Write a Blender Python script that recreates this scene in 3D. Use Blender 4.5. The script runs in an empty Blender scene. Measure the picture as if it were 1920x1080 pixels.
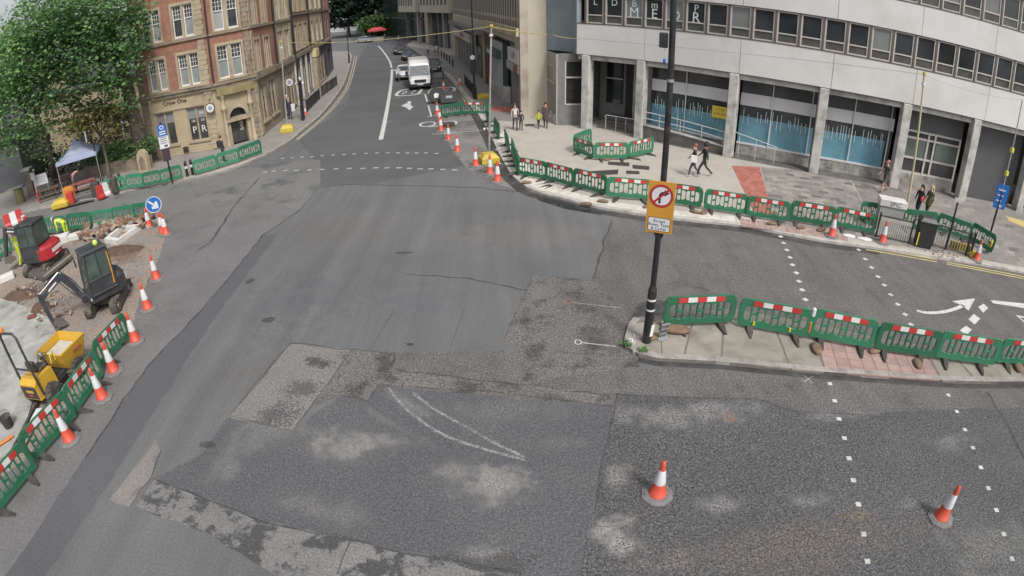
import bpy, bmesh, math, random
from mathutils import Vector, Matrix
R = math.radians
PI = math.pi
random.seed(7)
scn = bpy.context.scene
col = scn.collection

# ---------------------------------------------------------------- camera (wide CCTV lens, equidistant)
CAM_H, PITCH, ROLL, FPX = 8.9, R(28.85), -0.01878, 1090.0
cd = bpy.data.cameras.new('camera')
cam = bpy.data.objects.new('camera', cd)
col.objects.link(cam)
cd.type = 'PANO'
cd.panorama_type = 'FISHEYE_LENS_POLYNOMIAL'
cd.sensor_width, cd.sensor_height, cd.sensor_fit = 36.0, 20.25, 'HORIZONTAL'
cd.fisheye_fov = R(175)
cd.fisheye_polynomial_k0 = 0.0
cd.fisheye_polynomial_k1 = -1.0 / (FPX * 36.0 / 1920.0)
cd.fisheye_polynomial_k2 = cd.fisheye_polynomial_k3 = cd.fisheye_polynomial_k4 = 0.0
cd.clip_start, cd.clip_end = 0.1, 3000.0
_fw = Vector((0, math.cos(PITCH), -math.sin(PITCH)))
_dn = Vector((0, -math.sin(PITCH), -math.cos(PITCH)))
_rt = Vector((1, 0, 0))
_c, _s = math.cos(ROLL), math.sin(ROLL)
_M = Matrix((_c*_rt - _s*_dn, -(_s*_rt + _c*_dn), -_fw)).transposed().to_4x4()
_M.translation = (0, 0, CAM_H)
cam.matrix_world = _M
scn.camera = cam

# ---------------------------------------------------------------- sky, sun, exposure (overcast summer morning)
SUN_EL, SUN_AZ = R(52), R(150)
world = bpy.data.worlds.new('World')
scn.world = world
world.use_nodes = True
_nt = world.node_tree
_bg = _nt.nodes['Background']
_sky = _nt.nodes.new('ShaderNodeTexSky')
_sky.sky_type = 'NISHITA'
_sky.sun_disc = False
_sky.sun_elevation, _sky.sun_rotation = SUN_EL, SUN_AZ
_sky.air_density, _sky.dust_density, _sky.ozone_density = 1.0, 4.0, 1.0
_hs = _nt.nodes.new('ShaderNodeHueSaturation')
_hs.inputs['Saturation'].default_value = 0.30
_nt.links.new(_sky.outputs[0], _hs.inputs['Color'])
_nt.links.new(_hs.outputs[0], _bg.inputs['Color'])
_bg.inputs['Strength'].default_value = 0.105
sd = bpy.data.lights.new('sun', 'SUN')
sd.energy, sd.angle, sd.color = 1.5, R(11), (1.0, 0.97, 0.92)
sun = bpy.data.objects.new('sun', sd)
col.objects.link(sun)
sun.rotation_euler = (PI/2 - SUN_EL, 0, -SUN_AZ + PI)
scn.view_settings.view_transform = 'Standard'
scn.view_settings.look = 'None'
scn.view_settings.exposure = 0.68
scn.view_settings.gamma = 1.0
scn.render.engine = 'CYCLES'
scn.cycles.max_bounces = 5
scn.cycles.diffuse_bounces = 2
scn.cycles.glossy_bounces = 2
scn.cycles.transmission_bounces = 3
scn.cycles.transparent_max_bounces = 6
scn.cycles.use_denoising = True

# ---------------------------------------------------------------- surveying: where a sight line meets the ground or a wall
_cp, _sp = math.cos(PITCH), math.sin(PITCH)
def ray(px, py):
    u, v = px-960.0, py-540.0
    u, v = u*_c + v*_s, -u*_s + v*_c
    r = math.hypot(u, v)
    th = r/FPX
    s = math.sin(th)/max(r, 1e-9)
    dx, dy, dz = u*s, v*s, math.cos(th)
    return dx, dz*_cp - dy*_sp, -dz*_sp - dy*_cp
def G(px, py, z=0.0):
    d = ray(px, py)
    t = (z-CAM_H)/d[2]
    return (d[0]*t, d[1]*t)
def Zat(px, py, x, y):
    d = ray(px, py)
    return CAM_H + d[2]*math.hypot(x, y)/math.hypot(d[0], d[1])

# ---------------------------------------------------------------- materials
MATS = {}
def _new(name):
    m = bpy.data.materials.new(name)
    m.use_nodes = True
    nt = m.node_tree
    return m, nt, nt.nodes['Principled BSDF']
def N(nt, t, **kw):
    n = nt.nodes.new(t)
    for k, v in kw.items():
        setattr(n, k, v)
    return n
def noise(nt, vec, scale, detail=3.0, rough=0.55):
    n = nt.nodes.new('ShaderNodeTexNoise')
    n.inputs['Scale'].default_value = scale
    n.inputs['Detail'].default_value = detail
    n.inputs['Roughness'].default_value = rough
    if vec is not None:
        nt.links.new(vec, n.inputs['Vector'])
    return n.outputs['Fac']
def ramp(nt, fac, stops):
    r = nt.nodes.new('ShaderNodeValToRGB')
    el = r.color_ramp.elements
    while len(el) < len(stops):
        el.new(0.5)
    for e, (p, c) in zip(el, stops):
        e.position = p
        e.color = (c[0], c[1], c[2], 1) if isinstance(c, (tuple, list)) else (c, c, c, 1)
    nt.links.new(fac, r.inputs[0])
    return r.outputs[0]
def mixc(nt, fac, a, b, mode='MIX'):
    m = nt.nodes.new('ShaderNodeMix')
    m.data_type = 'RGBA'
    m.blend_type = mode
    for sock, v in ((m.inputs['Factor'], fac), (m.inputs['A'], a), (m.inputs['B'], b)):
        if isinstance(v, (int, float)):
            sock.default_value = v
        elif isinstance(v, (tuple, list)):
            sock.default_value = (v[0], v[1], v[2], 1)
        else:
            nt.links.new(v, sock)
    # RGBA sockets are the named A/B of the colour kind
    return m.outputs['Result']
def _mix(nt, fac, a, b, mode='MIX'):
    m = nt.nodes.new('ShaderNodeMixRGB')
    m.blend_type = mode
    for sock, v in ((m.inputs[0], fac), (m.inputs[1], a), (m.inputs[2], b)):
        if isinstance(v, (int, float)):
            sock.default_value = v
        elif isinstance(v, (tuple, list)):
            sock.default_value = (v[0], v[1], v[2], 1)
        else:
            nt.links.new(v, sock)
    return m.outputs[0]
def math_(nt, op, a, b=None, c=None, clamp=False):
    m = nt.nodes.new('ShaderNodeMath')
    m.operation = op
    m.use_clamp = clamp
    for i, v in enumerate((a, b, c)):
        if v is None:
            continue
        if isinstance(v, (int, float)):
            m.inputs[i].default_value = v
        else:
            nt.links.new(v, m.inputs[i])
    return m.outputs[0]
def bump(nt, b, fac, strength, dist=0.02):
    n = nt.nodes.new('ShaderNodeBump')
    n.inputs['Strength'].default_value = strength
    n.inputs['Distance'].default_value = dist
    nt.links.new(fac, n.inputs['Height'])
    nt.links.new(n.outputs[0], b.inputs['Normal'])
def wpos(nt):
    return nt.nodes.new('ShaderNodeNewGeometry').outputs['Position']
def ocoord(nt):
    return nt.nodes.new('ShaderNodeTexCoord').outputs['Object']
def mat(name, c, rough=0.6, var=0.12, scale=3.0, metal=0.0, bmp=0.0, bscale=40.0, dirt=None, dirt_amt=0.4, dirt_scale=0.8, spec=0.5, worldspace=True, coat=0.0):
    """plain painted / mineral surface: base colour with mottling, optional dirt stains and fine relief"""
    if name in MATS:
        return MATS[name]
    m, nt, b = _new(name)
    v = wpos(nt) if worldspace else ocoord(nt)
    f = noise(nt, v, scale, 4)
    lo = tuple(max(0, x*(1-var)) for x in c)
    hi = tuple(min(1, x*(1+var)) for x in c)
    cc = ramp(nt, f, [(0.3, lo), (0.7, hi)])
    if dirt is not None:
        g = noise(nt, v, dirt_scale, 6, 0.65)
        k = ramp(nt, g, [(0.48, 0.0), (0.68, dirt_amt)])
        cc = _mix(nt, k, cc, dirt)
    nt.links.new(cc, b.inputs['Base Color'])
    b.inputs['Roughness'].default_value = rough
    b.inputs['Metallic'].default_value = metal
    b.inputs['Specular IOR Level'].default_value = spec
    if coat:
        b.inputs['Coat Weight'].default_value = coat
    if bmp:
        bump(nt, b, noise(nt, v, bscale, 3), bmp)
    MATS[name] = m
    return m
def glass(name, c=(0.02, 0.025, 0.03), rough=0.06, var=0.5, scale=0.6):
    if name in MATS:
        return MATS[name]
    m, nt, b = _new(name)
    f = noise(nt, wpos(nt), scale, 2)
    nt.links.new(ramp(nt, f, [(0.3, tuple(x*(1-var) for x in c)), (0.7, tuple(x*(1+var) for x in c))]), b.inputs['Base Color'])
    b.inputs['Roughness'].default_value = rough
    b.inputs['Specular IOR Level'].default_value = 0.6
    MATS[name] = m
    return m

# ---------------------------------------------------------------- mesh collecting
class MB:
    def __init__(s):
        s.v, s.f, s.mi, s.sm, s.m = [], [], [], [], 0, 
        s.smooth = False
    def add(s, vs, fs, M=None):
        o = len(s.v)
        for p in vs:
            s.v.append(tuple(M @ Vector(p)) if M is not None else tuple(p))
        for f in fs:
            s.f.append(tuple(i+o for i in f))
            s.mi.append(s.m)
            s.sm.append(s.smooth)
        return s
    def box(s, x0, x1, y0, y1, z0, z1, M=None):
        vs = [(x, y, z) for z in (z0, z1) for y in (y0, y1) for x in (x0, x1)]
        return s.add(vs, [(0,2,3,1),(4,5,7,6),(0,1,5,4),(2,6,7,3),(0,4,6,2),(1,3,7,5)], M)
    def bev(s, x0, x1, y0, y1, z0, z1, b=0.02, M=None):
        """box with chamfered edges"""
        xs, ys, zs = (x0, x0+b, x1-b, x1), (y0, y0+b, y1-b, y1), (z0, z0+b, z1-b, z1)
        bm = bmesh.new()
        pts = []
        for i in (0, 3):
            for j in (1, 2):
                for k in (1, 2):
                    pts += [(xs[i], ys[j], zs[k]), (xs[j], ys[i], zs[k]), (xs[j], ys[k], zs[i])]
        for p in pts:
            bm.verts.new(p)
        r = bmesh.ops.convex_hull(bm, input=bm.verts)
        bm.verts.ensure_lookup_table()
        for i, v in enumerate(bm.verts):
            v.index = i
        s.add([v.co[:] for v in bm.verts], [[v.index for v in f.verts] for f in bm.faces], M)
        bm.free()
        return s
    def hull(s, pts, M=None):
        bm = bmesh.new()
        for p in pts:
            bm.verts.new(p)
        r = bmesh.ops.convex_hull(bm, input=bm.verts)
        dead = list(set([e for e in r['geom_interior'] + r['geom_unused'] if isinstance(e, bmesh.types.BMVert)]))
        if dead:
            bmesh.ops.delete(bm, geom=dead, context='VERTS')
        bm.verts.ensure_lookup_table()
        for i, v in enumerate(bm.verts):
            v.index = i
        s.add([v.co[:] for v in bm.verts], [[v.index for v in f.verts] for f in bm.faces], M)
        bm.free()
        return s
    def prism(s, poly, z0, z1, M=None, cap=True):
        n = len(poly)
        a = sum(poly[i][0]*poly[(i+1) % n][1]-poly[(i+1) % n][0]*poly[i][1] for i in range(n))
        if a < 0:
            poly = poly[::-1]
        vs = [(p[0], p[1], z0) for p in poly] + [(p[0], p[1], z1) for p in poly]
        fs = [(i, (i+1) % n, n+(i+1) % n, n+i) for i in range(n)]
        if cap:
            fs += [tuple(range(n-1, -1, -1)), tuple(range(n, 2*n))]
        return s.add(vs, fs, M)
    def sheet(s, poly, z, M=None):
        n = len(poly)
        a = sum(poly[i][0]*poly[(i+1) % n][1]-poly[(i+1) % n][0]*poly[i][1] for i in range(n))
        if a < 0:
            poly = poly[::-1]
        return s.add([(p[0], p[1], z) for p in poly], [tuple(range(n))], M)
    def cyl(s, p0, p1, r0, r1=None, n=10, cap=True):
        r1 = r0 if r1 is None else r1
        p0, p1 = Vector(p0), Vector(p1)
        d = (p1-p0)
        if d.length < 1e-6:
            return s
        d.normalize()
        a = d.orthogonal().normalized()
        b = d.cross(a)
        vs = []
        for p, r in ((p0, r0), (p1, r1)):
            for i in range(n):
                t = 2*PI*i/n
                vs.append(p + a*(r*math.cos(t)) + b*(r*math.sin(t)))
        sm = s.smooth
        s.smooth = True
        s.add(vs, [(i, (i+1) % n, n+(i+1) % n, n+i) for i in range(n)])
        s.smooth = sm
        if cap:
            s.add(vs[:n], [tuple(range(n-1, -1, -1))])
            s.add(vs[n:], [tuple(range(n))])
        return s
    def tube(s, pts, r, n=8):
        pts = [Vector(p) for p in pts]
        rs = r if isinstance(r, (list, tuple)) else [r]*len(pts)
        vs = []
        a = None
        for i, p in enumerate(pts):
            d = (pts[min(i+1, len(pts)-1)] - pts[max(i-1, 0)]).normalized()
            if a is None:
                a = d.orthogonal().normalized()
            else:
                a = (a - d*a.dot(d))
                a = a.normalized() if a.length > 1e-6 else d.orthogonal().normalized()
            b = d.cross(a)
            for k in range(n):
                t = 2*PI*k/n
                vs.append(p + a*(rs[i]*math.cos(t)) + b*(rs[i]*math.sin(t)))
        fs = []
        for i in range(len(pts)-1):
            for k in range(n):
                fs.append((i*n+k, i*n+(k+1) % n, (i+1)*n+(k+1) % n, (i+1)*n+k))
        sm = s.smooth
        s.smooth = True
        s.add(vs, fs)
        s.smooth = sm
        s.add(vs[:n], [tuple(range(n-1, -1, -1))])
        s.add(vs[-n:], [tuple(range(n))])
        return s
    def lathe(s, prof, n=16, M=None, cap=True):
        vs = []
        for r, z in prof:
            for k in range(n):
                t = 2*PI*k/n
                vs.append((r*math.cos(t), r*math.sin(t), z))
        fs = []
        for i in range(len(prof)-1):
            for k in range(n):
                fs.append((i*n+k, i*n+(k+1) % n, (i+1)*n+(k+1) % n, (i+1)*n+k))
        sm = s.smooth
        s.smooth = True
        s.add(vs, fs, M)
        s.smooth = sm
        if cap:
            s.add(vs[:n], [tuple(range(n-1, -1, -1))], M)
            s.add(vs[-n:], [tuple(range(n))], M)
        return s
    def loft(s, secs, cap=True, M=None, closed=True):
        n = len(secs[0])
        vs = [p for q in secs for p in q]
        fs = []
        for i in range(len(secs)-1):
            for k in range(n if closed else n-1):
                fs.append((i*n+k, i*n+(k+1) % n, (i+1)*n+(k+1) % n, (i+1)*n+k))
        s.add(vs, fs, M)
        if cap and closed:
            s.add(secs[0], [tuple(range(n-1, -1, -1))], M)
            s.add(secs[-1], [tuple(range(n))], M)
        return s
    def mesh(s, name, mats):
        me = bpy.data.meshes.new(name)
        me.from_pydata(s.v, [], s.f)
        for m in (mats if isinstance(mats, (list, tuple)) else [mats]):
            me.materials.append(m)
        me.polygons.foreach_set('material_index', s.mi)
        me.polygons.foreach_set('use_smooth', s.sm)
        me.update()
        return me
    def build(s, name, mats, parent=None, loc=None, rz=0.0, fix=False):
        me = s.mesh(name, mats)
        if fix:
            bm = bmesh.new()
            bm.from_mesh(me)
            bmesh.ops.recalc_face_normals(bm, faces=bm.faces)
            bm.to_mesh(me)
            bm.free()
        return link(name, me, parent, loc, rz)
def link(name, me, parent=None, loc=None, rz=0.0):
    o = bpy.data.objects.new(name, me)
    col.objects.link(o)
    if parent is not None:
        o.parent = parent
    if loc is not None:
        o.location = loc
    if rz:
        o.rotation_euler = (0, 0, rz)
    return o
def tag(o, label, cat=None, group=None, kind=None):
    o['label'] = label
    if cat:
        o['category'] = cat
    if group:
        o['group'] = group
    if kind:
        o['kind'] = kind
    return o
def structure(o, label=None):
    o['kind'] = 'structure'
    if label:
        o['label'] = label
    return o
def empty(name, loc=(0, 0, 0), rz=0.0, label=None, cat=None, group=None):
    o = bpy.data.objects.new(name, None)
    col.objects.link(o)
    o.location = loc if len(loc) == 3 else (loc[0], loc[1], 0)
    o.rotation_euler = (0, 0, rz)
    if label:
        tag(o, label, cat, group)
    return o
KIDS = {}
def copy_tree(o, parent=None):
    c = o.copy()
    col.objects.link(c)
    c.parent = parent
    kids = KIDS.get(o.name)
    if kids is None:
        kids = KIDS[o.name] = [k for k in bpy.data.objects if k.parent == o]
    for k in kids:
        copy_tree(k, c)
    return c
def smooth_path(pts, n=6):
    """Catmull-Rom through 2-D or 3-D points"""
    P = [Vector(p) for p in pts]
    out = []
    for i in range(len(P)-1):
        p0, p1, p2, p3 = P[max(i-1, 0)], P[i], P[i+1], P[min(i+2, len(P)-1)]
        for k in range(n):
            t = k/n
            out.append(0.5*((2*p1) + (p2-p0)*t + (2*p0-5*p1+4*p2-p3)*t*t + (3*p1-p0-3*p2+p3)*t**3))
    out.append(P[-1])
    return out
def offset_path(pts, d):
    out = []
    for i, p in enumerate(pts):
        a, b = pts[max(i-1, 0)], pts[min(i+1, len(pts)-1)]
        t = Vector((b[0]-a[0], b[1]-a[1])).normalized()
        out.append((p[0]-t.y*d, p[1]+t.x*d))
    return out
def flat_curve(name, outer, holes, ext, bevel=0.0):
    """plate with holes from 2-D outlines, thickness 2*ext, in the XY plane"""
    cu = bpy.data.curves.new(name, 'CURVE')
    cu.dimensions = '2D'
    cu.fill_mode = 'BOTH'
    cu.extrude = ext
    cu.bevel_depth = bevel
    cu.bevel_resolution = 0
    for ring in [outer] + holes:
        sp = cu.splines.new('POLY')
        sp.points.add(len(ring)-1)
        for q, p in zip(sp.points, ring):
            q.co = (p[0], p[1], 0, 1)
        sp.use_cyclic_u = True
    ob = bpy.data.objects.new(name, cu)
    me = bpy.data.meshes.new_from_object(ob)
    bpy.data.objects.remove(ob)
    bpy.data.curves.remove(cu)
    return me
def rrect(x0, x1, y0, y1, r, n=4, rs=None):
    rs = rs or (r, r, r, r)
    out = []
    for (cx, cy, a0, q) in ((x1-rs[0], y0+rs[0], -90, rs[0]), (x1-rs[1], y1-rs[1], 0, rs[1]), (x0+rs[2], y1-rs[2], 90, rs[2]), (x0+rs[3], y0+rs[3], 180, rs[3])):
        if q <= 1e-4:
            out.append((cx, cy))
            continue
        for k in range(n+1):
            t = R(a0 + 90*k/n)
            out.append((cx+q*math.cos(t), cy+q*math.sin(t)))
    return out
def text_mesh(txt, size, ext=0.003):
    cu = bpy.data.curves.new('lettering', 'FONT')
    cu.body = txt
    cu.size = size
    cu.extrude = ext
    cu.align_x, cu.align_y = 'CENTER', 'CENTER'
    cu.resolution_u = 2
    ob = bpy.data.objects.new('lettering', cu)
    me = bpy.data.meshes.new_from_object(ob)
    bpy.data.objects.remove(ob)
    bpy.data.curves.remove(cu)
    return me
def frame_M(o, x, y):
    """matrix with origin o, x axis x, y axis y"""
    x = Vector(x).normalized()
    y = Vector(y)
    y = (y - x*y.dot(x)).normalized()
    z = x.cross(y)
    M = Matrix((x, y, z)).transposed().to_4x4()
    M.translation = Vector(o)
    return M
def put(o, M):
    o.matrix_local = M
    return o
class Fac:
    """a vertical wall plane: u along it from a to b, z up, n outwards (towards the right of a->b)"""
    def __init__(s, a, b):
        s.a = Vector((a[0], a[1]))
        s.t = (Vector((b[0], b[1])) - s.a)
        s.L = s.t.length
        s.t.normalize()
        s.n = Vector((s.t.y, -s.t.x))
    def p(s, u, z, n=0.0):
        q = s.a + s.t*u + s.n*n
        return (q.x, q.y, z)
    def hit(s, px, py):
        d = ray(px, py)
        # a + t*u = k*d
        den = s.t.x*d[1] - s.t.y*d[0]
        u = (s.a.y*d[0] - s.a.x*d[1])/den
        q = s.a + s.t*u
        k = math.hypot(q.x, q.y)/math.hypot(d[0], d[1])
        return u, CAM_H + d[2]*k
    def box(s, mb, u0, u1, z0, z1, n0, n1):
        vs = [s.p(u, z, n) for z in (z0, z1) for n in (n1, n0) for u in (u0, u1)]
        return mb.add(vs, [(0,2,3,1),(4,5,7,6),(0,1,5,4),(2,6,7,3),(0,4,6,2),(1,3,7,5)])
    def M(s, u, z, n=0.0):
        return frame_M(s.p(u, z, n), (s.t.x, s.t.y, 0), (0, 0, 1))
    def wall(s, mb, u0, u1, z0, z1, ops, depth=0.25):
        us = sorted(set([u0, u1] + [v for o in ops for v in (o[0], o[1]) if u0 < v < u1]))
        zs = sorted(set([z0, z1] + [v for o in ops for v in (o[2], o[3]) if z0 < v < z1]))
        for i in range(len(us)-1):
            for j in range(len(zs)-1):
                uc, zc = (us[i]+us[i+1])/2, (zs[j]+zs[j+1])/2
                if any(o[0] < uc < o[1] and o[2] < zc < o[3] for o in ops):
                    continue
                mb.add([s.p(us[i], zs[j]), s.p(us[i+1], zs[j]), s.p(us[i+1], zs[j+1]), s.p(us[i], zs[j+1])], [(0, 1, 2, 3)])
        for (a, b, c, d) in [o[:4] for o in ops]:
            for q in (((a, c), (a, d)), ((b, d), (b, c)), ((a, d), (b, d)), ((b, c), (a, c))):
                (ua, za), (ub, zb) = q
                mb.add([s.p(ua, za), s.p(ub, zb), s.p(ub, zb, -depth), s.p(ua, za, -depth)], [(0, 1, 2, 3)])

# ================================================================ ground, roads, pavements
def asphalt(name, base, speck=0.25, sscale=30.0, blotch=None, bl_amt=0.5, bl_scale=0.9, bl_lo=0.5, bl_hi=0.62, rough=0.85, blobs=(), tint_scale=0.25, wet=0.0, streak=0.0):
    """asphalt: aggregate speckle, broad tonal drift, blotches, and stains given as (x, y, rx, ry, angle, colour, strength)"""
    m, nt, b = _new(name)
    v = wpos(nt)
    f = noise(nt, v, tint_scale, 3)
    c = ramp(nt, f, [(0.3, tuple(x*0.9 for x in base)), (0.7, tuple(x*1.1 for x in base))])
    sp = noise(nt, v, sscale, 2, 0.7)
    sp2 = noise(nt, v, sscale*0.55, 2, 0.6)
    s = math_(nt, 'ADD', math_(nt, 'MULTIPLY', sp, 0.65), math_(nt, 'MULTIPLY', sp2, 0.35))
    warp = noise(nt, v, 1.4, 8, 0.74)
    fine = noise(nt, v, 9.0, 3, 0.7)
    if blotch is not None:
        g = noise(nt, v, bl_scale, 7, 0.68)
        c = _mix(nt, ramp(nt, g, [(bl_lo, 0.0), (bl_hi, bl_amt)]), c, blotch)
    for (x, y, rx, ry, an, cc, st) in blobs:
        mp = nt.nodes.new('ShaderNodeMapping')
        mp.vector_type = 'TEXTURE'
        mp.inputs['Location'].default_value = (x, y, 0)
        mp.inputs['Rotation'].default_value = (0, 0, an)
        mp.inputs['Scale'].default_value = (rx, ry, 1000)
        nt.links.new(v, mp.inputs['Vector'])
        ln = nt.nodes.new('ShaderNodeVectorMath')
        ln.operation = 'LENGTH'
        nt.links.new(mp.outputs[0], ln.inputs[0])
        d = math_(nt, 'ADD', ln.outputs['Value'], math_(nt, 'ADD', math_(nt, 'MULTIPLY', math_(nt, 'SUBTRACT', warp, 0.5), 4.4), math_(nt, 'MULTIPLY', math_(nt, 'SUBTRACT', s, 0.5), 4.2)))
        k = ramp(nt, d, [(0.58, st*.9), (0.86, 0.0)])
        c = _mix(nt, k, c, cc)
    lo = ramp(nt, s, [(0.38, 1.0-speck*.9), (0.5, 1.0), (0.68, 1.0+speck*2.2)])
    if streak:
        mp = nt.nodes.new('ShaderNodeMapping')
        mp.inputs['Rotation'].default_value = (0, 0, streak)
        mp.inputs['Scale'].default_value = (1.5, .10, 1)
        nt.links.new(v, mp.inputs['Vector'])
        c = _mix(nt, 1.0, c, ramp(nt, noise(nt, mp.outputs[0], 1.0, 4, .6), [(0.3, .86), (0.7, 1.12)]), 'MULTIPLY')
    c = _mix(nt, 1.0, c, lo, 'MULTIPLY')
    nt.links.new(c, b.inputs['Base Color'])
    if wet:
        nt.links.new(ramp(nt, noise(nt, v, 0.7, 4), [(0.42, rough-wet), (0.6, rough)]), b.inputs['Roughness'])
    else:
        b.inputs['Roughness'].default_value = rough
    b.inputs['Specular IOR Level'].default_value = 0.35
    bump(nt, b, s, 0.5, 0.012)
    return m
def gp(pts, z=0.0):
    return [G(p[0], p[1], z) for p in pts]
def blob(px, py, rx, ry, c, st, an=0.0):
    """a stain seen at a place, rx across and ry deep in metres"""
    g = G(px, py)
    return (g[0], g[1], rx, ry, an, c, st)

A_BASE = (0.122, 0.122, 0.126)
M_road = asphalt('asphalt smooth', A_BASE, 0.2, 32, None, streak=-.25, blobs=[
    blob(640, 430, 3.2, 2.4, (0.125, 0.118, 0.112), 0.7),
    blob(980, 440, 3.5, 1.5, (0.150, 0.138, 0.130), 0.8),
    blob(560, 560, 2.6, 2.4, (0.102, 0.102, 0.108), 0.9),
    blob(780, 560, 1.8, 1.6, (0.105, 0.105, 0.112), 0.7),
    blob(470, 700, 1.2, 2.2, (0.112, 0.110, 0.106), 0.8, -0.5),
    blob(560, 330, 4, 3, (0.115, 0.116, 0.114), 0.8),
    blob(720, 200, 5, 16, (0.100, 0.102, 0.106), 0.85)])
big = [(-400, -60), (400, -60), (400, 900), (-400, 900)]
road = MB().sheet(big, 0.0).build('road', M_road)
structure(road, 'grey asphalt road junction with patched surface')

DARK = (0.040, 0.040, 0.043)
M_crack = mat('crack filler', (0.052, 0.051, 0.052), 0.9, 0.35, 5, dirt=(.1, .1, .1), dirt_amt=.7, dirt_scale=4)
M_right = asphalt('asphalt aggregate', (0.116, 0.109, 0.106), 0.5, 30, streak=1.3, blotch=(0.066, 0.064, 0.062), bl_amt=0.6, bl_scale=0.9, bl_lo=0.52, bl_hi=0.68, tint_scale=0.4)
M_brown = asphalt('asphalt brown worn', (0.128, 0.119, 0.113), 0.5, 24, (0.050, 0.049, 0.048), 0.85, 1.1, 0.50, 0.62, tint_scale=0.5)
LGT = (0.215, 0.208, 0.196)
M_wet = asphalt('asphalt dark smooth', (0.091, 0.091, 0.096), 0.40, 30, (0.115, 0.114, 0.114), 0.6, 0.7, 0.5, 0.75, rough=0.7, wet=0.15, blobs=[
    blob(640, 835, 0.95, 0.55, LGT, 0.85), blob(735, 828, 0.5, 0.3, LGT, 0.6), blob(930, 910, 0.75, 0.55, LGT, 0.95), blob(860, 885, 0.6, 0.4, LGT, 0.6),
    blob(500, 800, 1.0, 0.8, (0.150, 0.148, 0.146), 0.8), blob(420, 870, 0.5, 0.7, (0.150, 0.148, 0.144), 0.8),
    blob(600, 955, 1.1, 0.4, (0.145, 0.142, 0.136), 0.7, -0.2), blob(900, 1040, 0.5, 0.25, LGT, 0.6), blob(860, 1060, 1.6, 0.3, (0.06, 0.058, 0.057), 0.8),
    blob(950, 770, 1.5, 0.45, (0.125, 0.124, 0.124), 0.7), blob(1050, 830, 0.6, 0.3, (0.12, 0.12, 0.12), 0.6), blob(765, 757, .75, .22, (0.165, 0.162, 0.155), .8, -.75), blob(745, 800, 1.0, 0.12, (0.135, 0.134, 0.130), 0.8, -0.6)])
M_low = asphalt('asphalt wet aggregate', (0.077, 0.076, 0.079), 0.8, 30, (0.105, 0.104, 0.102), 0.6, 0.8, 0.55, 0.7, rough=0.75, wet=0.2, blobs=[
    blob(1300, 775, 2.3, 0.5, (0.160, 0.157, 0.152), 0.95), blob(1600, 775, 1.7, 0.25, (0.145, 0.145, 0.143), 0.8), blob(1790, 830, 0.9, 0.4, (0.140, 0.138, 0.138), 0.8),
    blob(1160, 893, 0.33, 0.45, (0.165, 0.155, 0.146), 0.95), blob(1155, 1005, 0.5, 0.55, (0.225, 0.215, 0.200), 0.98), blob(1020, 1045, 0.5, 0.3, (0.2, 0.19, 0.18), 0.8),
    blob(1350, 950, 0.7, 0.3, (0.165, 0.162, 0.158), 0.85), blob(1520, 940, 0.6, 0.22, (0.155, 0.154, 0.152), 0.8), blob(1705, 945, 0.4, 0.2, (0.15, 0.148, 0.146), 0.7),
    blob(1500, 1025, 3.2, 0.75, (0.105, 0.092, 0.082), 0.9), blob(1600, 968, 0.7, 0.14, (0.14, 0.108, 0.070), 0.7), blob(1250, 1060, 0.8, 0.3, (0.125, 0.112, 0.102), 0.6),
    blob(1850, 1030, 1.4, 1.0, (0.115, 0.113, 0.108), 0.9)])
M_patchD = asphalt('asphalt light patch', (0.165, 0.156, 0.148), 0.3, 26, (0.062, 0.058, 0.055), 0.0, blobs=[
    blob(605, 680, 0.55, 0.25, (0.060, 0.053, 0.049), 0.95), blob(560, 730, 0.55, 0.4, (0.075, 0.073, 0.073), 0.9, 0.5), blob(530, 775, 0.75, 0.55, (0.075, 0.075, 0.077), 0.95, 0.6), blob(640, 668, 0.3, 0.2, (0.07, 0.068, 0.066), 0.8)])
M_bl = asphalt('asphalt mottled', (0.165, 0.162, 0.158), 0.3, 30, (0.058, 0.058, 0.062), 0.95, 1.25, 0.49, 0.545, tint_scale=0.6)
M_rough = asphalt('milled asphalt', (0.142, 0.140, 0.139), 0.22, 26, (0.098, 0.096, 0.096), 0.6, 0.7, 0.5, 0.68, tint_scale=0.5)
M_lane = asphalt('asphalt dark band', (0.092, 0.092, 0.098), 0.2, 30)
M_leftroad = asphalt('asphalt grey worn', (0.150, 0.149, 0.146), 0.3, 24, (0.078, 0.080, 0.082), 0.85, 0.45, 0.52, 0.63, tint_scale=0.3)
M_pink = asphalt('asphalt pinkish patch', (0.185, 0.172, 0.164), 0.3, 40, (0.12, 0.115, 0.112), 0.5, 1.4, 0.5, 0.6)
M_far = asphalt('asphalt street', (0.098, 0.100, 0.104), 0.1, 30, (0.078, 0.080, 0.083), 0.6, 0.12, 0.5, 0.6)
M_work = asphalt('disturbed ground', (0.245, 0.195, 0.160), 0.35, 18, (0.205, 0.190, 0.178), 0.95, 0.55, 0.46, 0.56, tint_scale=0.35, blobs=[
    blob(235, 480, 1.2, 1.0, (0.135, 0.080, 0.055), 0.8), blob(160, 445, 1.6, 0.7, (0.16, 0.10, 0.070), 0.8), blob(60, 545, 1.3, 0.8, (0.085, 0.068, 0.058), 0.85), blob(115, 570, 0.9, 0.8, (0.12, 0.10, 0.09), 0.8)])
M_workR = asphalt('excavated lane', (0.190, 0.180, 0.172), 0.35, 16, (0.110, 0.100, 0.094), 0.8, 0.5, 0.5, 0.62, tint_scale=0.35, blobs=[blob(845, 235, 2.0, 2.0, (0.09, 0.083, 0.08), 0.8), blob(915, 320, 1.0, 0.9, (0.05, 0.047, 0.045), 0.9)])
M_gut = mat('wet gutter', (.048, .047, .047), .45, .3, 2, dirt=(.11, .105, .10), dirt_amt=.8, dirt_scale=1.6)
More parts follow.
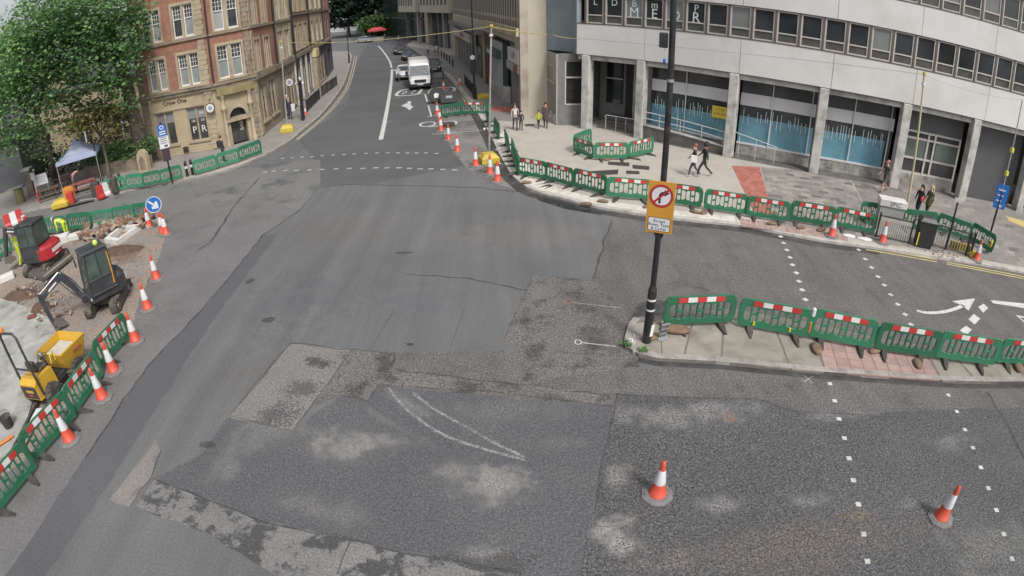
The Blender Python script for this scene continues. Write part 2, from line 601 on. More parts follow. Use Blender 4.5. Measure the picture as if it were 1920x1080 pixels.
def patch(pts, m, z, label=None, name='asphalt_patch'):
    g = [Vector(q) for q in gp(pts)]
    rnd = random.Random(int(pts[0][0]*7+pts[0][1]))
    P = []
    for a, b in zip(g, g[1:]+g[:1]):
        n = max(1, min(60, int((b-a).length/.28)))
        t = (b-a).normalized()
        for k in range(n):
            P.append(a.lerp(b, k/n) + (Vector((-t.y, t.x))*rnd.gauss(0, .028) if k else Vector((0, 0))))
    return MB().sheet([(q.x, q.y) for q in P], z).build(name, m, road)
patch([(1147, 412), (1240, 405), (1400, 420), (1660, 460), (1925, 512), (1990, 640), (1925, 700), (1760, 705), (1176, 640), (1180, 600), (1110, 525)], M_right, 0.004)
patch([(1000, 515), (1110, 526), (1180, 592), (1180, 655), (1200, 688), (977, 716), (985, 655), (945, 638)], M_brown, 0.005)
patch([(745, 662), (985, 656), (977, 716), (1180, 688), (1300, 690), (1925, 728), (1940, 760), (1500, 772), (1430, 750), (1160, 738), (830, 705), (735, 690)], M_right, 0.0045)
patch([(548, 645), (660, 656), (550, 808), (430, 782)], M_patchD, 0.006)
patch([(660, 656), (741, 662), (735, 690), (1155, 740), (1148, 762), (710, 722), (690, 752), (637, 742), (590, 760)], M_brown, 0.0055)
patch([(428, 782), (550, 808), (637, 742), (690, 752), (712, 722), (1150, 760), (1125, 880), (1105, 985), (1090, 1095), (1050, 1095), (660, 1012), (500, 978), (288, 897), (380, 850)], M_wet, 0.005)
patch([(1158, 738), (1430, 750), (1500, 772), (1930, 762), (2000, 1000), (1940, 1110), (1085, 1095), (1105, 985), (1125, 880)], M_low, 0.006)
patch([(255, 948), (290, 897), (500, 978), (660, 1012), (1060, 1096), (560, 1100), (390, 1000)], M_bl, 0.0035)
patch([(293, 825), (301, 845), (283, 895), (243, 951), (205, 937), (250, 880), (275, 850)], M_pink, 0.006)
patch([(495, 440), (430, 520), (370, 590), (275, 690), (165, 850), (60, 1010), (-60, 1180), (20, 1180), (120, 1030), (210, 900), (310, 740), (400, 600), (475, 500), (520, 440)], M_lane, 0.003)
patch([(560, 395), (495, 440), (430, 520), (370, 590), (275, 690), (165, 850), (60, 1010), (-60, 1180), (-170, 1080), (-60, 960), (40, 870), (150, 740), (215, 620), (245, 520), (270, 440), (330, 400), (470, 365)], M_rough, 0.0045)
patch([(505, 305), (600, 300), (600, 350), (560, 396), (470, 440), (300, 470), (150, 420), (0, 425), (0, 410), (125, 385), (250, 357), (375, 335), (450, 313)], M_leftroad, 0.0035)
patch([(560, 262), (650, 200), (668, 120), (690, 80), (760, 80), (800, 115), (870, 190), (930, 300), (700, 345), (600, 350), (590, 300)], M_far, 0.0025)
patch([(-20, 430), (80, 426), (290, 400), (310, 440), (300, 480), (262, 560), (240, 640), (150, 735), (40, 870), (-120, 980), (-260, 760), (-130, 520), (-60, 440)], M_work, 0.006)
patch([(822, 205), (905, 205), (925, 258), (952, 322), (1000, 362), (1040, 372), (985, 362), (930, 345), (880, 320), (850, 285), (832, 250)], M_workR, 0.0055)
def strip(pts, w, m, z, name, parent, sm=0):
    """a flat strip w metres wide along ground points"""
    g = [Vector(p) for p in pts]
    if sm:
        g = smooth_path(g, sm)
    a, b = offset_path(g, w/2), offset_path(g, -w/2)
    mb = MB()
    n = len(g)
    mb.add([(p[0], p[1], z) for p in a] + [(p[0], p[1], z) for p in b], [(n+i, n+i+1, i+1, i) for i in range(n-1)])
    return mb.build(name, m, parent)
cracks = [([(700, 347), (900, 352), (1000, 363), (1085, 378)], 0.09), ([(600, 352), (640, 346), (700, 347)], 0.08), ([(598, 352), (560, 395), (495, 440), (430, 520), (370, 590), (275, 690), (160, 860)], 0.10),
          ([(1147, 415), (1128, 470), (1112, 523)], 0.10), ([(545, 643), (660, 656), (741, 662), (735, 692), (830, 706), (985, 722), (1155, 740)], 0.06), ([(545, 643), (430, 780), (550, 808), (660, 656)], 0.03),
          ([(640, 742), (690, 752), (712, 722), (930, 735), (1150, 762)], 0.055), ([(1158, 738), (1145, 800), (1125, 880), (1115, 960)], 0.05), ([(945, 638), (1000, 516), (1110, 526)], 0.025),
          ([(870, 580), (833, 682), (977, 716), (988, 655)], 0.02), ([(740, 580), (695, 655)], 0.02), ([(985, 655), (1170, 668)], 0.025), ([(290, 897), (500, 978), (660, 1012), (980, 1075)], 0.06), ([(243, 951), (283, 895), (302, 846)], 0.03),
          ([(290, 895), (230, 945), (165, 915)], 0.02), ([(485, 335), (440, 385), (395, 455), (370, 470)], 0.16), ([(745, 262), (745, 345)], 0.03), ([(1155, 740), (1420, 748), (1480, 770), (1700, 783)], 0.045), ([(660, 1012), (632, 1078)], 0.03),
          ([(760, 515), (880, 522), (990, 545)], 0.07), ([(1270, 530), (1330, 545)], 0.05), ([(1850, 735), (1890, 800), (1920, 860)], 0.16), ([(370, 325), (490, 300), (540, 305)], 0.05)]
def crack(pts, w):
    g = [Vector(p) for p in gp(pts)]
    P = []
    for a, b in zip(g, g[1:]):
        n = max(2, int((b-a).length/.35))
        t = (b-a).normalized()
        for k in range(n):
            P.append(a.lerp(b, k/n) + Vector((-t.y, t.x))*random.gauss(0, .012 if w < .06 else .03))
    P.append(g[-1])
    ws = [w*random.uniform(.25, .85) for _ in P]
    n = len(P)
    A, B = [], []
    for i, p in enumerate(P):
        t = (P[min(i+1, n-1)]-P[max(i-1, 0)]).normalized()
        nn = Vector((-t.y, t.x))
        A.append(p+nn*ws[i]/2); B.append(p-nn*ws[i]/2)
    mb = MB(); mb.add([(p.x, p.y, .0095) for p in A]+[(p.x, p.y, .0095) for p in B], [(n+i, n+i+1, i+1, i) for i in range(n-1)])
    mb.build('sealed_crack', M_crack, road)
for pts, w in cracks:
    crack(pts, w)
def blotch_poly(px, py, rx, ry, m, z, n=14, name='asphalt_stain', seed=0):
    rnd = random.Random(seed)
    g = G(px, py)
    pts = []
    for k in range(n):
        t = 2*PI*k/n
        q = rnd.uniform(0.75, 1.2)
        pts.append((g[0]+rx*q*math.cos(t), g[1]+ry*q*math.sin(t)))
    return MB().sheet(pts, z).build(name, m, road)
for i, (px, py, w, h) in enumerate([(469, 527, .16, .22), (504, 600, .26, .16), (757, 474, .32, .09), (769, 646, .12, .07), (390, 833, .28, .12)]):
    blotch_poly(px, py, w, h, M_crack, 0.0105, 9, 'tar_spot', i)
M_puddle = mat('puddle', (0.035, 0.035, 0.036), 0.12, 0.2, 2)
MB().sheet(gp([(1000, 366), (1040, 374), (1088, 387), (1140, 399), (1125, 403), (1060, 392), (1010, 376)]), 0.0105).build('puddle', M_puddle, road)

# ---- markings
M_white = mat('road paint', (0.55, 0.55, 0.535), 0.7, 0.1, 4, dirt=(0.24, 0.24, 0.24), dirt_amt=0.65, dirt_scale=5)
M_whited = mat('worn road paint', (0.45, 0.45, 0.43), 0.8, 0.15, 6, dirt=(0.13, 0.13, 0.13), dirt_amt=1.0, dirt_scale=9)
def wornpaint(name, c, under, lo, hi):
    m, nt, b = _new(name)
    f = math_(nt, 'ADD', math_(nt, 'MULTIPLY', noise(nt, wpos(nt), 22, 3, .7), .6), math_(nt, 'MULTIPLY', noise(nt, wpos(nt), 3, 4, .7), .4))
    nt.links.new(ramp(nt, f, [(lo, under), (hi, c)]), b.inputs['Base Color'])
    b.inputs['Roughness'].default_value = .85
    return m
M_arc = wornpaint('half gone paint', (0.34, 0.335, 0.32), (0.11, 0.11, 0.112), .46, .62)
M_yellow = mat('yellow road paint', (0.55, 0.46, 0.18), 0.75, 0.15, 4, dirt=(0.2, 0.19, 0.16), dirt_amt=0.8, dirt_scale=4)
ZM = 0.012
def mark(poly, m=None, name='road_marking'):
    return MB().sheet(poly, ZM).build(name, m or M_white, road)
dots = [(1556,720),(1565,752),(1573,786),(1583,822),(1592,860),(1600,901),(1609,946),(1619,1002),(1626,1053),
        (1778,741),(1794,772),(1809,806),(1824,840),(1839,877),(1853,916),(1868,957),(1882,1002),(1897,1048),
        (1464,444),(1469,456),(1475,469),(1481,483),(1486,497),(1493,512),(1498,528),(1504,544),(1510,562),
        (1601,459),(1610,469),(1622,486),(1634,502),(1646,519),(1658,535),(1670,553),(1683,571),(1697,590),(1708,609)]
def stud(p, s, an, m):
    g = G(*p)
    c, q = math.cos(an)*s, math.sin(an)*s
    mark([(g[0]+a*c-b*q, g[1]+a*q+b*c) for a, b in ((-1, -1), (1, -1), (1, 1), (-1, 1))], m, 'crossing_stud_mark')
for i, p in enumerate(dots):
    stud(p, 0.062 if p[1] > 700 else 0.09, -0.25 if p[1] > 700 else 0.5, M_white if p[1] < 980 else M_whited)
rowa = [(530,297),(548,296),(566,295),(585,294),(604,292),(625,291),(645,290),(664,289),(686,288),(707,287),(727,287),(746,287),(764,287),(781,287),(799,287),(818,288)]
rowb = [(497,323),(513,321),(535,320),(556,320),(580,319),(604,318),(630,317),(655,316),(680,316),(705,315),(726,315),(748,315),(768,316),(788,317),(808,317),(830,318),(853,319)]
for p in rowa + rowb:
    g = G(*p)
    w = 0.14 if p in rowb else 0.11
    mark([(g[0]-w, g[1]-.09), (g[0]+w, g[1]-.09), (g[0]+w, g[1]+.09), (g[0]-w, g[1]+.09)], M_whited, 'crossing_stud_mark')
strip(gp([(714, 262), (722, 225), (730, 180), (734, 150), (735, 130)]), 0.30, M_white, ZM, 'centre_line', road, 4)
strip(gp([(734, 127), (731, 116), (724, 104), (714, 91), (709, 86)]), 0.26, M_white, ZM, 'centre_line', road, 4)
strip(gp([(728, 728), (752, 757), (790, 790), (840, 820), (900, 840), (985, 863)]), 0.085, M_arc, ZM, 'worn_arc_line', road, 5)
strip(gp([(775, 738), (815, 768), (880, 805), (935, 835), (985, 858)]), 0.085, M_arc, ZM, 'worn_arc_line', road, 5)
strip(gp([(1090, 643), (1155, 650)]), 0.04, M_whited, ZM, 'survey_mark', road)
_g = G(1084, 642)
strip([(_g[0]+.09*math.cos(t), _g[1]+.11*math.sin(t)) for t in [2*PI*k/12 for k in range(13)]], 0.03, M_white, ZM, 'survey_mark', road)
_g = G(1066, 566)
strip([(_g[0]+.13*math.cos(t), _g[1]+.12*math.sin(t)) for t in [2*PI*k/12 for k in range(13)]], 0.06, mat('rust pink paint', (.22, .13, .11), .8), ZM, 'survey_mark', road)
_g = G(1366, 783)
strip([(_g[0]+.12*math.cos(t), _g[1]+.14*math.sin(t)) for t in [2*PI*k/12 for k in range(13)]], 0.05, mat('rust pink paint', (.22, .13, .11), .8), ZM, 'survey_mark', road)
strip(gp([(1075, 568), (1165, 578)]), 0.025, M_whited, ZM, 'survey_mark', road)
strip(gp([(1508, 705), (1524, 719)]), 0.02, M_whited, ZM, 'survey_mark', road)
strip(gp([(1524, 706), (1507, 717)]), 0.02, M_whited, ZM + .001, 'survey_mark', road)
# big curved arrow and companions
sh = smooth_path([Vector(G(*p)) for p in ((1719, 583), (1740, 587), (1770, 585), (1792, 579), (1806, 573))], 5)
strip(sh, 0.17, M_white, ZM, 'arrow_marking', road)
mark(gp([(1785, 565), (1828, 560), (1816, 583), (1806, 575)]), M_white, 'arrow_marking')
for q in (((1834, 576), (1844, 570), (1853, 578), (1843, 587)), ((1815, 599), (1826, 589), (1838, 598), (1827, 609)), ((1799, 620), (1811, 611), (1822, 619), (1812, 629))):
    mark(gp(q), M_white, 'give_way_block')
mark(gp([(1857, 563), (1925, 570), (1925, 579), (1862, 569)]), M_white)
mark(gp([(1904, 591), (1930, 596), (1930, 612), (1921, 606)]), M_white)
mark(gp([(1911, 595), (1930, 599), (1930, 607), (1922, 604)]), M_right, 'road_marking_gap').location.z = 0.003
for a, b in (((1622, 464), (1757, 487)), ((1624, 468.5), (1757, 491.5)), ((1775, 492), (1925, 520)), ((1775, 495.5), (1925, 524))):
    strip(gp([a, b]), 0.09, M_yellow, ZM, 'yellow_line', road)
for off in (0, 6):
    strip(gp([(806+off, 112), (826+off, 128), (846+off*.9, 150), (862+off*.8, 172), (874+off*.7, 194)]), 0.10, M_yellow, ZM, 'yellow_line', road, 3)
for off in (5, 9):
    strip(gp([(550+off, 262), (577+off, 240), (602+off, 218), (627+off, 190), (646+off, 160), (655+off, 130), (660+off, 105)]), 0.09, M_yellow if off == 5 else M_whited, ZM, 'edge_line', road, 3)
# lane box, arrow, speed roundels beside the van
def gline(a, b, w=0.12, m=None):
    return strip(gp([a, b]), w, m or M_white, ZM, 'road_marking', road)
gline((783, 177), (798, 176), 0.16); gline((797, 177), (801, 191), 0.14); gline((803, 198), (809, 219), 0.13); gline((801, 219), (810, 218), 0.13)
gline((730, 184), (752, 183), 0.08, M_whited); gline((810, 252), (904, 245), 0.11, M_whited); gline((724, 230), (735, 227), 0.08, M_whited)
gline((727, 115), (748, 115), 0.10, M_whited)
mark(gp([(752, 199), (763, 193), (764, 196.5), (764, 190), (771, 190), (770, 198), (775, 200), (768, 207), (761, 201.5)]), M_white, 'arrow_marking')
def roundel(px, py, w, h):
    g = G(px, py)
    ring = [Vector((g[0]+w*math.copysign(abs(math.cos(t))**0.6, math.cos(t)), g[1]+h*math.copysign(abs(math.sin(t))**0.6, math.sin(t)))) for t in [2*PI*k/20 for k in range(21)]]
    strip(ring, 0.32, M_white, ZM, 'speed_roundel', road)
    for dx, dig in ((-0.42, '2'), (0.42, '0')):
        me = text_mesh(dig, 1.0, 0.0005)
        me.materials.append(M_white)
        o = link('speed_numeral', me, road, (g[0]-dx*w/1.1, g[1], ZM+.002), PI)
        o.scale = (w*0.85, h*1.5, 1)
roundel(767, 173, 1.1, 1.9)
roundel(829, 170, 1.15, 2.0)
_g = G(802, 233)
strip([Vector((_g[0]+.55*math.cos(t), _g[1]+.75*math.sin(t))) for t in [2*PI*k/14 for k in range(15)]], 0.16, M_white, ZM, 'cycle_symbol', road)
strip([Vector((_g[0]+1.5+.55*math.cos(t), _g[1]+.75*math.sin(t))) for t in [2*PI*k/14 for k in range(15)]], 0.16, M_white, ZM, 'cycle_symbol', road)
gline((803, 238), (830, 236), 0.25, M_whited)

# ================================================================ pavements
M_kerb = mat('kerb stone', (0.42, 0.40, 0.37), 0.8, 0.15, 3, bmp=0.2, dirt=(0.2, 0.18, 0.16), dirt_amt=0.6, dirt_scale=2.2)
M_kerb2 = mat('kerb stone darker', (0.31, 0.29, 0.265), 0.8, 0.18, 3, bmp=0.2, dirt=(0.15, 0.13, 0.12), dirt_amt=0.7, dirt_scale=2.2)
M_joint = mat('paving bed', (0.16, 0.145, 0.13), 0.9, 0.2, 6)
def paving(name, c1, c2, mort, bw, bh, scale=1.0, rot=0.0, dirt=(0.2, 0.18, 0.16), dirt_amt=0.5):
    m, nt, b = _new(name)
    v = wpos(nt)
    mp = nt.nodes.new('ShaderNodeMapping')
    mp.inputs['Rotation'].default_value = (0, 0, rot)
    nt.links.new(v, mp.inputs['Vector'])
    br = nt.nodes.new('ShaderNodeTexBrick')
    br.inputs['Color1'].default_value = (*c1, 1)
    br.inputs['Color2'].default_value = (*c2, 1)
    br.inputs['Mortar'].default_value = (*mort, 1)
    br.inputs['Scale'].default_value = scale
    br.inputs['Brick Width'].default_value = bw
    br.inputs['Row Height'].default_value = bh
    br.inputs['Mortar Size'].default_value = 0.006
    nt.links.new(mp.outputs[0], br.inputs['Vector'])
    g = noise(nt, v, 0.7, 6, 0.65)
    c = _mix(nt, ramp(nt, g, [(0.45, 0.0), (0.7, dirt_amt)]), br.outputs['Color'], dirt)
    s = noise(nt, v, 35, 2)
    c = _mix(nt, 1.0, c, ramp(nt, s, [(0.35, 0.88), (0.65, 1.1)]), 'MULTIPLY')
    nt.links.new(c, b.inputs['Base Color'])
    b.inputs['Roughness'].default_value = 0.85
    bump(nt, b, s, 0.25, 0.01)
    return m
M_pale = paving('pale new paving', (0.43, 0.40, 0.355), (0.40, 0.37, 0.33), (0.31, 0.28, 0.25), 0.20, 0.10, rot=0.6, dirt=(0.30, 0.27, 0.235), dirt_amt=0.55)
M_shade = paving('shaded street paving', (0.20, 0.19, 0.185), (0.23, 0.215, 0.205), (0.15, 0.14, 0.135), 0.6, 0.45, rot=0.15)  # darker flags: shade from the tall street fronts put into the colour
M_leftpave = paving('grey flags', (0.24, 0.225, 0.21), (0.27, 0.25, 0.23), (0.15, 0.14, 0.13), 0.6, 0.45, rot=0.5, dirt=(0.14, 0.13, 0.12))
def kerb_run(path, parent, m, w=0.16, h=0.13, seg=0.92, inward=1, zt=0.0):
    """kerb stones laid one by one along a path; the road lies on the outer side"""
    P = [Vector(p[:2]) for p in path]
    d = [0.0]
    for a, b in zip(P, P[1:]):
        d.append(d[-1] + (b-a).length)
    def at(s):
        s = max(0, min(s, d[-1]))
        for i in range(len(P)-1):
            if s <= d[i+1]:
                return P[i].lerp(P[i+1], (s-d[i])/max(d[i+1]-d[i], 1e-6))
        return P[-1]
    s = 0.0
    while s < d[-1]-0.2:
        e = min(s+seg-0.012, d[-1])
        a, b = at(s), at(e)
        t = (b-a).normalized()
        n = Vector((-t.y, t.x))*inward
        j = random.uniform(-0.006, 0.006)
        q = [a, b, b+n*w, a+n*w]
        c = 0.015
        mb = MB()
        if inward < 0:
            q = [b, a, a+n*w, b+n*w]
        mb.add([(q[0].x, q[0].y, -.05), (q[1].x, q[1].y, -.05), (q[1].x, q[1].y, h-c+j), (q[0].x, q[0].y, h-c+j),
                (q[0].x+n.x*c, q[0].y+n.y*c, h+j), (q[1].x+n.x*c, q[1].y+n.y*c, h+j), (q[2].x, q[2].y, h+j), (q[3].x, q[3].y, h+j), (q[2].x, q[2].y, -.05), (q[3].x, q[3].y, -.05)],
               [(0, 1, 2, 3), (3, 2, 5, 4), (4, 5, 6, 7), (7, 6, 8, 9), (1, 8, 6, 5, 2), (9, 0, 3, 4, 7)])
        mb.build('kerb_stone', m, parent)
        s += seg
# right-hand pavement
KR = [Vector(G(*p)) for p in [(760, 86), (800, 112), (820, 125), (845, 150), (870, 180), (895, 214), (917, 252), (936, 291), (953, 322), (970, 341), (997, 360), (1038, 370), (1088, 384), (1150, 397), (1230, 409), (1300, 417), (1380, 425), (1464, 440), (1543, 455), (1619, 465), (1661, 471), (1757, 486), (1880, 506), (1925, 515), (1990, 528)]]
KR = smooth_path(KR, 3)
pav = [(p.x, p.y) for p in KR] + [(60, 10), (60, 60), (20, 60), (0, 90), (-10, 130), (-20, 130)]
inner = offset_path(KR, 0.15)
pavr = MB().prism([(p[0], p[1]) for p in inner] + [(60, 10), (60, 60), (20, 60), (0, 90), (-10, 130), (-20, 130)], -0.05, 0.12).build('pavement_right', M_pale)
structure(pavr, 'pale paved footway around the curved office corner')
kerb_run(KR[9:], pavr, M_kerb, 0.22, 0.125, 0.95, 1)
MB().sheet(gp([(760, 84), (862, 107), (900, 130), (940, 170), (985, 222), (960, 228), (915, 225), (880, 180), (845, 140)], .12), 0.124).build('shaded_footway', M_shade, pavr)  # darkened paving sheet paints the shade along the shop fronts
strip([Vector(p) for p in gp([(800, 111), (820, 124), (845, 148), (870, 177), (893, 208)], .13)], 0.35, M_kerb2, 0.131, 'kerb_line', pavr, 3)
# pale granite border just inside the kerb, laid slab by slab
bord = offset_path(KR, 0.24)
M_border = mat('granite border', (0.56, 0.53, 0.48), 0.8, 0.12, 2.0, bmp=0.15, dirt=(0.36, 0.33, 0.29), dirt_amt=0.7, dirt_scale=1.4)
bp = [Vector(p) for p in bord[18:54]]
for i in range(len(bp)-1):
    a, b = bp[i], bp[i+1]
    t = (b-a).normalized()
    n = Vector((-t.y, t.x))
    w = 0.85 if i < 14 else 0.62
    MB().prism([(p.x, p.y) for p in (a+t*.008, b-t*.008, b-t*.008+n*w, a+t*.008+n*w)], 0.10, 0.127).build('border_slab', M_border, pavr)
# red crossing strip, paver by paver
M_redp = [mat('red paver %s' % k, c, 0.85, 0.15, 5, bmp=0.2) for k, c in (('a', (0.36, 0.120, 0.092)), ('b', (0.31, 0.105, 0.085)), ('c', (0.40, 0.145, 0.110)))]
M_slab = [mat('flag %s' % k, c, 0.85, 0.14, 4, bmp=0.2, dirt=(.15, .13, .12), dirt_amt=.4) for k, c in (('warm', (0.26, 0.235, 0.21)), ('grey', (0.225, 0.21, 0.20)), ('dark', (0.145, 0.13, 0.122)), ('pale', (0.30, 0.27, 0.24)), ('mid', (0.20, 0.185, 0.172)))]
def bil(q, s, t):
    a = Vector(q[0]).lerp(Vector(q[1]), s)
    b = Vector(q[3]).lerp(Vector(q[2]), s)
    return a.lerp(b, t)
def lay(quad, nu, nv, mats, name, parent, z0=0.10, z1=0.128, gap=0.012, brick=False, skip=None, weights=None):
    for j in range(nv):
        off = 0.5 if (brick and j % 2) else 0.0
        for i in range(nu + (1 if off else 0)):
            s0, s1 = max(0, (i-off)/nu), min(1, (i+1-off)/nu)
            if s1-s0 < 0.02:
                continue
            t0, t1 = j/nv, (j+1)/nv
            c = bil(quad, (s0+s1)/2, (t0+t1)/2)
            if skip and skip(c):
                continue
            p = [bil(quad, a, b) for a, b in ((s0, t0), (s1, t0), (s1, t1), (s0, t1))]
            p = [(q + (c-q).normalized()*gap) for q in p]
            jz = random.uniform(-.003, .003)
            m = random.choices(mats, weights)[0] if weights else random.choice(mats)
            MB().prism([(q.x, q.y) for q in p], z0, z1+jz).build(name, m, parent)
lay(gp([(1415, 403), (1451, 409), (1424, 313), (1372, 311)], .12), 5, 24, M_redp, 'red_paver', pavr, brick=True)
lay(gp([(1452, 420), (1660, 458), (1590, 330), (1426, 313)], .12), 10, 22, M_slab, 'paving_slab', pavr, brick=True, weights=[3, 4, 1.6, 3, 2])
lay(gp([(1660, 458), (1940, 505), (1925, 385), (1592, 330)], .12), 14, 18, M_slab, 'paving_slab', pavr, brick=True, weights=[3, 5, .4, 1, 4])
M_pinkp = [mat('pink tactile %s' % k, c, 0.85, 0.12, 5, bmp=0.25) for k, c in (('a', (0.33, 0.225, 0.20)), ('b', (0.30, 0.205, 0.185)), ('c', (0.345, 0.245, 0.215)))]
lay(gp([(1385, 409), (1590, 438), (1590, 452), (1390, 424)], .12), 20, 3, M_pinkp, 'tactile_slab', pavr, z1=0.130)
lay(gp([(925, 199), (968, 200), (962, 212), (920, 208)], .12), 4, 3, M_redp, 'red_paver', pavr)
M_cover = mat('iron cover', (0.075, 0.068, 0.062), 0.6, 0.2, 8, metal=0.4, bmp=0.3)
for q in (((1140, 303), (1180, 305), (1180, 312), (1140, 309)), ((1108, 321), (1160, 318), (1158, 327), (1115, 329)), ((1174, 320), (1199, 321), (1199, 327), (1174, 326)), ((1186, 309), (1218, 312), (1217, 319), (1186, 316)), ((983, 233), (1000, 232), (1003, 236), (985, 237))):
    MB().prism(gp(q, .12), 0.11, 0.129).build('access_cover', M_cover, pavr)
M_yelp = mat('yellow tactile', (0.50, 0.40, 0.16), 0.8, 0.15, 5)
MB().prism(gp([(1886, 405), (1925, 416), (1925, 428), (1893, 415)], .12), 0.10, 0.132).build('yellow_tactile_panel', M_yelp, pavr)
strip([p + Vector((0, 0)) for p in [Vector(q) for q in offset_path(KR[15:60], -.26)]], .5, M_gut, .0085, 'gutter', road)
# traffic island
IS = [(1171, 653), (1170, 640), (1177, 612), (1187, 600), (1245, 596), (1375, 584), (1500, 607), (1640, 637), (1750, 658), (1870, 673), (1925, 678), (2000, 690), (2000, 724), (1925, 720), (1833, 720), (1770, 718), (1640, 709), (1536, 702), (1348, 683), (1230, 677), (1198, 670)]
ISg = [Vector(p) for p in gp(IS)]
isl = MB().prism([(p.x, p.y) for p in ISg], -0.05, 0.098).build('traffic_island', M_joint)
structure(isl, 'raised concrete traffic island behind the kerb stones')
cen = sum(ISg, Vector((0, 0)))/len(ISg)
front = smooth_path([ISg[i] for i in (17, 18, 19, 20, 0, 1, 2, 3)], 3)
kerb_run([ISg[13], ISg[14], ISg[15], ISg[16], ISg[17]], isl, M_kerb2, 0.20, 0.115, 0.9, -1)
kerb_run(front, isl, M_kerb2, 0.20, 0.115, 0.75, -1)
M_conc = [mat('concrete slab %s' % k, c, 0.88, 0.12, 1.6, bmp=0.25, dirt=(0.15, 0.13, 0.10), dirt_amt=0.8, dirt_scale=1.1) for k, c in (('a', (0.285, 0.26, 0.225)), ('b', (0.26, 0.24, 0.205)))]
for q in (((1183, 607), (1235, 602), (1240, 667), (1205, 664), (1183, 650)), ((1239, 602), (1298, 598), (1279, 672), (1242, 667)), ((1302, 598), (1355, 597), (1350, 677), (1283, 672)), ((1359, 597), (1450, 612), (1480, 692), (1354, 677)), ((1454, 613), (1520, 627), (1545, 697), (1484, 692))):
    MB().prism(gp(q, .1), 0.05, 0.107).build('concrete_slab', random.choice(M_conc), isl)
strip([Vector(q) for q in offset_path([ISg[i] for i in (12, 13, 14, 15, 16, 17, 18, 19, 20)], .12)], .2, M_gut, .0085, 'gutter', road)
strip([Vector(q) for q in offset_path([ISg[i] for i in (12, 13, 14, 15, 16, 17, 18, 19, 20)], -.12)], .2, M_gut, .0087, 'gutter', road)
MB().sheet(gp([(1182, 599), (1195, 570), (1225, 562), (1252, 566), (1258, 590), (1250, 604)]), .0092).build('asphalt_patch', M_crack, road)
lay(gp([(1548, 697), (1763, 713), (1735, 662), (1530, 628)], .1), 9, 5, M_pinkp, 'tactile_slab', isl, z0=0.05, z1=0.108)
for q in (((1767, 713), (1828, 714), (1790, 672), (1740, 663)), ((1832, 714), (1925, 715), (1900, 685), (1795, 673))):
    MB().prism(gp(q, .1), 0.05, 0.107).build('concrete_slab', M_conc[1], isl)
# left pavement along the brick building
KL = [(-40, 420), (0, 412), (62, 396), (125, 384), (179, 376), (250, 357), (312, 347), (375, 335), (410, 327), (450, 314), (500, 291), (520, 281), (550, 262), (575, 240), (600, 220), (625, 190), (645, 160), (655, 130), (660, 105), (652, 97)]
KLg = smooth_path([Vector(p) for p in gp(KL)], 3)
pavl = MB().prism([(p.x, p.y) for p in KLg] + [(-60, 130), (-80, 60), (-60, 25)], -0.05, 0.12).build('pavement_left', M_leftpave)
structure(pavl, 'grey flagged footway beside the brick corner building')
kerb_run(KLg, pavl, M_kerb2, 0.24, 0.125, 0.95, 1)
strip([p + Vector((-0.35, 0.25)) for p in KLg[14:31]], 0.7, mat('dusty border', (0.36, 0.31, 0.27), 0.9, 0.2, 2, dirt=(.2, .16, .13)), 0.1235, 'footway_border', pavl)
MB().sheet(gp([(112, 391), (176, 375), (172, 362), (150, 368), (122, 380)], .12), 0.1245).build('dark_driveway', M_lane, pavl)
# pale screeded surface inside the works
M_screed = mat('fresh concrete', (0.33, 0.33, 0.305), 0.85, 0.2, 1.2, bmp=0.5, bscale=5, dirt=(0.17, 0.165, 0.15), dirt_amt=0.8, dirt_scale=1.3)
sc = [(-160, 545), (0, 562), (30, 570), (62, 583), (92, 600), (107, 625), (104, 650), (85, 690), (66, 745), (52, 790), (20, 850), (-80, 900), (-200, 700)]
scr = MB().prism(gp(sc), -0.02, 0.07).build('screed_slab', M_screed)
structure(scr, 'pale fresh concrete base inside the roadworks')

# ================================================================ curved white office building (right)
FP = smooth_path([Vector(p) for p in [(4.4, 37.75), (8.1, 34.9), (12.5, 31.3), (17.1, 28.7), (21.8, 26.9), (26.4, 25.4), (30.9, 24.2), (36, 23), (44, 21.5)]], 12)
FD = [0.0]
for _a, _b in zip(FP, FP[1:]):
    FD.append(FD[-1] + (_b-_a).length)
def fat(s):
    """point, tangent and outward normal at arc length s of the curved front"""
    s = max(0.0, min(s, FD[-1]-1e-4))
    for i in range(len(FP)-1):
        if s <= FD[i+1]:
            k = (s-FD[i])/(FD[i+1]-FD[i])
            t0 = (FP[min(i+1, len(FP)-1)]-FP[max(i-1, 0)]).normalized()
            t1 = (FP[min(i+2, len(FP)-1)]-FP[i]).normalized()
            t = t0.lerp(t1, k).normalized()
            return FP[i].lerp(FP[i+1], k), t, Vector((t.y, -t.x))
def sarc(x):
    """arc length at which the front has this x"""
    lo, hi = 0.0, FD[-1]
    for _ in range(40):
        m = (lo+hi)/2
        if fat(m)[0].x < x:
            lo = m
        else:
            hi = m
    return lo
def fpt(s, z, n=0.0):
    p, t, nn = fat(s)
    return (p.x+nn.x*n, p.y+nn.y*n, z)
def sweep(mb, s0, s1, z0, z1, n0, n1, step=0.7):
    k = max(1, int((s1-s0)/step))
    secs = []
    for i in range(k+1):
        s = s0+(s1-s0)*i/k
        secs.append([fpt(s, z0, n1), fpt(s, z1, n1), fpt(s, z1, n0), fpt(s, z0, n0)])
    mb.loft(secs)
    return mb
def cbox(mb, s0, s1, z0, z1, n0, n1):
    a = [fpt(s, z, n) for z in (z0, z1) for n in (n1, n0) for s in (s0, s1)]
    return mb.add(a, [(0,2,3,1),(4,5,7,6),(0,1,5,4),(2,6,7,3),(0,4,6,2),(1,3,7,5)])
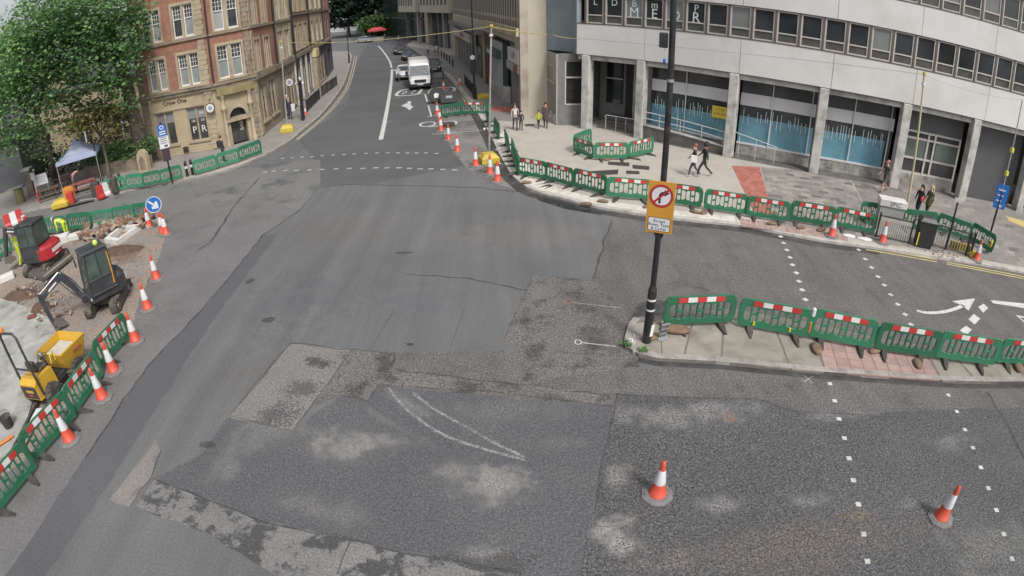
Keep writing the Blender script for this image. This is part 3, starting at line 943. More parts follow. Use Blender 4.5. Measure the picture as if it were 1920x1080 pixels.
M_band = mat('white cladding', (0.60, 0.595, 0.575), 0.55, 0.03, 0.6, dirt=(0.47, 0.455, 0.43), dirt_amt=0.55, dirt_scale=0.35, bmp=0.04, bscale=3)
M_alu = mat('pale window frame', (0.48, 0.455, 0.42), 0.5, 0.08, 3)
M_brownf = mat('brown window post', (0.11, 0.085, 0.075), 0.6, 0.1, 3)
M_off = glass('office glass', (0.030, 0.033, 0.036), 0.08, 0.6, 0.35)
M_blind = mat('window blind', (0.165, 0.175, 0.17), 0.6, 0.12, 0.9)
M_lowp = glass('lower panel glass', (0.085, 0.085, 0.08), 0.15, 0.3, 1.0)
M_concr = mat('stained concrete', (0.47, 0.46, 0.435), 0.8, 0.14, 1.3, bmp=0.2, dirt=(0.17, 0.17, 0.165), dirt_amt=0.75, dirt_scale=1.1)
M_concd = mat('dark concrete', (0.175, 0.175, 0.172), 0.8, 0.12, 1.3, bmp=0.15, dirt=(0.09, 0.09, 0.09), dirt_amt=0.6, dirt_scale=1.0)
M_granite = mat('dark granite', (0.105, 0.10, 0.095), 0.6, 0.25, 2.2, bmp=0.1, dirt=(0.22, 0.20, 0.18), dirt_amt=0.4, dirt_scale=1.6)
M_soff = mat('soffit grey', (0.32, 0.32, 0.31), 0.8, 0.06, 1)
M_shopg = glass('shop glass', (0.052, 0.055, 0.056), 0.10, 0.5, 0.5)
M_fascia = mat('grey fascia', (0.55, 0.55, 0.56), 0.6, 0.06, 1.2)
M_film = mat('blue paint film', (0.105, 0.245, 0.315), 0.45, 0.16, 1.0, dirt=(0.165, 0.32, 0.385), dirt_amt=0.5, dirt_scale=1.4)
M_drip = mat('pale paint', (0.50, 0.58, 0.60), 0.6, 0.1, 3)
M_plinth = mat('stained plinth', (0.33, 0.315, 0.285), 0.85, 0.18, 1.6, bmp=0.25, dirt=(0.085, 0.08, 0.075), dirt_amt=0.9, dirt_scale=1.3)
M_marble = mat('grey marble', (0.24, 0.245, 0.25), 0.4, 0.25, 1.0, dirt=(0.40, 0.40, 0.40), dirt_amt=0.7, dirt_scale=0.9)
M_handr = mat('pale handrail', (0.55, 0.56, 0.57), 0.4, 0.05, 3, metal=0.3)
M_dark = mat('deep recess', (0.02, 0.02, 0.022), 0.7, 0.2, 1)
M_clad = mat('charcoal cladding', (0.085, 0.085, 0.092), 0.55, 0.05, 1)
M_bluegrey = mat('blue grey tiles', (0.225, 0.262, 0.290), 0.55, 0.07, 0.8, dirt=(0.175, 0.20, 0.22), dirt_amt=0.6, dirt_scale=0.7)
office = empty('office_building', (17, 30, 0), label='curved white office block on columns with two rows of strip windows', cat='building')
def part(mb, name, m, parent=None, fix=True):
    o = mb.build(name, m, None, fix=fix)
    par = parent if parent is not None else office
    o.parent = par
    o.matrix_parent_inverse = par.matrix_world.inverted() if par.matrix_world != Matrix() else Matrix()
    return o
bpy.context.view_layer.update()
def child(o, par):
    """parent while keeping the world placement"""
    bpy.context.view_layer.update()
    w = par.matrix_world.copy()
    o.parent = par
    o.matrix_parent_inverse = w.inverted()
    return o
OFFI = Matrix.Translation((-17, -30, 0))
def opart(mb, name, m, parent=None):
    me_o = mb.build(name, m, None, fix=True)
    me_o.parent = parent or office
    if parent is None:
        me_o.matrix_parent_inverse = OFFI
    return me_o
ZB, ZT, ZW, ZT2 = 5.08, 7.06, 8.95, 10.6
S_END = FD[-1]-0.5
JX = [4.4, 8.15, 12.8, 17.4, 22.0, 26.6, 31.5, 37, 43]
for lv, (z0, z1) in enumerate(((ZB, ZT), (ZW, ZT2), (12.5, 14.2))):
    for a, b in zip(JX, JX[1:]):
        opart(sweep(MB(), sarc(a)+0.012, sarc(b)-0.012, z0, z1, -0.35, 0.0), 'cladding_panel', M_band)
    opart(sweep(MB(), 0.0, S_END, z0-0.05, z0-0.002, -0.3, -0.04), 'drip_edge', M_concd)
    opart(sweep(MB(), 0.02, S_END, z1+0.002, z1+0.07, -0.33, 0.02), 'sill_strip', M_brownf)
opart(sweep(MB(), 0, S_END, 14.3, 25, -7, -0.1, 1.5), 'upper_storeys', M_band)
opart(sweep(MB(), 0, S_END, 4.72, 5.02, -0.75, -0.22), 'edge_beam', M_concr)
opart(sweep(MB(), 0, S_END, 5.03, 5.06, -7.0, -0.10, 1.5), 'soffit', M_soff)
# floors behind the glazing so that no light leaks
opart(sweep(MB(), 0, S_END, ZT+0.1, ZT+0.2, -6, -0.4, 1.5), 'floor_slab', M_concd)
opart(sweep(MB(), 0, S_END, 0.1, 14.2, -7.2, -7.0, 1.5), 'inner_wall', M_dark)
# window units, one by one
WP = 1.335
letters = {0: ['L'], 1: ['D'], 2: ['B', 'M'], 3: ['m', 'E'], 4: ['E', 'O'], 5: ['P', 'R']}
M_letter = mat('white window lettering', (0.55, 0.60, 0.59), 0.6, 0.1, 5)
nwin = int((S_END-0.5)/WP)
for row, (z0, z1) in enumerate(((ZT+0.07, ZW-0.05), (ZT2+0.07, 12.45))):
    for i in range(nwin):
        s0 = 0.55 + i*WP
        s1 = s0 + WP
        if fat(s0)[0].x > 37:
            break
        rnd = random.Random(i*7+row)
        fr = MB()
        cbox(fr, s0+0.10, s0+0.19, z0, z1, -0.20, -0.10)
        cbox(fr, s1-0.12, s1-0.03, z0, z1, -0.20, -0.10)
        for zz in (z0, z0+0.50, z1-0.07):
            cbox(fr, s0+0.19, s1-0.12, zz, zz+0.07, -0.20, -0.10)
        w = opart(fr, 'window', M_alu)
        up = MB()
        cbox(up, s0+0.19, s1-0.12, z0+0.57, z1-0.07, -0.17, -0.15)
        q = opart(up, 'upper_pane', M_blind if rnd.random() < 0.16 else M_off, w)
        q.matrix_parent_inverse = Matrix()
        lo = MB()
        cbox(lo, s0+0.19, s1-0.12, z0+0.07, z0+0.50, -0.17, -0.15)
        q = opart(lo, 'lower_pane', M_lowp, w)
        q.matrix_parent_inverse = Matrix()
        po = MB()
        cbox(po, s0-0.025, s0+0.098, z0, z1, -0.24, -0.05)
        opart(po, 'window_post', M_brownf)
        if row == 0 and i in letters:
            p, t, nn = fat((s0+s1)/2+0.03)
            for k, ch in enumerate(letters[i]):
                me = text_mesh(ch, 0.85 if k else 0.6, 0.004)
                me.materials.append(M_letter)
                o = link('window_lettering', me, w)
                zz = (z1-0.40 if k == 0 else z1-0.95)
                o.matrix_local = OFFI @ frame_M((p.x+nn.x*-0.14, p.y+nn.y*-0.14, zz), (t.x, t.y, 0), (0.12, 0, 1)) if False else frame_M((p.x+nn.x*-0.14, p.y+nn.y*-0.14, zz), (t.x, t.y, 0), (0, 0, 1))
# columns
CX = [4.95, 8.0, 12.6, 17.1, 21.75, 26.2, 30.6, 36.5]
for i, x in enumerate(CX):
    s = sarc(x)
    p, t, nn = fat(s)
    mb = MB()
    an = math.atan2(t.y, t.x)
    M = Matrix.Translation((p.x-nn.x*0.25, p.y-nn.y*0.25, 0)) @ Matrix.Rotation(an, 4, 'Z')
    mb.bev(-0.27, 0.27, -0.33, 0.33, 0.05, 5.03, 0.03, M)
    opart(mb, 'column', M_concr)
# shop bays between the columns
def bay(i, z_pl, deep=-1.25):
    a, b = sarc(CX[i])+0.25, sarc(CX[i+1])-0.25
    return a, b, deep
for i in (1, 2, 3):
    a, b, dp = bay(i, 0)
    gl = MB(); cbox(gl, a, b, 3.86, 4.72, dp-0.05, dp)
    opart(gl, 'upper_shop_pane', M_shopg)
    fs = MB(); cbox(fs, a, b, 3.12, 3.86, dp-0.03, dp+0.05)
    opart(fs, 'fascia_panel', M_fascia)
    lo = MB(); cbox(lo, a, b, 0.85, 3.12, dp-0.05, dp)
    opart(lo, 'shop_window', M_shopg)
    fl = MB()
    rnd = random.Random(i+3)
    hi = 2.26 if i == 1 else 2.46
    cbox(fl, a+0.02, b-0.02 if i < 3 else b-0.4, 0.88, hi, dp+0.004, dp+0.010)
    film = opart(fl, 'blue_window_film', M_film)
    u = a+0.25
    while u < b-0.5:
        if rnd.random() < 0.85:
            h0, h1 = rnd.uniform(0.15, 0.55), rnd.uniform(0.15, 0.55)
            mb = MB(); cbox(mb, u, u+0.035, hi-h0, hi+h1, dp+0.012, dp+0.018)
            q = opart(mb, 'paint_drip', M_drip, film); q.matrix_parent_inverse = Matrix()
        u += rnd.uniform(0.10, 0.32)
    if i < 3:
        mb = MB(); cbox(mb, a+1.6+0.2*i, a+1.66+.2*i, 0.95, hi-.02, dp+0.012, dp+0.018)
        q = opart(mb, 'paint_drip', M_drip, film); q.matrix_parent_inverse = Matrix()
    for k in ((b-a)*0.42, (b-a)*0.94):
        mu = MB()
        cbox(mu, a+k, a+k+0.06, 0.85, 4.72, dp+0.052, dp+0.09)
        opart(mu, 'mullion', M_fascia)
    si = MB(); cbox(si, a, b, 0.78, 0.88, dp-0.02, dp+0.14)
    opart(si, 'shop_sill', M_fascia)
    k = a
    while k < b-0.1:      # plinth blocks, one by one
        e = min(k+0.95, b)
        mb = MB(); cbox(mb, k+0.008, e-0.008, 0.05, 0.78, dp-0.1, dp+0.06)
        opart(mb, 'plinth_block', M_plinth)
        k = e
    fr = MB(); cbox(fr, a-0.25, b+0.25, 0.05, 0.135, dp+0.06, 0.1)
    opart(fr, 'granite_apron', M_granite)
# raised granite ramp with handrails in front of the first bay
a, b = sarc(CX[1])-0.2, sarc(CX[2])-0.27
mb = MB()
mb.loft([[fpt(s, 0.05, n) for n in (-0.2, )] + [fpt(s, zt, -0.2), fpt(s, zt, -1.15), fpt(s, 0.05, -1.15)] for s, zt in ((a, 1.0), ((a+b)/2, 0.85), (b, 0.62))])
opart(mb, 'ramp', M_granite)
mb = MB()
mb.loft([[fpt(s, z+dz, n) for dz, n in ((0, -0.12), (0.09, -0.12), (0.09, -0.3), (0, -0.3))] for s, z in ((a, 1.0), ((a+b)/2, 0.85), (b, 0.62))])
opart(mb, 'ramp_coping', M_concr)
rl = MB()
for dz in (0.45, 0.85):
    rl.tube([fpt(a+0.1, 1.0+dz, -0.25), fpt((a+b)/2, 0.88+dz, -0.25), fpt(b-0.1, 0.66+dz, -0.25)], 0.03, 6)
for k in range(5):
    s = a+0.1+(b-a-0.2)*k/4
    z = 1.0-0.36*k/4
    rl.cyl(fpt(s, z, -0.25), fpt(s, z+0.86, -0.25), 0.025, n=6)
opart(rl, 'ramp_handrail', M_handr)
rl = MB()
s2, s3 = sarc(CX[2])+0.3, sarc(CX[2])+2.9
rl.tube([fpt(s2, 1.55, -0.5), fpt(s3, 1.1, -0.5)], 0.028, 6)
for k in (0.1, 0.5, 0.95):
    s = s2+(s3-s2)*k
    rl.cyl(fpt(s, 0.13, -0.5), fpt(s, 1.55-0.45*k, -0.5), 0.022, n=6)
opart(rl, 'ramp_handrail', M_handr)
# yellow to-let board in the first shop window
a1, b1, dp = bay(1, 0)
def facade_sign(s, z, w, h, m, name, n, lines=(), tm=None):
    p, t, nn = fat(s)
    mb = MB(); mb.box(-w/2, w/2, -h/2, h/2, -0.015, 0.015, frame_M((p.x+nn.x*n, p.y+nn.y*n, z), (t.x, t.y, 0), (0, 0, 1)))
    o = opart(mb, name, m)
    for (txt, dy, sz) in lines:
        me = text_mesh(txt, sz, 0.002)
        me.materials.append(tm)
        q = link('sign_lettering', me, o)
        q.matrix_local = frame_M((p.x+nn.x*(n+.019), p.y+nn.y*(n+.019), z+dy), (t.x, t.y, 0), (0, 0, 1))
    return o
facade_sign(b1-0.72, 2.45, 1.05, 0.72, mat('yellow board', (0.62, 0.50, 0.05), 0.5, 0.05, 2), 'letting_board', dp+0.15, [('TO LET', .17, .18), ('01 2345', -.13, .2)][:1] + [('ENQUIRIES', -.1, .17)], mat('red lettering', (.35, .07, .05), .5))
# recessed entrance between the first two columns
a, b = sarc(CX[0])+0.2, sarc(CX[1])-0.2
e = MB(); cbox(e, a-1.5, b+0.2, 0.1, 5.03, -3.4, -3.2); opart(e, 'entrance_back_wall', M_concd)
e = MB(); cbox(e, b-1.35, b-0.05, 0.6, 4.9, -3.15, -2.3); opart(e, 'marble_panel', M_marble)
e = MB(); cbox(e, b-2.3, b-1.45, 0.6, 4.7, -3.18, -3.12); opart(e, 'entrance_door', M_dark)
e = MB(); cbox(e, a-0.3, b-2.5, 1.5, 4.3, -3.18, -3.12); w = opart(e, 'entrance_window', M_off)
e = MB(); cbox(e, a-0.3, b-2.5, 3.2, 3.28, -3.11, -3.05); q = opart(e, 'transom', M_alu, w); q.matrix_parent_inverse = Matrix()
for k in range(4):
    e = MB(); cbox(e, a+0.2, b+0.1, 0.05, 0.13+0.15*(k+1), -3.3, -0.9-0.35*k); opart(e, 'entrance_step', M_granite)
rl = MB()
rl.tube([fpt(a+0.9, 1.0, -0.7), fpt(a+1.0, 1.12, -0.75), fpt(b-0.3, 1.12, -0.75)], 0.03, 6)
for k in (0.95, 1.7, 2.4):
    rl.cyl(fpt(a+k, 0.13, -0.75), fpt(a+k, 1.12, -0.75), 0.022, n=6)
opart(rl, 'entrance_handrail', M_handr)
# bay five to six: dull green panels, then charcoal cladding, then a poster
a, b, dp = bay(4, 0)
M_green = glass('dull green glass', (0.105, 0.135, 0.125), 0.25, 0.25, 0.8)
e = MB(); cbox(e, a, b, 0.9, 4.72, dp-0.06, dp); opart(e, 'panel_backing', M_shopg)
fr = MB()
for z in (0.85, 1.75, 2.95, 3.35):
    cbox(fr, a, b, z, z+0.12, dp, dp+0.08)
for k in (0.0, 0.44, 0.55, 0.97):
    cbox(fr, a+(b-a)*k, a+(b-a)*k+(0.12 if k else 0.08), 0.85, 3.45, dp, dp+0.082)
opart(fr, 'panel_frame', M_alu)
for k0, k1 in ((0.05, 0.44), (0.6, 0.97)):
    e = MB(); cbox(e, a+(b-a)*k0, a+(b-a)*k1, 1.87, 2.95, dp+0.01, dp+0.03); opart(e, 'green_pane', M_green)
e = MB(); cbox(e, a, b, 3.47, 4.72, dp+0.01, dp+0.05); opart(e, 'blank_panel', M_clad)
e = MB(); cbox(e, a, b, 0.05, 0.85, dp-0.1, dp+0.1); opart(e, 'plinth_wall', M_plinth)
a, b, dp = bay(5, 0)
e = MB(); cbox(e, a, b, 0.05, 4.72, dp-0.06, dp+0.2); opart(e, 'blank_panel', M_clad)
a, b, dp = bay(6, 0)
e = MB(); cbox(e, a, b, 0.05, 4.72, dp-0.06, dp+0.1); opart(e, 'shop_window', M_shopg)
e = MB(); cbox(e, a+0.15, a+1.3, 2.3, 3.2, dp+0.104, dp+0.12); opart(e, 'poster', mat('red poster', (0.30, 0.06, 0.05), .6, .1, 2))
e = MB(); cbox(e, a+0.05, a+1.6, 0.5, 2.28, dp+0.104, dp+0.12); opart(e, 'poster', M_film)
# left return: blue-grey tiles above, dark stone and glazing below
FB1 = Fac((2.73, 41.25), (4.28, 39.55))
mb = MB(); FB1.box(mb, 0, FB1.L, 5.0, 25, -2.5, 0); opart(mb, 'tiled_wall', M_bluegrey)
for z in (6.3, 8.0, 9.7):
    mb = MB(); FB1.box(mb, 0, FB1.L, z, z+0.02, 0.0, 0.004)
    opart(mb, 'tile_joint', mat('tile joint', (.17, .2, .22), .7))
mb = MB(); FB1.box(mb, 0.45, 1.9, 9.35, 9.6, 0.004, 0.06); opart(mb, 'vent', M_brownf)
FB2 = Fac((4.28, 39.55), (4.40, 37.8))
mb = MB(); FB2.box(mb, 0, FB2.L, 5.0, 15, -0.3, 0.0); opart(mb, 'tiled_return', M_bluegrey)
FB3 = Fac((3.25, 38.45), (5.3, 38.65))
ops = [(0.55, 1.95, 1.55, 4.45)]
mb = MB(); FB3.wall(mb, 0, FB3.L, 0.1, 5.02, ops, 0.15); opart(mb, 'dark_stone_wall', M_concd)
mb = MB(); FB3.box(mb, 0.55, 1.95, 1.55, 4.45, -0.2, -0.12); w = opart(mb, 'side_window', M_off)
mb = MB()
for z in (1.5, 3.35):
    FB3.box(mb, 0.5, 2.0, z, z+0.09, -0.1, 0.03)
FB3.box(mb, 0.48, 0.56, 1.5, 4.5, -0.1, 0.03)
q = opart(mb, 'window_frame', M_alu, w); q.matrix_parent_inverse = Matrix()
FB4 = Fac((2.72, 41.2), (3.24, 38.46))
mb = MB(); FB4.box(mb, 0, FB4.L, 0.8, 4.95, -0.1, 0); opart(mb, 'side_glazing', glass('grey side glass', (0.17, 0.165, 0.155), .2, .15, .6))
mb = MB(); FB4.box(mb, 0, FB4.L, 0.1, 0.8, -0.2, 0.05); opart(mb, 'pale_plinth', M_concr)
mb = MB()
for u in (0.0, FB4.L-0.14):
    FB4.box(mb, u, u+0.14, 0.8, 4.97, 0.002, 0.06)
for z in (2.9, 4.0):
    FB4.box(mb, 0, FB4.L, z, z+0.06, 0.002, 0.05)
opart(mb, 'glazing_frame', M_alu)
mb = MB(); mb.box(2.8, 14, 41.3, 44, 0.1, 15); opart(mb, 'core_wall', M_concd)

# ================================================================ pale shop building beside it
M_cream = mat('cream stone', (0.46, 0.415, 0.33), 0.8, 0.05, 0.8, bmp=0.1, dirt=(0.39, 0.35, 0.285), dirt_amt=0.6, dirt_scale=0.5)
M_cream2 = mat('weathered cream stone', (0.40, 0.355, 0.285), 0.8, 0.1, 0.8, dirt=(0.24, 0.20, 0.165), dirt_amt=0.8, dirt_scale=0.7)
M_slot = mat('dark window slot', (0.05, 0.045, 0.042), 0.5, 0.3, 2)
M_dkgreen = mat('dark green paint', (0.05, 0.075, 0.07), 0.5, 0.1, 2)
M_grey = mat('grey metal sheet', (0.19, 0.195, 0.195), 0.5, 0.1, 2)
M_lgrey = mat('light grey sheet', (0.32, 0.32, 0.31), 0.5, 0.08, 2)
shopb = empty('shop_building', (0, 55, 0), label='cream stone building with slit windows above small shop fronts', cat='building')
def pt(mb, name, m, par, parent=None):
    o = mb.build(name, m, None, fix=True)
    o.parent = parent or par
    if parent is None:
        o.matrix_parent_inverse = Matrix.Translation(-par.location)
    return o
FR1 = Fac((-8.0, 89.4), (1.0, 41.0))
L1 = FR1.L
PIER = Fac((1.02, 40.95), (2.71, 41.23))
mb = MB(); PIER.box(mb, 0, PIER.L, 0.5, 24, -3, 0); pt(mb, 'end_pier', M_cream, shopb)
mb = MB(); PIER.box(mb, -0.03, PIER.L, 0.1, 0.52, -3, 0.06); pt(mb, 'pier_base', M_cream, shopb)
mb = MB(); FR1.box(mb, 0, L1-0.1, 0.1, 24, -4, -0.7); pt(mb, 'rear_wall', M_cream2, shopb)
U = lambda px, py: FR1.hit(px, py)
# upper storey: pilasters with dark slots between
z_base = 6.3
mb = MB(); FR1.box(mb, 0, L1, z_base, 24, -0.69, 0.0); pt(mb, 'upper_wall', M_cream, shopb)
npil = 50
for k in range(npil+1):
    u = L1*k/npil
    mb = MB(); FR1.box(mb, max(0, u-0.30), min(L1, u+0.24), z_base+.12, 8.9, 0.001, 0.008); pt(mb, 'slit_window', M_slot, shopb)
    mb = MB(); FR1.box(mb, max(0, u-0.30), min(L1, u+0.24), z_base+.7, z_base+.95, 0.0085, 0.014); pt(mb, 'slit_panel', M_cream2, shopb)
mb = MB(); FR1.box(mb, 0, L1, 5.4, z_base, -0.7, 0.08); pt(mb, 'string_course', M_cream, shopb)
mb = MB(); FR1.box(mb, L1-16, L1-0.02, 5.95, 6.55, 0.081, 0.4); pt(mb, 'yellow_cornice', mat('ochre stone', (0.46, 0.40, 0.25), 0.8, 0.12, 1.2, dirt=(.2, .17, .12), dirt_amt=.7), shopb)
mb = MB(); FR1.box(mb, 1.0, L1-18, 5.0, 5.4, -0.6, 0.9); pt(mb, 'canopy', M_concd, shopb)
# shop fronts, near to far
def shop(u0, u1, z0, z1, n0, n1, m, name, parent=None):
    mb = MB(); FR1.box(mb, u0, u1, z0, z1, n0, n1)
    return pt(mb, name, m, shopb, parent)
shop(L1-3.9, L1-0.3, 0.1, 3.2, -0.7, 0.0, M_concd, 'shutter_wall')
sg = shop(L1-4.6, L1-0.25, 3.25, 3.85, -0.6, 0.28, M_lgrey, 'shop_fascia')
shop(L1-1.8, L1-0.3, 3.26, 3.84, 0.281, 0.30, mat('red sign', (0.24, 0.05, 0.05), .5), 'fascia_sign', sg)
sb = shop(L1-4.2, L1-0.3, 3.9, 4.95, -0.3, 0.24, mat('white board', (0.52, 0.51, 0.50), .5, .05, 2), 'shop_board')
me = text_mesh('E-SIM', 0.72, .003); me.materials.append(M_slot)
q = link('board_lettering', me, sb); q.matrix_local = FR1.M(L1-2.2, 4.42, 0.245)
shop(L1-6.0, L1-4.0, 0.1, 5.3, -0.7, -0.3, M_dkgreen, 'shop_doorway')
st = shop(L1-13.4, L1-7.4, 1.3, 5.0, -0.4, 0.05, M_dkgreen, 'striped_shop_front')
for k in range(10):
    u = L1-13.3+k*0.6
    shop(u, u+0.28, 1.3, 4.9, 0.052, 0.075, mat('white stripe', (.52, .53, .52), .5), 'white_stripe', st)
shop(L1-13.5, L1-6.2, 0.1, 1.3, -0.4, 0.10, M_concr, 'stall_riser')
hs = shop(L1-13.6, L1-8.0, 3.55, 4.25, 0.1, 0.5, M_dkgreen, 'hanging_sign')
shop(L1-13.0, L1-10.0, 3.75, 4.0, 0.501, 0.51, M_drip, 'sign_stripe', hs)
shop(L1-20.5, L1-13.6, 0.1, 5.3, -0.6, -0.15, mat('ochre plaster', (0.40, 0.33, 0.17), .8, .15, 1), 'ochre_wall')
for u in (L1-17.5, L1-16.0, L1-14.6):
    shop(u, u+0.4, 0.1, 5.2, -0.15, 0.05, mat('maroon post', (0.10, 0.06, 0.055), .6), 'maroon_post')
shop(5.0, L1-21, 0.1, 3.4, -0.6, -0.1, M_shopg, 'shop_window')
for k in range(7):
    u = 6 + k*3.1
    shop(u, u+0.18, 0.1, 3.4, -0.1, 0.04, M_lgrey, 'shop_mullion')
wf = shop(4.2, L1-27.5, 3.4, 4.5, -0.5, 0.3, mat('white fascia', (0.55, 0.52, 0.52), .5, .04, 2), 'white_fascia')
shop(11.5, 15.5, 3.6, 4.25, 0.302, 0.32, mat('red sign bright', (0.36, 0.07, 0.09), .5), 'fascia_sign', wf)
shop(0, 3.6, 0.1, 5.38, -0.6, 0.25, M_cream, 'corner_pier')
mb = MB(); FR1.box(mb, L1-0.28, L1+0.12, 0.1, 9.2, -0.4, 0.16); pt(mb, 'drainpipe_chase', M_cream2, shopb)

# ================================================================ dark arcade building further along
arc = empty('arcade_building', (-10, 100, 0), label='dark glazed arcade building with cream slit-window boxes overhead', cat='building')
FR2 = Fac((-40, 168), (-8.3, 90.6))
L2 = FR2.L
M_dg = glass('dark arcade glass', (0.035, 0.045, 0.045), 0.2, 0.5, 0.15)
mb = MB(); FR2.box(mb, 0, L2, 0.1, 22, -6, -2.2); pt(mb, 'dark_glazed_wall', M_dg, arc)
for (p0, p1) in ((747, 778), (787, 841)):
    u0, u1 = FR2.hit(p0, 24)[0], min(FR2.hit(p1, 16)[0], L2-0.5)
    mb = MB(); FR2.box(mb, u0, u1, 6.4, 22, -2.1, 0.0); bx = pt(mb, 'cream_box', M_cream, arc)
    n = int((u1-u0)/2.2)
    for k in range(n):
        u = u0+0.7+k*2.2
        mb = MB(); FR2.box(mb, u, u+1.1, 7.7, 13.5, 0.002, 0.03); pt(mb, 'slit_window', M_slot, arc, bx).matrix_parent_inverse = Matrix()
for p0, w, m in ((752, .5, M_concd), (771, 0.9, M_lgrey), (785, 2.2, M_cream2), (796, .5, M_concd), (808, .5, M_concd), (817, 0.6, M_lgrey), (830, 0.7, M_cream2), (840, .6, M_concd)):
    u = FR2.hit(p0, 70)[0]
    mb = MB(); FR2.box(mb, u, u+w, 0.1, 6.4, -1.9, -1.3); pt(mb, 'arcade_column', m, arc)
mb = MB(); FR2.box(mb, 0, L2, 4.6, 5.0, -2.2, -2.05); pt(mb, 'transom_band', M_dkgreen, arc)
mb = MB(); FR2.box(mb, -6.0, 12.0, 0, 40, -6, -2.19); pt(mb, 'dark_tower', mat('slate tower', (.05, .06, .065), .4, .2, .2), arc)

# ================================================================ red brick corner building (left)
def brickmat(name, c1, c2, mort, dirt, scale=1.0, amt=0.6):
    m, nt, b = _new(name)
    tc = nt.nodes.new('ShaderNodeTexCoord')
    # walls are vertical: run the bond along x+y and z
    sep = nt.nodes.new('ShaderNodeSeparateXYZ')
    nt.links.new(wpos(nt), sep.inputs[0])
    cmb = nt.nodes.new('ShaderNodeCombineXYZ')
    nt.links.new(math_(nt, 'ADD', sep.outputs['X'], math_(nt, 'MULTIPLY', sep.outputs['Y'], 0.8)), cmb.inputs['X'])
    nt.links.new(sep.outputs['Z'], cmb.inputs['Y'])
    br = nt.nodes.new('ShaderNodeTexBrick')
    br.inputs['Color1'].default_value = (*c1, 1)
    br.inputs['Color2'].default_value = (*c2, 1)
    br.inputs['Mortar'].default_value = (*mort, 1)
    br.inputs['Scale'].default_value = scale
    br.inputs['Brick Width'].default_value = 0.23
    br.inputs['Row Height'].default_value = 0.075
    br.inputs['Mortar Size'].default_value = 0.008
    nt.links.new(cmb.outputs[0], br.inputs['Vector'])
    v = wpos(nt)
    c = _mix(nt, ramp(nt, noise(nt, v, 0.55, 5, 0.65), [(0.46, 0.0), (0.66, amt)]), br.outputs['Color'], dirt)
    c = _mix(nt, 1.0, c, ramp(nt, noise(nt, v, 2.5, 4), [(0.3, 0.85), (0.7, 1.15)]), 'MULTIPLY')
    nt.links.new(c, b.inputs['Base Color'])
    b.inputs['Roughness'].default_value = 0.85
    bump(nt, b, br.outputs['Fac'], -0.3, 0.01)
    return m
M_brick = brickmat('red brick', (0.305, 0.138, 0.090), (0.262, 0.120, 0.082), (0.27, 0.165, 0.125), (0.180, 0.100, 0.080))
M_pinkb = brickmat('pinkish brick', (0.275, 0.140, 0.120), (0.245, 0.125, 0.110), (0.26, 0.17, 0.15), (0.17, 0.11, 0.10))
M_stone = mat('sandstone', (0.37, 0.31, 0.215), 0.85, 0.12, 1.4, bmp=0.2, dirt=(0.20, 0.155, 0.105), dirt_amt=0.75, dirt_scale=0.8)
M_stoned = mat('sooty sandstone', (0.245, 0.200, 0.150), 0.85, 0.15, 1.2, bmp=0.2, dirt=(0.10, 0.085, 0.07), dirt_amt=0.8, dirt_scale=0.9)
M_stonew = mat('ashlar sandstone', (0.375, 0.305, 0.205), 0.85, 0.08, 1.0, bmp=0.15, dirt=(0.215, 0.17, 0.12), dirt_amt=0.75, dirt_scale=0.8)
M_sash = mat('white sash', (0.62, 0.61, 0.57), 0.5, 0.06, 3)
M_glz = glass('sash glass', (0.045, 0.05, 0.055), 0.08, 0.5, 1.2)
M_curt = mat('net curtain glass', (0.225, 0.25, 0.245), 0.2, 0.12, 1.5)
M_curt2 = mat('pale curtain glass', (0.30, 0.31, 0.30), 0.2, 0.1, 1.5)
M_pipe = mat('black pipe', (0.03, 0.028, 0.03), 0.5, 0.1, 3)
brickb = empty('brick_building', (-20, 40, 0), label='red brick corner building with sandstone ground floor and white sash windows', cat='building')
def bp_(mb, name, m, parent=None):
    return pt(mb, name, m, brickb, parent)
def prect(f, TL, TR, BR, BL):
    h = [f.hit(*q) for q in (TL, TR, BR, BL)]
    return ((h[0][0]+h[3][0])/2, (h[1][0]+h[2][0])/2, (h[2][1]+h[3][1])/2, (h[0][1]+h[1][1])/2)
A_, B_, C_ = (-26.0, 36.2), (-20.34, 37.23), (-18.09, 39.66)
F1, F2 = Fac(A_, B_), Fac(B_, C_)
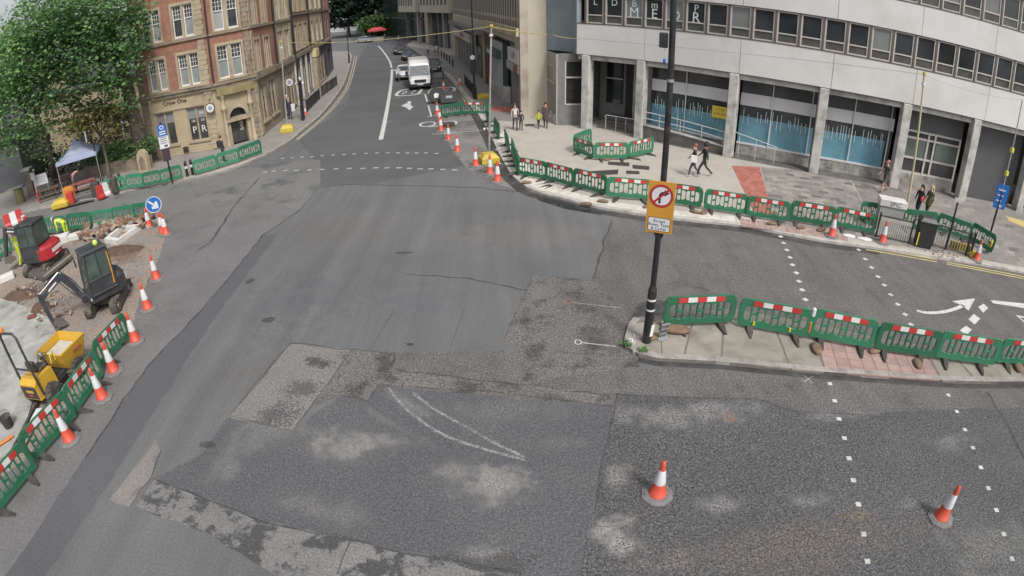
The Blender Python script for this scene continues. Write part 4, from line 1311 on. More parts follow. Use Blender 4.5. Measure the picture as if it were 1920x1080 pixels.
def sash_window(f, r, bars=True, lights=2, curt=None, parentfn=bp_, surround=True, mull=0.16, stone=None, deep=0.16):
    u0, u1, z0, z1 = r
    if surround:
        for nm, (a, b, c, d) in (('window_head', (u0-0.16, u1+0.16, z1, z1+0.2)), ('window_sill', (u0-0.2, u1+0.2, z0-0.14, z0)), ('window_jamb', (u0-0.16, u0, z0, z1)), ('window_jamb', (u1, u1+0.16, z0, z1))):
            mb = MB(); f.box(mb, a, b, c, d, 0.002, 0.07 if 'sill' not in nm else 0.14)
            parentfn(mb, nm, stone or M_stone)
    w = None
    n = lights
    gap = mull
    wd = (u1-u0-gap*(n-1))/n
    for k in range(n):
        a = u0+k*(wd+gap)
        b = a+wd
        mb = MB()
        t = 0.075
        f.box(mb, a, a+t, z0, z1, -deep, -deep+0.07)
        f.box(mb, b-t, b, z0, z1, -deep, -deep+0.07)
        f.box(mb, a+t, b-t, z0, z0+0.13, -deep, -deep+0.07)
        f.box(mb, a+t, b-t, z1-t, z1, -deep, -deep+0.07)
        zm = z0+(z1-z0)*0.56
        f.box(mb, a+t, b-t, zm, zm+0.07, -deep, -deep+0.09)
        if bars:
            for q in (1, 2):
                f.box(mb, a+t+(wd-2*t)*q/3-0.014, a+t+(wd-2*t)*q/3+0.014, zm+0.07, z1-t, -deep+0.02, -deep+0.05)
                f.box(mb, a+t, b-t, zm+0.07+(z1-t-zm-0.07)*q/3-0.014, zm+0.07+(z1-t-zm-0.07)*q/3+0.014, -deep+0.021, -deep+0.049)
        w = parentfn(mb, 'window', M_sash)
        mb = MB(); f.box(mb, a+t, b-t, z0+0.13, zm, -deep+0.01, -deep+0.02)
        q = parentfn(mb, 'lower_pane', curt or random.choice([M_curt, M_curt2, M_glz, M_curt]), w); q.matrix_parent_inverse = Matrix()
        mb = MB(); f.box(mb, a+t, b-t, zm+0.07, z1-t, -deep+0.01, -deep+0.02)
        q = parentfn(mb, 'upper_pane', M_glz, w); q.matrix_parent_inverse = Matrix()
        if k < n-1:
            mb = MB(); f.box(mb, b, b+gap, z0, z1, -deep, 0.03)
            parentfn(mb, 'mullion', stone or M_stone)
Z1, Z2, Z3 = 4.62, 8.2, 12.0
r1 = [prect(F1, (277, 123), (308, 116), (318, 182), (287, 185)), prect(F1, (331, 108), (370, 99), (379, 168), (344, 174))]
r2 = [prect(F1, (262, 27), (297, 19), (303, 83), (271, 91)), prect(F1, (319, 9), (358, 0), (365, 63), (328, 74))]
rg = [prect(F1, (290, 217), (325, 208), (334, 268), (302, 272)), prect(F1, (347.5, 204), (384, 199), (393, 261), (359, 264))]
def level(rs, z0, z1):
    return [(a, b, z0, z1) for a, b, _, _ in rs]
r1 = level(r1, 4.98, 7.25); r2 = level(r2, 8.45, 10.75)
rg = level(rg, sum(x[2] for x in rg)/2, sum(x[3] for x in rg)/2)
mb = MB(); F1.wall(mb, 0, F1.L, Z1, 19, r1+r2, 0.2); bp_(mb, 'brick_wall', M_brick)
mb = MB(); F1.wall(mb, 0, F1.L, 0.1, Z1, rg, 0.25); bp_(mb, 'ashlar_wall', M_stonew)
for k in range(3):     # ashlar courses stand a little proud
    z = 0.15+k*0.2
    mb = MB(); F1.box(mb, 0.02, F1.L-0.02, z, z+0.185, 0.0, 0.03); bp_(mb, 'plinth_course', M_stonew)
for r in r1+r2:
    sash_window(F1, r)
def shop_window(f, r, name='shop_window', letters=None, fn=bp_):
    u0, u1, z0, z1 = r
    mb = MB(); f.box(mb, u0, u1, z0, z1, -0.26, -0.22)
    w = fn(mb, name, M_shopg)
    um = (u0+u1)/2
    for a, b in ((u0, u0+.07), (um-.06, um+.06), (u1-.07, u1)):
        mb = MB(); f.box(mb, a, b, z0, z1, -0.2, -0.08)
        q = fn(mb, 'window_post', M_stone, w); q.matrix_parent_inverse = Matrix()
    zt = z0+(z1-z0)*0.66
    for a, b in ((u0+.07, um-.06), (um+.06, u1-.07)):
        mb = MB(); f.box(mb, a, b, zt, z1, -0.215, -0.19)
        q = fn(mb, 'blind_panel', mat('grey blind', (.21, .21, .23), .6, .05, 2), w); q.matrix_parent_inverse = Matrix()
    mb = MB(); f.box(mb, u0-.15, u1+.15, z0-.16, z0, 0.032, 0.14)
    fn(mb, 'window_sill', M_stone)
    for (txt, ku, kz, sz) in (letters or []):
        me = text_mesh(txt, sz, 0.003); me.materials.append(M_sash)
        q = link('window_lettering', me, w)
        q.matrix_local = f.M(u0+(u1-u0)*ku, z0+(z1-z0)*kz, -0.18)
shop_window(F1, rg[0])
shop_window(F1, rg[1], letters=[('P', .26, .3, .7), ('R', .75, .3, .7), ('BA', .75, .8, .3), ('GB', .75, .58, .24), ('GB', .26, .58, .24)])
for f, u0, u1 in ((F1, 0, F1.L), (F2, 0, F2.L)):
    mb = MB(); f.box(mb, u0-.05, u1+.05, Z1-0.22, Z1+0.02, -0.1, 0.16); bp_(mb, 'cornice', M_stoned)
    mb = MB(); f.box(mb, u0-.05, u1+.05, Z1+0.021, Z1+0.18, -0.1, 0.28); bp_(mb, 'cornice', M_stoned)
    mb = MB(); f.box(mb, u0-.03, u1+.03, Z2-0.02, Z2+0.15, -0.1, 0.14); bp_(mb, 'string_course', M_stoned)
    mb = MB(); f.box(mb, u0-.03, u1+.03, Z3-0.02, Z3+0.15, -0.1, 0.14); bp_(mb, 'string_course', M_stoned)
def quoins(f, u, z0, z1, w=0.55, fn=bp_, m=None, h=0.36):
    z = z0
    k = 0
    while z < z1-0.1:
        ww = w if k % 2 else w*0.78
        mb = MB(); f.box(mb, u-ww/2, u+ww/2, z+0.012, min(z+h, z1)-0.012, 0.0, 0.09)
        fn(mb, 'quoin_stone', m or M_stone)
        z += h
        k += 1
for z0, z1 in ((0.2, Z1-.25), (Z1+.2, Z2-.04), (Z2+.17, Z3-.04)):
    quoins(F1, F1.L-0.38, z0, z1, 0.62)
    quoins(F1, 0.34, z0, z1, 0.6, m=M_stoned)
    quoins(F2, F2.L-0.32, z0, z1, 0.5, m=M_stoned)
# door facet
d1 = prect(F2, (402.5, 90), (459, 81), (461, 148), (417, 156))
d2 = prect(F2, (395, 0), (446, 0), (450, 45), (402.5, 54))
dd = prect(F2, (431, 229), (463.5, 222), (468, 265), (439, 268))
wz = [(max(d1[0], 0.45), min(d1[1], F2.L-0.75), 4.98, 7.35), (max(d1[0], 0.45), min(d1[1], F2.L-0.75), 8.45, 10.85)]
dd = (dd[0], dd[1], 0.12, dd[3])
uc = (dd[0]+dd[1])/2
fan = (uc-0.72, uc+0.72, dd[3]+0.3, dd[3]+1.05)
mb = MB(); F2.wall(mb, 0, F2.L, Z1, 19, wz, 0.2); bp_(mb, 'brick_wall', M_brick)
mb = MB(); F2.wall(mb, 0, F2.L, 0.1, Z1, [dd, fan], 0.4); bp_(mb, 'ashlar_wall', M_stonew)
for r in wz:
    sash_window(F2, r, mull=0.26)
mb = MB(); F2.box(mb, dd[0], dd[1], 0.12, dd[3], -0.46, -0.4); dr = bp_(mb, 'door', M_shopg)
mb = MB(); F2.box(mb, uc-0.05, uc+0.05, 0.14, dd[3], -0.399, -0.36); q = bp_(mb, 'door_rail', M_slot, dr); q.matrix_parent_inverse = Matrix()
me = text_mesh('BAR', 0.5, 0.003); me.materials.append(M_sash)
q = link('door_lettering', me, dr); q.matrix_local = F2.M(uc+0.35, 1.3, -0.395) @ Matrix.Rotation(PI/2, 4, 'Z') @ Matrix.Scale(0.8, 4)
mb = MB(); F2.box(mb, fan[0], fan[1], fan[2], fan[3], -0.42, -0.4); fp = bp_(mb, 'fanlight', M_off)
ring = MB()      # stone arch round the fanlight
n = 12
prof = []
for k in range(n+1):
    t = PI*k/n
    prof.append([F2.p(uc+math.cos(t)*rr, fan[2]+math.sin(t)*rr*1.02, nn) for rr, nn in ((0.66, 0.02), (0.66, 0.09), (0.9, 0.09), (0.9, 0.02))])
ring.loft(prof); bp_(ring, 'arch', M_stone)
sp = MB()        # spandrels closing the corners above the arch
for sgn in (-1, 1):
    pts = [F2.p(uc+sgn*0.725, fan[2], 0.015), F2.p(uc+sgn*0.725, fan[3]+.01, 0.015), F2.p(uc, fan[3]+.01, 0.015)] + [F2.p(uc+sgn*math.cos(t)*0.67, fan[2]+math.sin(t)*0.68, 0.015) for t in [PI/2*(1-k/6) for k in range(7)]]
    sp = MB(); sp.add(pts, [tuple(range(len(pts)))]); bp_(sp, 'spandrel', M_stonew)
mb = MB(); F2.box(mb, uc-0.95, uc+0.95, dd[3]+0.03, dd[3]+0.28, 0.0, 0.2); bp_(mb, 'door_lintel', M_stone)
for sgn in (-1, 1):
    mb = MB()
    b0 = F2.p(uc+sgn*1.05, 0.12, 0.12)
    mb.lathe([(0.2, 0), (0.2, 0.25), (0.14, 0.32), (0.13, 2.5), (0.16, 2.6), (0.22, 2.7), (0.22, 2.85), (0.15, 2.9), (0.14, 3.55), (0.2, 3.62), (0.2, 3.7)], 12, Matrix.Translation(b0))
    bp_(mb, 'door_column', M_stone)
hd = MB()
prof = []
for k in range(9):
    x = -1+2*k/8
    prof.append([F2.p(uc+x*1.45, z, nn) for z, nn in ((3.85-0.0*abs(x), 0.02), (3.85, 0.18+0.22*(1-x*x)), (4.38, 0.3+0.25*(1-x*x)), (4.38, 0.02))])
hd.loft(prof); bp_(hd, 'door_hood', mat('mossy sandstone', (0.33, 0.275, 0.14), .85, .15, 1.5, dirt=(.16, .125, .07), dirt_amt=.8))
# round bracket signs, name lettering, drainpipes
def round_sign(p, dirv, name, parent=None, r=0.33):
    M = frame_M(p, dirv, (0, 0, 1))
    mb = MB(); mb.lathe([(r, -0.04), (r, 0.04)], 20, M); o = bp_(mb, name, M_sash)
    mb = MB(); mb.lathe([(r+.03, -0.035), (r+.03, 0.035), (r-.02, 0.045), (r-.02, -.045)], 20, M, cap=False); q = bp_(mb, 'sign_rim', M_pipe, o); q.matrix_parent_inverse = Matrix()
    mb = MB(); mb.lathe([(r*.45, 0.041), (r*.45, 0.046)], 16, M); q = bp_(mb, 'sign_emblem', mat('blue emblem', (.25, .28, .42), .6), o); q.matrix_parent_inverse = Matrix()
    mb = MB(); mb.tube([Vector(p)+Vector((0, 0, r)), Vector(p)+Vector((0, 0, r+.25)), Vector(p)+Vector((-F1.n.x*.5, -F1.n.y*.5, r+.3))], 0.02, 6); q = bp_(mb, 'sign_bracket', M_pipe, o); q.matrix_parent_inverse = Matrix()
round_sign(F1.p(F1.L-0.25, 3.2, 0.4), (F1.t.x, F1.t.y, 0), 'bracket_sign')
me = text_mesh('Crow One', 0.42, 0.02); me.materials.append(M_slot)
o = link('name_lettering', me, brickb); o.matrix_parent_inverse = Matrix.Translation(-brickb.location); o.matrix_basis = F1.M((rg[0][0]+rg[0][1])/2+1.0, 4.02, 0.03)
mb = MB(); F1.box(mb, (rg[0][1]+rg[1][0])/2-.2, (rg[0][1]+rg[1][0])/2+.2, rg[0][2]-.75, rg[0][2]-.35, 0.03, 0.12); bp_(mb, 'wall_box', M_pipe)
mb = MB(); F1.box(mb, 0.75, F1.L-0.85, rg[0][3]+.1, rg[0][3]+.22, 0.0, 0.08); bp_(mb, 'shopfront_moulding', M_stone)
mb = MB(); mb.cyl(F2.p(0.12, 4.9, 0.1), F2.p(0.12, 16, 0.1), 0.07, n=8); bp_(mb, 'drainpipe', M_pipe)
# left return and roof
mb = MB(); FL = Fac((-33, 52), A_); FL.box(mb, 0, FL.L, 0.1, 16, -0.5, 0); bp_(mb, 'side_wall', M_stoned)
# street front, bay after bay
SEG = [C_, (-18.64, 45.7), (-19.5, 51.8), (-21.1, 61.5), (-22.4, 71.3), (-24.2, 80.0)]
segs = [Fac(b, a) if False else Fac(a, b) for a, b in zip(SEG, SEG[1:])]
def seg_wall(f, m_up, m_lo, wins, shops, zc=Z1, zs=(Z2, Z3), fn=bp_, dark=M_stoned, curt=None, stone=None):
    mb = MB(); f.wall(mb, 0, f.L, zc, 19, wins, 0.2); fn(mb, 'upper_wall', m_up)
    mb = MB(); f.wall(mb, 0, f.L, 0.1, zc, shops, 0.3); fn(mb, 'lower_wall', m_lo)
    for z in (zc,):
        mb = MB(); f.box(mb, 0, f.L, z-0.22, z+0.18, -0.1, 0.24); fn(mb, 'cornice', dark)
    for z in zs:
        mb = MB(); f.box(mb, 0, f.L, z-0.02, z+0.15, -0.1, 0.14); fn(mb, 'string_course', dark)
fa = segs[0]
wa = [(0.75, 1.95, 4.98, 7.25), (3.1, 4.35, 4.98, 7.25), (0.75, 1.95, 8.45, 10.75), (3.1, 4.35, 8.45, 10.75)]
sa = [(0.8, 2.3, 1.1, 3.75), (3.2, 4.9, 1.1, 3.75)]
seg_wall(fa, M_brick, M_stoned, wa, sa)
for r in wa:
    sash_window(fa, r, bars=False, mull=0.2)
for r in sa:
    shop_window(fa, r)
for z0, z1 in ((0.2, Z1-.25), (Z1+.2, Z2-.04), (Z2+.17, Z3-.04)):
    quoins(fa, 0.25, z0, z1, 0.45, m=M_stone)
for u in (fa.L-0.15,):
    mb = MB(); mb.cyl(fa.p(u, 4.9, 0.12), fa.p(u, 16, 0.12), 0.09, n=8); bp_(mb, 'drainpipe', M_pipe)
fb = segs[1]
wb = [(0.9, 2.6, 4.98, 7.4), (3.4, 5.2, 4.98, 7.4), (0.9, 2.6, 8.45, 10.9), (3.4, 5.2, 8.45, 10.9)]
sb_ = [(0.8, 2.8, 0.5, 3.6), (3.4, 5.6, 0.5, 3.6)]
seg_wall(fb, M_stone, M_stoned, wb, sb_)
for r in wb:
    sash_window(fb, r, bars=False, mull=0.3)
for r in sb_:
    shop_window(fb, r)
for z0, z1 in ((Z1+.2, Z2-.04), (Z2+.17, Z3-.04)):
    quoins(fb, 0.35, z0, z1, 0.6, m=M_stone)
    quoins(fb, fb.L-0.35, z0, z1, 0.6, m=M_stone)
round_sign(fb.p(1.2, 3.0, 0.6), (1, 0.1, 0), 'bracket_sign', r=0.36)
# the terrace beyond is another building
terr = empty('terrace_building', (-21, 62, 0), label='pinkish brick terrace with dark shop fronts further up the street', cat='building')
def tp_(mb, name, m, parent=None):
    return pt(mb, name, m, terr, parent)
fc, fd, fe = segs[2], segs[3], segs[4]
wc = [(u, u+1.9, z, z+2.4) for u in (1.2, 4.0, 6.8) for z in (5.2, 9.0)]
sc_ = [(0.8, 3.0, 0.4, 3.5), (3.6, 6.0, 0.4, 3.5), (6.6, 9.2, 0.4, 3.5)]
M_dshop = mat('dark shop front', (0.06, 0.058, 0.07), 0.6, 0.15, 1)
seg_wall(fc, M_pinkb, M_dshop, wc, sc_, zc=4.7, zs=(8.6, 12.3), fn=tp_)
for r in wc:
    sash_window(fc, r, False, 3, M_curt, tp_, True, 0.22)
for r in sc_:
    shop_window(fc, r, fn=tp_)
for u in (0.3, 3.3, 6.3, 9.5):
    mb = MB(); fc.box(mb, u-.2, u+.2, 0.1, 4.4, 0.0, 0.18); tp_(mb, 'shop_pilaster', M_concr)
wd_ = [(u, u+1.2, z, z+2.4) for u in (1.6, 4.4, 7.2) for z in (5.2, 9.0)]
seg_wall(fd, M_stone, M_dshop, wd_, [(4.5, 8.5, 0.4, 3.5)], zc=4.7, zs=(8.6, 12.3), fn=tp_)
for r in wd_:
    sash_window(fd, r, False, 1, M_glz, tp_, True)
shop_window(fd, (4.5, 8.5, 0.4, 3.5), fn=tp_)
mb = MB(); fd.box(mb, 0.6, 2.2, 0.1, 3.6, 0.0, 0.5); tp_(mb, 'shop_pier', M_stone)
mb = MB(); fd.box(mb, 0.5, 2.4, 3.62, 4.5, 0.02, 0.55); tp_(mb, 'lit_sign', mat('cream sign', (.6, .52, .28), .5))
seg_wall(fe, M_pinkb, M_dshop, [(u, u+1.2, z, z+2.4) for u in (1.5, 5.0) for z in (5.2, 9.0)], [(1, 7, .4, 3.4)], zc=4.7, zs=(8.6, 12.3), fn=tp_)
mb = MB(); fe.box(mb, 0.2, fe.L-.2, 0.3, 12, -0.5, -0.28); tp_(mb, 'window_backing', M_shopg)
for f, u in ((fc, 0.15), (fd, 0.15), (fd, 8.6)):
    mb = MB(); mb.cyl(f.p(u, 4.9, 0.12), f.p(u, 16, 0.12), 0.1, n=8); tp_(mb, 'drainpipe', M_pipe)
mb = MB(); FE = Fac(SEG[-1], (-40, 84)); FE.box(mb, 0, FE.L, 0.1, 16, -0.4, 0); tp_(mb, 'gable_wall', M_pinkb)
# solid cores so light does not pass through the shells
mb = MB(); mb.prism([(-26.5, 40), (-21.5, 39), (-19.6, 41), (-20.0, 46), (-21, 52), (-33, 53)], 0.1, 19); bp_(mb, 'core', M_dark)
mb = MB(); mb.prism([(-21.5, 52.5), (-22.6, 61.5), (-23.9, 71.3), (-25.8, 79.6), (-38, 80), (-34, 53)], 0.1, 19); tp_(mb, 'core', M_dark)

# ================================================================ trees and backdrop
def leafmat(name, cols, rough=0.6):
    m, nt, b = _new(name)
    at = nt.nodes.new('ShaderNodeAttribute')
    at.attribute_name = 'tone'
    n = len(cols)
    c = ramp(nt, at.outputs['Fac'], [(k/(n-1), cc) for k, cc in enumerate(cols)])
    nt.links.new(c, b.inputs['Base Color'])
    b.inputs['Roughness'].default_value = rough
    b.inputs['Specular IOR Level'].default_value = 0.06
    tr = nt.nodes.new('ShaderNodeBsdfTranslucent')
    nt.links.new(c, tr.inputs['Color'])
    mx = nt.nodes.new('ShaderNodeMixShader')
    mx.inputs[0].default_value = 0.42
    out = nt.nodes['Material Output']
    nt.links.new(b.outputs[0], mx.inputs[1])
    nt.links.new(tr.outputs[0], mx.inputs[2])
    nt.links.new(mx.outputs[0], out.inputs['Surface'])
    return m
def leaves(name, blobs, count, size, m, parent, seed=1, droop=0.3, clump=0.55, origin=(0, 0, 0)):
    """leaf-sized bent quads in clumps through a set of ellipsoids (cx, cy, cz, rx, ry, rz)"""
    rnd = random.Random(seed)
    vs, fs, tone = [], [], []
    vol = [b[3]*b[4]*b[5] for b in blobs]
    per = 14
    for _ in range(count//per):
        b = rnd.choices(blobs, vol)[0]
        while True:
            d = Vector((rnd.uniform(-1, 1), rnd.uniform(-1, 1), rnd.uniform(-1, 1)))
            if 0.2 < d.length < 1:
                break
        d = d*(d.length**-0.35)
        c = Vector((b[0]+d.x*b[3], b[1]+d.y*b[4], b[2]+d.z*b[5]))
        ct = rnd.uniform(0.1, 0.9)
        for _k in range(per):
            p = c + Vector((rnd.gauss(0, clump), rnd.gauss(0, clump), rnd.gauss(0, clump*0.45)))
            s = size*rnd.uniform(0.6, 1.3)
            nrm = Vector((rnd.gauss(0, .55), rnd.gauss(0, .55)-.15, 1)).normalized()
            ax = nrm.orthogonal().normalized()
            ax = Matrix.Rotation(rnd.uniform(0, 6.28), 3, nrm) @ ax
            bx = nrm.cross(ax)
            o = len(vs)
            for (q, w, h) in ((-1, 0, -droop), (0, -.42, 0.06), (1, 0, -droop), (0, .42, 0.06)):
                vs.append(p + ax*(s*q*.5) + bx*(s*w) + nrm*(s*h*.4) - Vector(origin))
            fs += [(o, o+1, o+3), (o+1, o+2, o+3)]
            t = min(1, max(0, ct + rnd.gauss(0, .16)))
            tone += [t, t]
    me = bpy.data.meshes.new(name)
    me.from_pydata([tuple(v) for v in vs], [], fs)
    at = me.attributes.new('tone', 'FLOAT', 'FACE')
    at.data.foreach_set('value', tone)
    me.materials.append(m)
    return link(name, me, parent)
M_bark = mat('bark', (0.10, 0.082, 0.068), 0.9, 0.25, 2.5, bmp=0.6, bscale=6, dirt=(0.06, 0.055, 0.045), dirt_amt=.7)
M_leafL = leafmat('leaf bright', [(0.12, 0.245, 0.085), (0.195, 0.355, 0.135), (0.275, 0.45, 0.19), (0.37, 0.53, 0.265)])
M_leafD = leafmat('leaf deep', [(0.072, 0.152, 0.060), (0.12, 0.232, 0.09), (0.18, 0.315, 0.125), (0.275, 0.425, 0.19)])
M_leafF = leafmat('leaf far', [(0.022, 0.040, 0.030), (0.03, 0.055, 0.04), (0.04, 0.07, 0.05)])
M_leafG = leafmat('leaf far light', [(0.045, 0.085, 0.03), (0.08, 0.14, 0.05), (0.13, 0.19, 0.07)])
M_leafY = leafmat('leaf yellow', [(0.10, 0.14, 0.04), (0.21, 0.22, 0.07), (0.32, 0.27, 0.12)])
def at_range(px, py, r):
    """point on a sight line at horizontal range r"""
    d = ray(px, py)
    k = r/math.hypot(d[0], d[1])
    return Vector((d[0]*k, d[1]*k, CAM_H+d[2]*k))
def tree(name, label, base, trunk, r0, limbs, blobs, count, size, m, seed, group=None, clump=0.55, extra=None):
    t = empty(name, (base[0], base[1], 0.1), label=label, cat='tree', group=group)
    b = Vector((base[0], base[1], 0.1))
    mb = MB()
    n = len(trunk)
    mb.tube([Vector(p)-b for p in trunk], [r0*(1.25 if k == 0 else 1-0.5*k/n) for k in range(n)], 10)
    top = Vector(trunk[-1])
    rnd = random.Random(seed)
    mids = [Vector(trunk[k]) for k in range(n//2, n)]
    for bl in blobs[:limbs]:
        s = rnd.choice(mids)
        e = Vector(bl[:3])
        m1 = s.lerp(e, .5)+Vector((rnd.uniform(-.4, .4), rnd.uniform(-.4, .4), .4))
        mb.tube([s-b, m1-b, e-b], [r0*.42, r0*.26, r0*.08], 6)
    mb.build('trunk', M_bark, t)
    leaves('crown', blobs, count, size, m, t, seed, origin=b, clump=clump)
    return t
def blobs_px(lst):
    return [(*at_range(px, py, r), rx, rx, rz) for px, py, r, rx, rz in lst]
tb = G(270, 312, .12)
tD = [(tb[0], tb[1], 0.1), at_range(262, 262, 43.2), at_range(250, 215, 43.2), at_range(240, 165, 43.2), at_range(222, 110, 43), at_range(205, 50, 43)]
tree('plane_tree', 'tall dark green tree with thick trunk against the brick building', tb, tD, 0.62, 8,
     blobs_px([(215, 75, 42, 2.1, 1.9), (180, 120, 41, 2.3, 1.7), (235, 135, 41.5, 1.3, 1.4), (140, 80, 41, 2.4, 1.8), (160, 30, 42, 3.0, 1.9), (215, 15, 42.5, 2.0, 1.8), (120, 160, 42.5, 1.9, 1.3), (190, 178, 43, 1.7, .9), (250, 60, 42, 0.9, 2.2), (95, 20, 41, 3, 2), (150, 200, 43.5, 1.3, .5), (235, 195, 41, .9, .6)]), 11500, 0.29, M_leafD, 3)
tb2 = G(103, 338, .12)
tL = [(tb2[0], tb2[1], 0.1), at_range(96, 300, 43.5), at_range(84, 262, 43), at_range(70, 220, 42.5), at_range(50, 150, 42)]
tree('street_tree', 'bright green tree with slim leaning trunk above the pale gazebo', tb2, tL, 0.26, 7,
     blobs_px([(40, 120, 43, 2.69, 2.24), (80, 160, 43, 2.02, 1.9), (10, 200, 42, 2.24, 1.68), (60, 230, 43, 1.79, 1.34), (20, 265, 42.5, 1.46, 1.01), (100, 110, 43.5, 2.02, 1.79), (-20, 130, 42, 2.91, 2.69), (60, 60, 43, 2.91, 1.79), (75, 285, 43.5, 1.01, 0.78), (110, 215, 44, 1.12, 1.01), (-30, 230, 42, 2.02, 1.57)]), 11500, 0.29, M_leafL, 5)
# small yellow-leaved shrub tree in front of the hall
tb3 = G(205, 335, .12)
tree('small_tree', 'small yellow-leaved tree in front of the sandstone hall', tb3, [(tb3[0], tb3[1], .1), at_range(200, 300, 43), at_range(190, 260, 43), at_range(178, 225, 43)], 0.13, 4,
     blobs_px([(165, 225, 43, 1.3, .8), (200, 215, 43, 1.0, .7), (222, 230, 43, .9, .8), (140, 240, 43, .8, .6), (215, 205, 43.2, .7, .5)]), 1700, 0.26, M_leafY, 8)
# hedge and garden wall at the foot of the trees
M_wallst = mat('garden wall stone', (0.20, 0.165, 0.125), 0.9, 0.2, 2, bmp=0.3, dirt=(.09, .075, .06), dirt_amt=.7)
hp = [Vector((*G(px, py, .12), 0)) for px, py in ((162, 334), (215, 325), (262, 318), (288, 311))]
gw = empty('garden_wall', hp[1], label='low dark stone garden wall below the ivy hedge', cat='wall')
for a, b in zip(hp, hp[1:]):
    f = Fac(a, b)
    z = 0.1
    for row in range(3):
        u = 0.0
        while u < f.L-.05:
            e = min(u+random.uniform(.5, .9), f.L)
            mb = MB(); f.box(mb, u+.006, e-.006, 0.1+row*.28, 0.1+row*.28+.27, -.35, random.uniform(-.01, .02)); pt(mb, 'wall_stone', M_wallst, gw)
            u = e
hd_ = empty('ivy_hedge', hp[1]+Vector((0, .3, .9)), label='dark ivy hedge above the garden wall left of the brick building', cat='hedge')
bl = []
for k in range(16):
    s = k/15*(len(hp)-1)
    i = min(int(s), len(hp)-2)
    p = hp[i].lerp(hp[i+1], s-i)
    bl.append((p.x-.3, p.y+.6, 1.55, .8, .5, .85))
leaves('foliage', bl, 3000, 0.2, M_leafD, hd_, 11, clump=.25, origin=hd_.location)
# carved stone and name plate in front of the hedge
mo = empty('carved_stone', (*G(273, 320, .12), .12), label='pale carved stone niche at the foot of the tree trunk', cat='stone')
mb = MB()
mb.loft([[(x*w, y*d, z) for x, y in ((-1, -1), (1, -1), (1, 1), (-1, 1))] for z, w, d in ((0, .42, .2), (.9, .42, .2), (1.25, .36, .19), (1.5, .16, .18))]); mb.build('stone_body', mat('pale carved stone', (.36, .30, .19), .9, .2, 5, bmp=.5, bscale=12), mo)
mb = MB(); mb.loft([[(x*w, -.205, z) for x, z in ((-.24, .12), (.24, .12), (.24, .8), (0, 1.15), (-.24, .8))] for w in (1.0,)]+[[(x*.8, -.12, z) for x, z in ((-.24, .12), (.24, .12), (.24, .8), (0, 1.15), (-.24, .8))]]); mb.build('niche', M_stoned, mo)
g = G(239, 303, .12)
sp_ = tag(MB().box(-.52, .52, -.02, .02, 1.05, 1.32).box(-.44, -.4, -.015, .015, 0, 1.05).box(.4, .44, -.015, .015, 0, 1.05).build('street_name_plate', mat('white plate', (.6, .6, .58), .5), None, (g[0], g[1], .12), 0.35), 'white street name plate on short legs before the ivy hedge', 'sign')
# sandstone hall behind the trees
hall = empty('sandstone_hall', (-42, 42, 0), label='sandstone hall with dark slate roof behind the trees', cat='building')
FH = Fac((-47, 37.8), (-28.5, 42.5))
wins = [(FH.L-a, FH.L-a+1.3, 1.4, 3.3) for a in (4.6, 8.4, 12.6, 16.4)]
mb = MB(); FH.wall(mb, 0, FH.L, 0.1, 6.2, wins, .3); pt(mb, 'stone_wall', M_stonew, hall)
for r in wins:
    mb = MB(); FH.box(mb, r[0], r[1], r[2], r[3], -.34, -.28); w = pt(mb, 'window', M_glz, hall)
    mb = MB(); FH.box(mb, r[0]-.15, r[1]+.15, r[3], r[3]+.25, 0, .1); pt(mb, 'window_head', M_stone, hall)
    mb = MB(); FH.box(mb, (r[0]+r[1])/2-.06, (r[0]+r[1])/2+.06, r[2], r[3], -.27, -.15); pt(mb, 'mullion', M_sash, hall)
    mb = MB(); FH.box(mb, r[0], r[1], (r[2]+r[3])/2-.05, (r[2]+r[3])/2+.05, -.275, -.2); pt(mb, 'transom', M_sash, hall)
mb = MB(); FH.box(mb, -.2, FH.L+.2, 3.9, 4.15, 0, .12); pt(mb, 'string_course', M_stone, hall)
mb = MB(); mb.loft([[FH.p(u, 6.2, .5), FH.p(u, 6.35, .5), FH.p(u, 11.5, -6), FH.p(u, 11.4, -6)] for u in (-.4, FH.L+.4)]); pt(mb, 'roof', mat('slate roof', (.06, .062, .068), .7, .2, 1), hall)
for k in (9.5,):
    mb = MB(); mb.prism([(FH.L-k-1.6, 6.2), (FH.L-k+1.6, 6.2), (FH.L-k, 9.2)], -.4, .2, Matrix.Identity(4) @ frame_M(FH.p(0, 0, 0), (FH.t.x, FH.t.y, 0), (0, 0, 1))); pt(mb, 'gable', M_stonew, hall)
mb = MB(); FH.box(mb, -.5, FH.L+.5, .1, 6, -7, -.5); pt(mb, 'core', M_dark, hall)
# houses glimpsed to the far left
bh = empty('slate_house', (-60, 30, 0), label='dark slate-roofed house at the left edge behind the bright tree', cat='building')
FQ = Fac((-75, 22), (-37.8, 34.0))
mb = MB(); FQ.box(mb, 0, FQ.L, .1, 4.0, -6, 0); pt(mb, 'dark_wall', mat('dark rendered wall', (.075, .078, .085), .8, .15, .6), bh)
mb = MB(); mb.loft([[FQ.p(u, 4.0, .4), FQ.p(u, 4.15, .4), FQ.p(u, 6.5, -4), FQ.p(u, 6.4, -4)] for u in (-.4, FQ.L+.4)]); pt(mb, 'roof', MATS['slate roof'], bh)
mb = MB(); FQ.box(mb, FQ.L-9, FQ.L-7.6, 1.6, 2.7, .003, .05); pt(mb, 'window', M_curt2, bh)
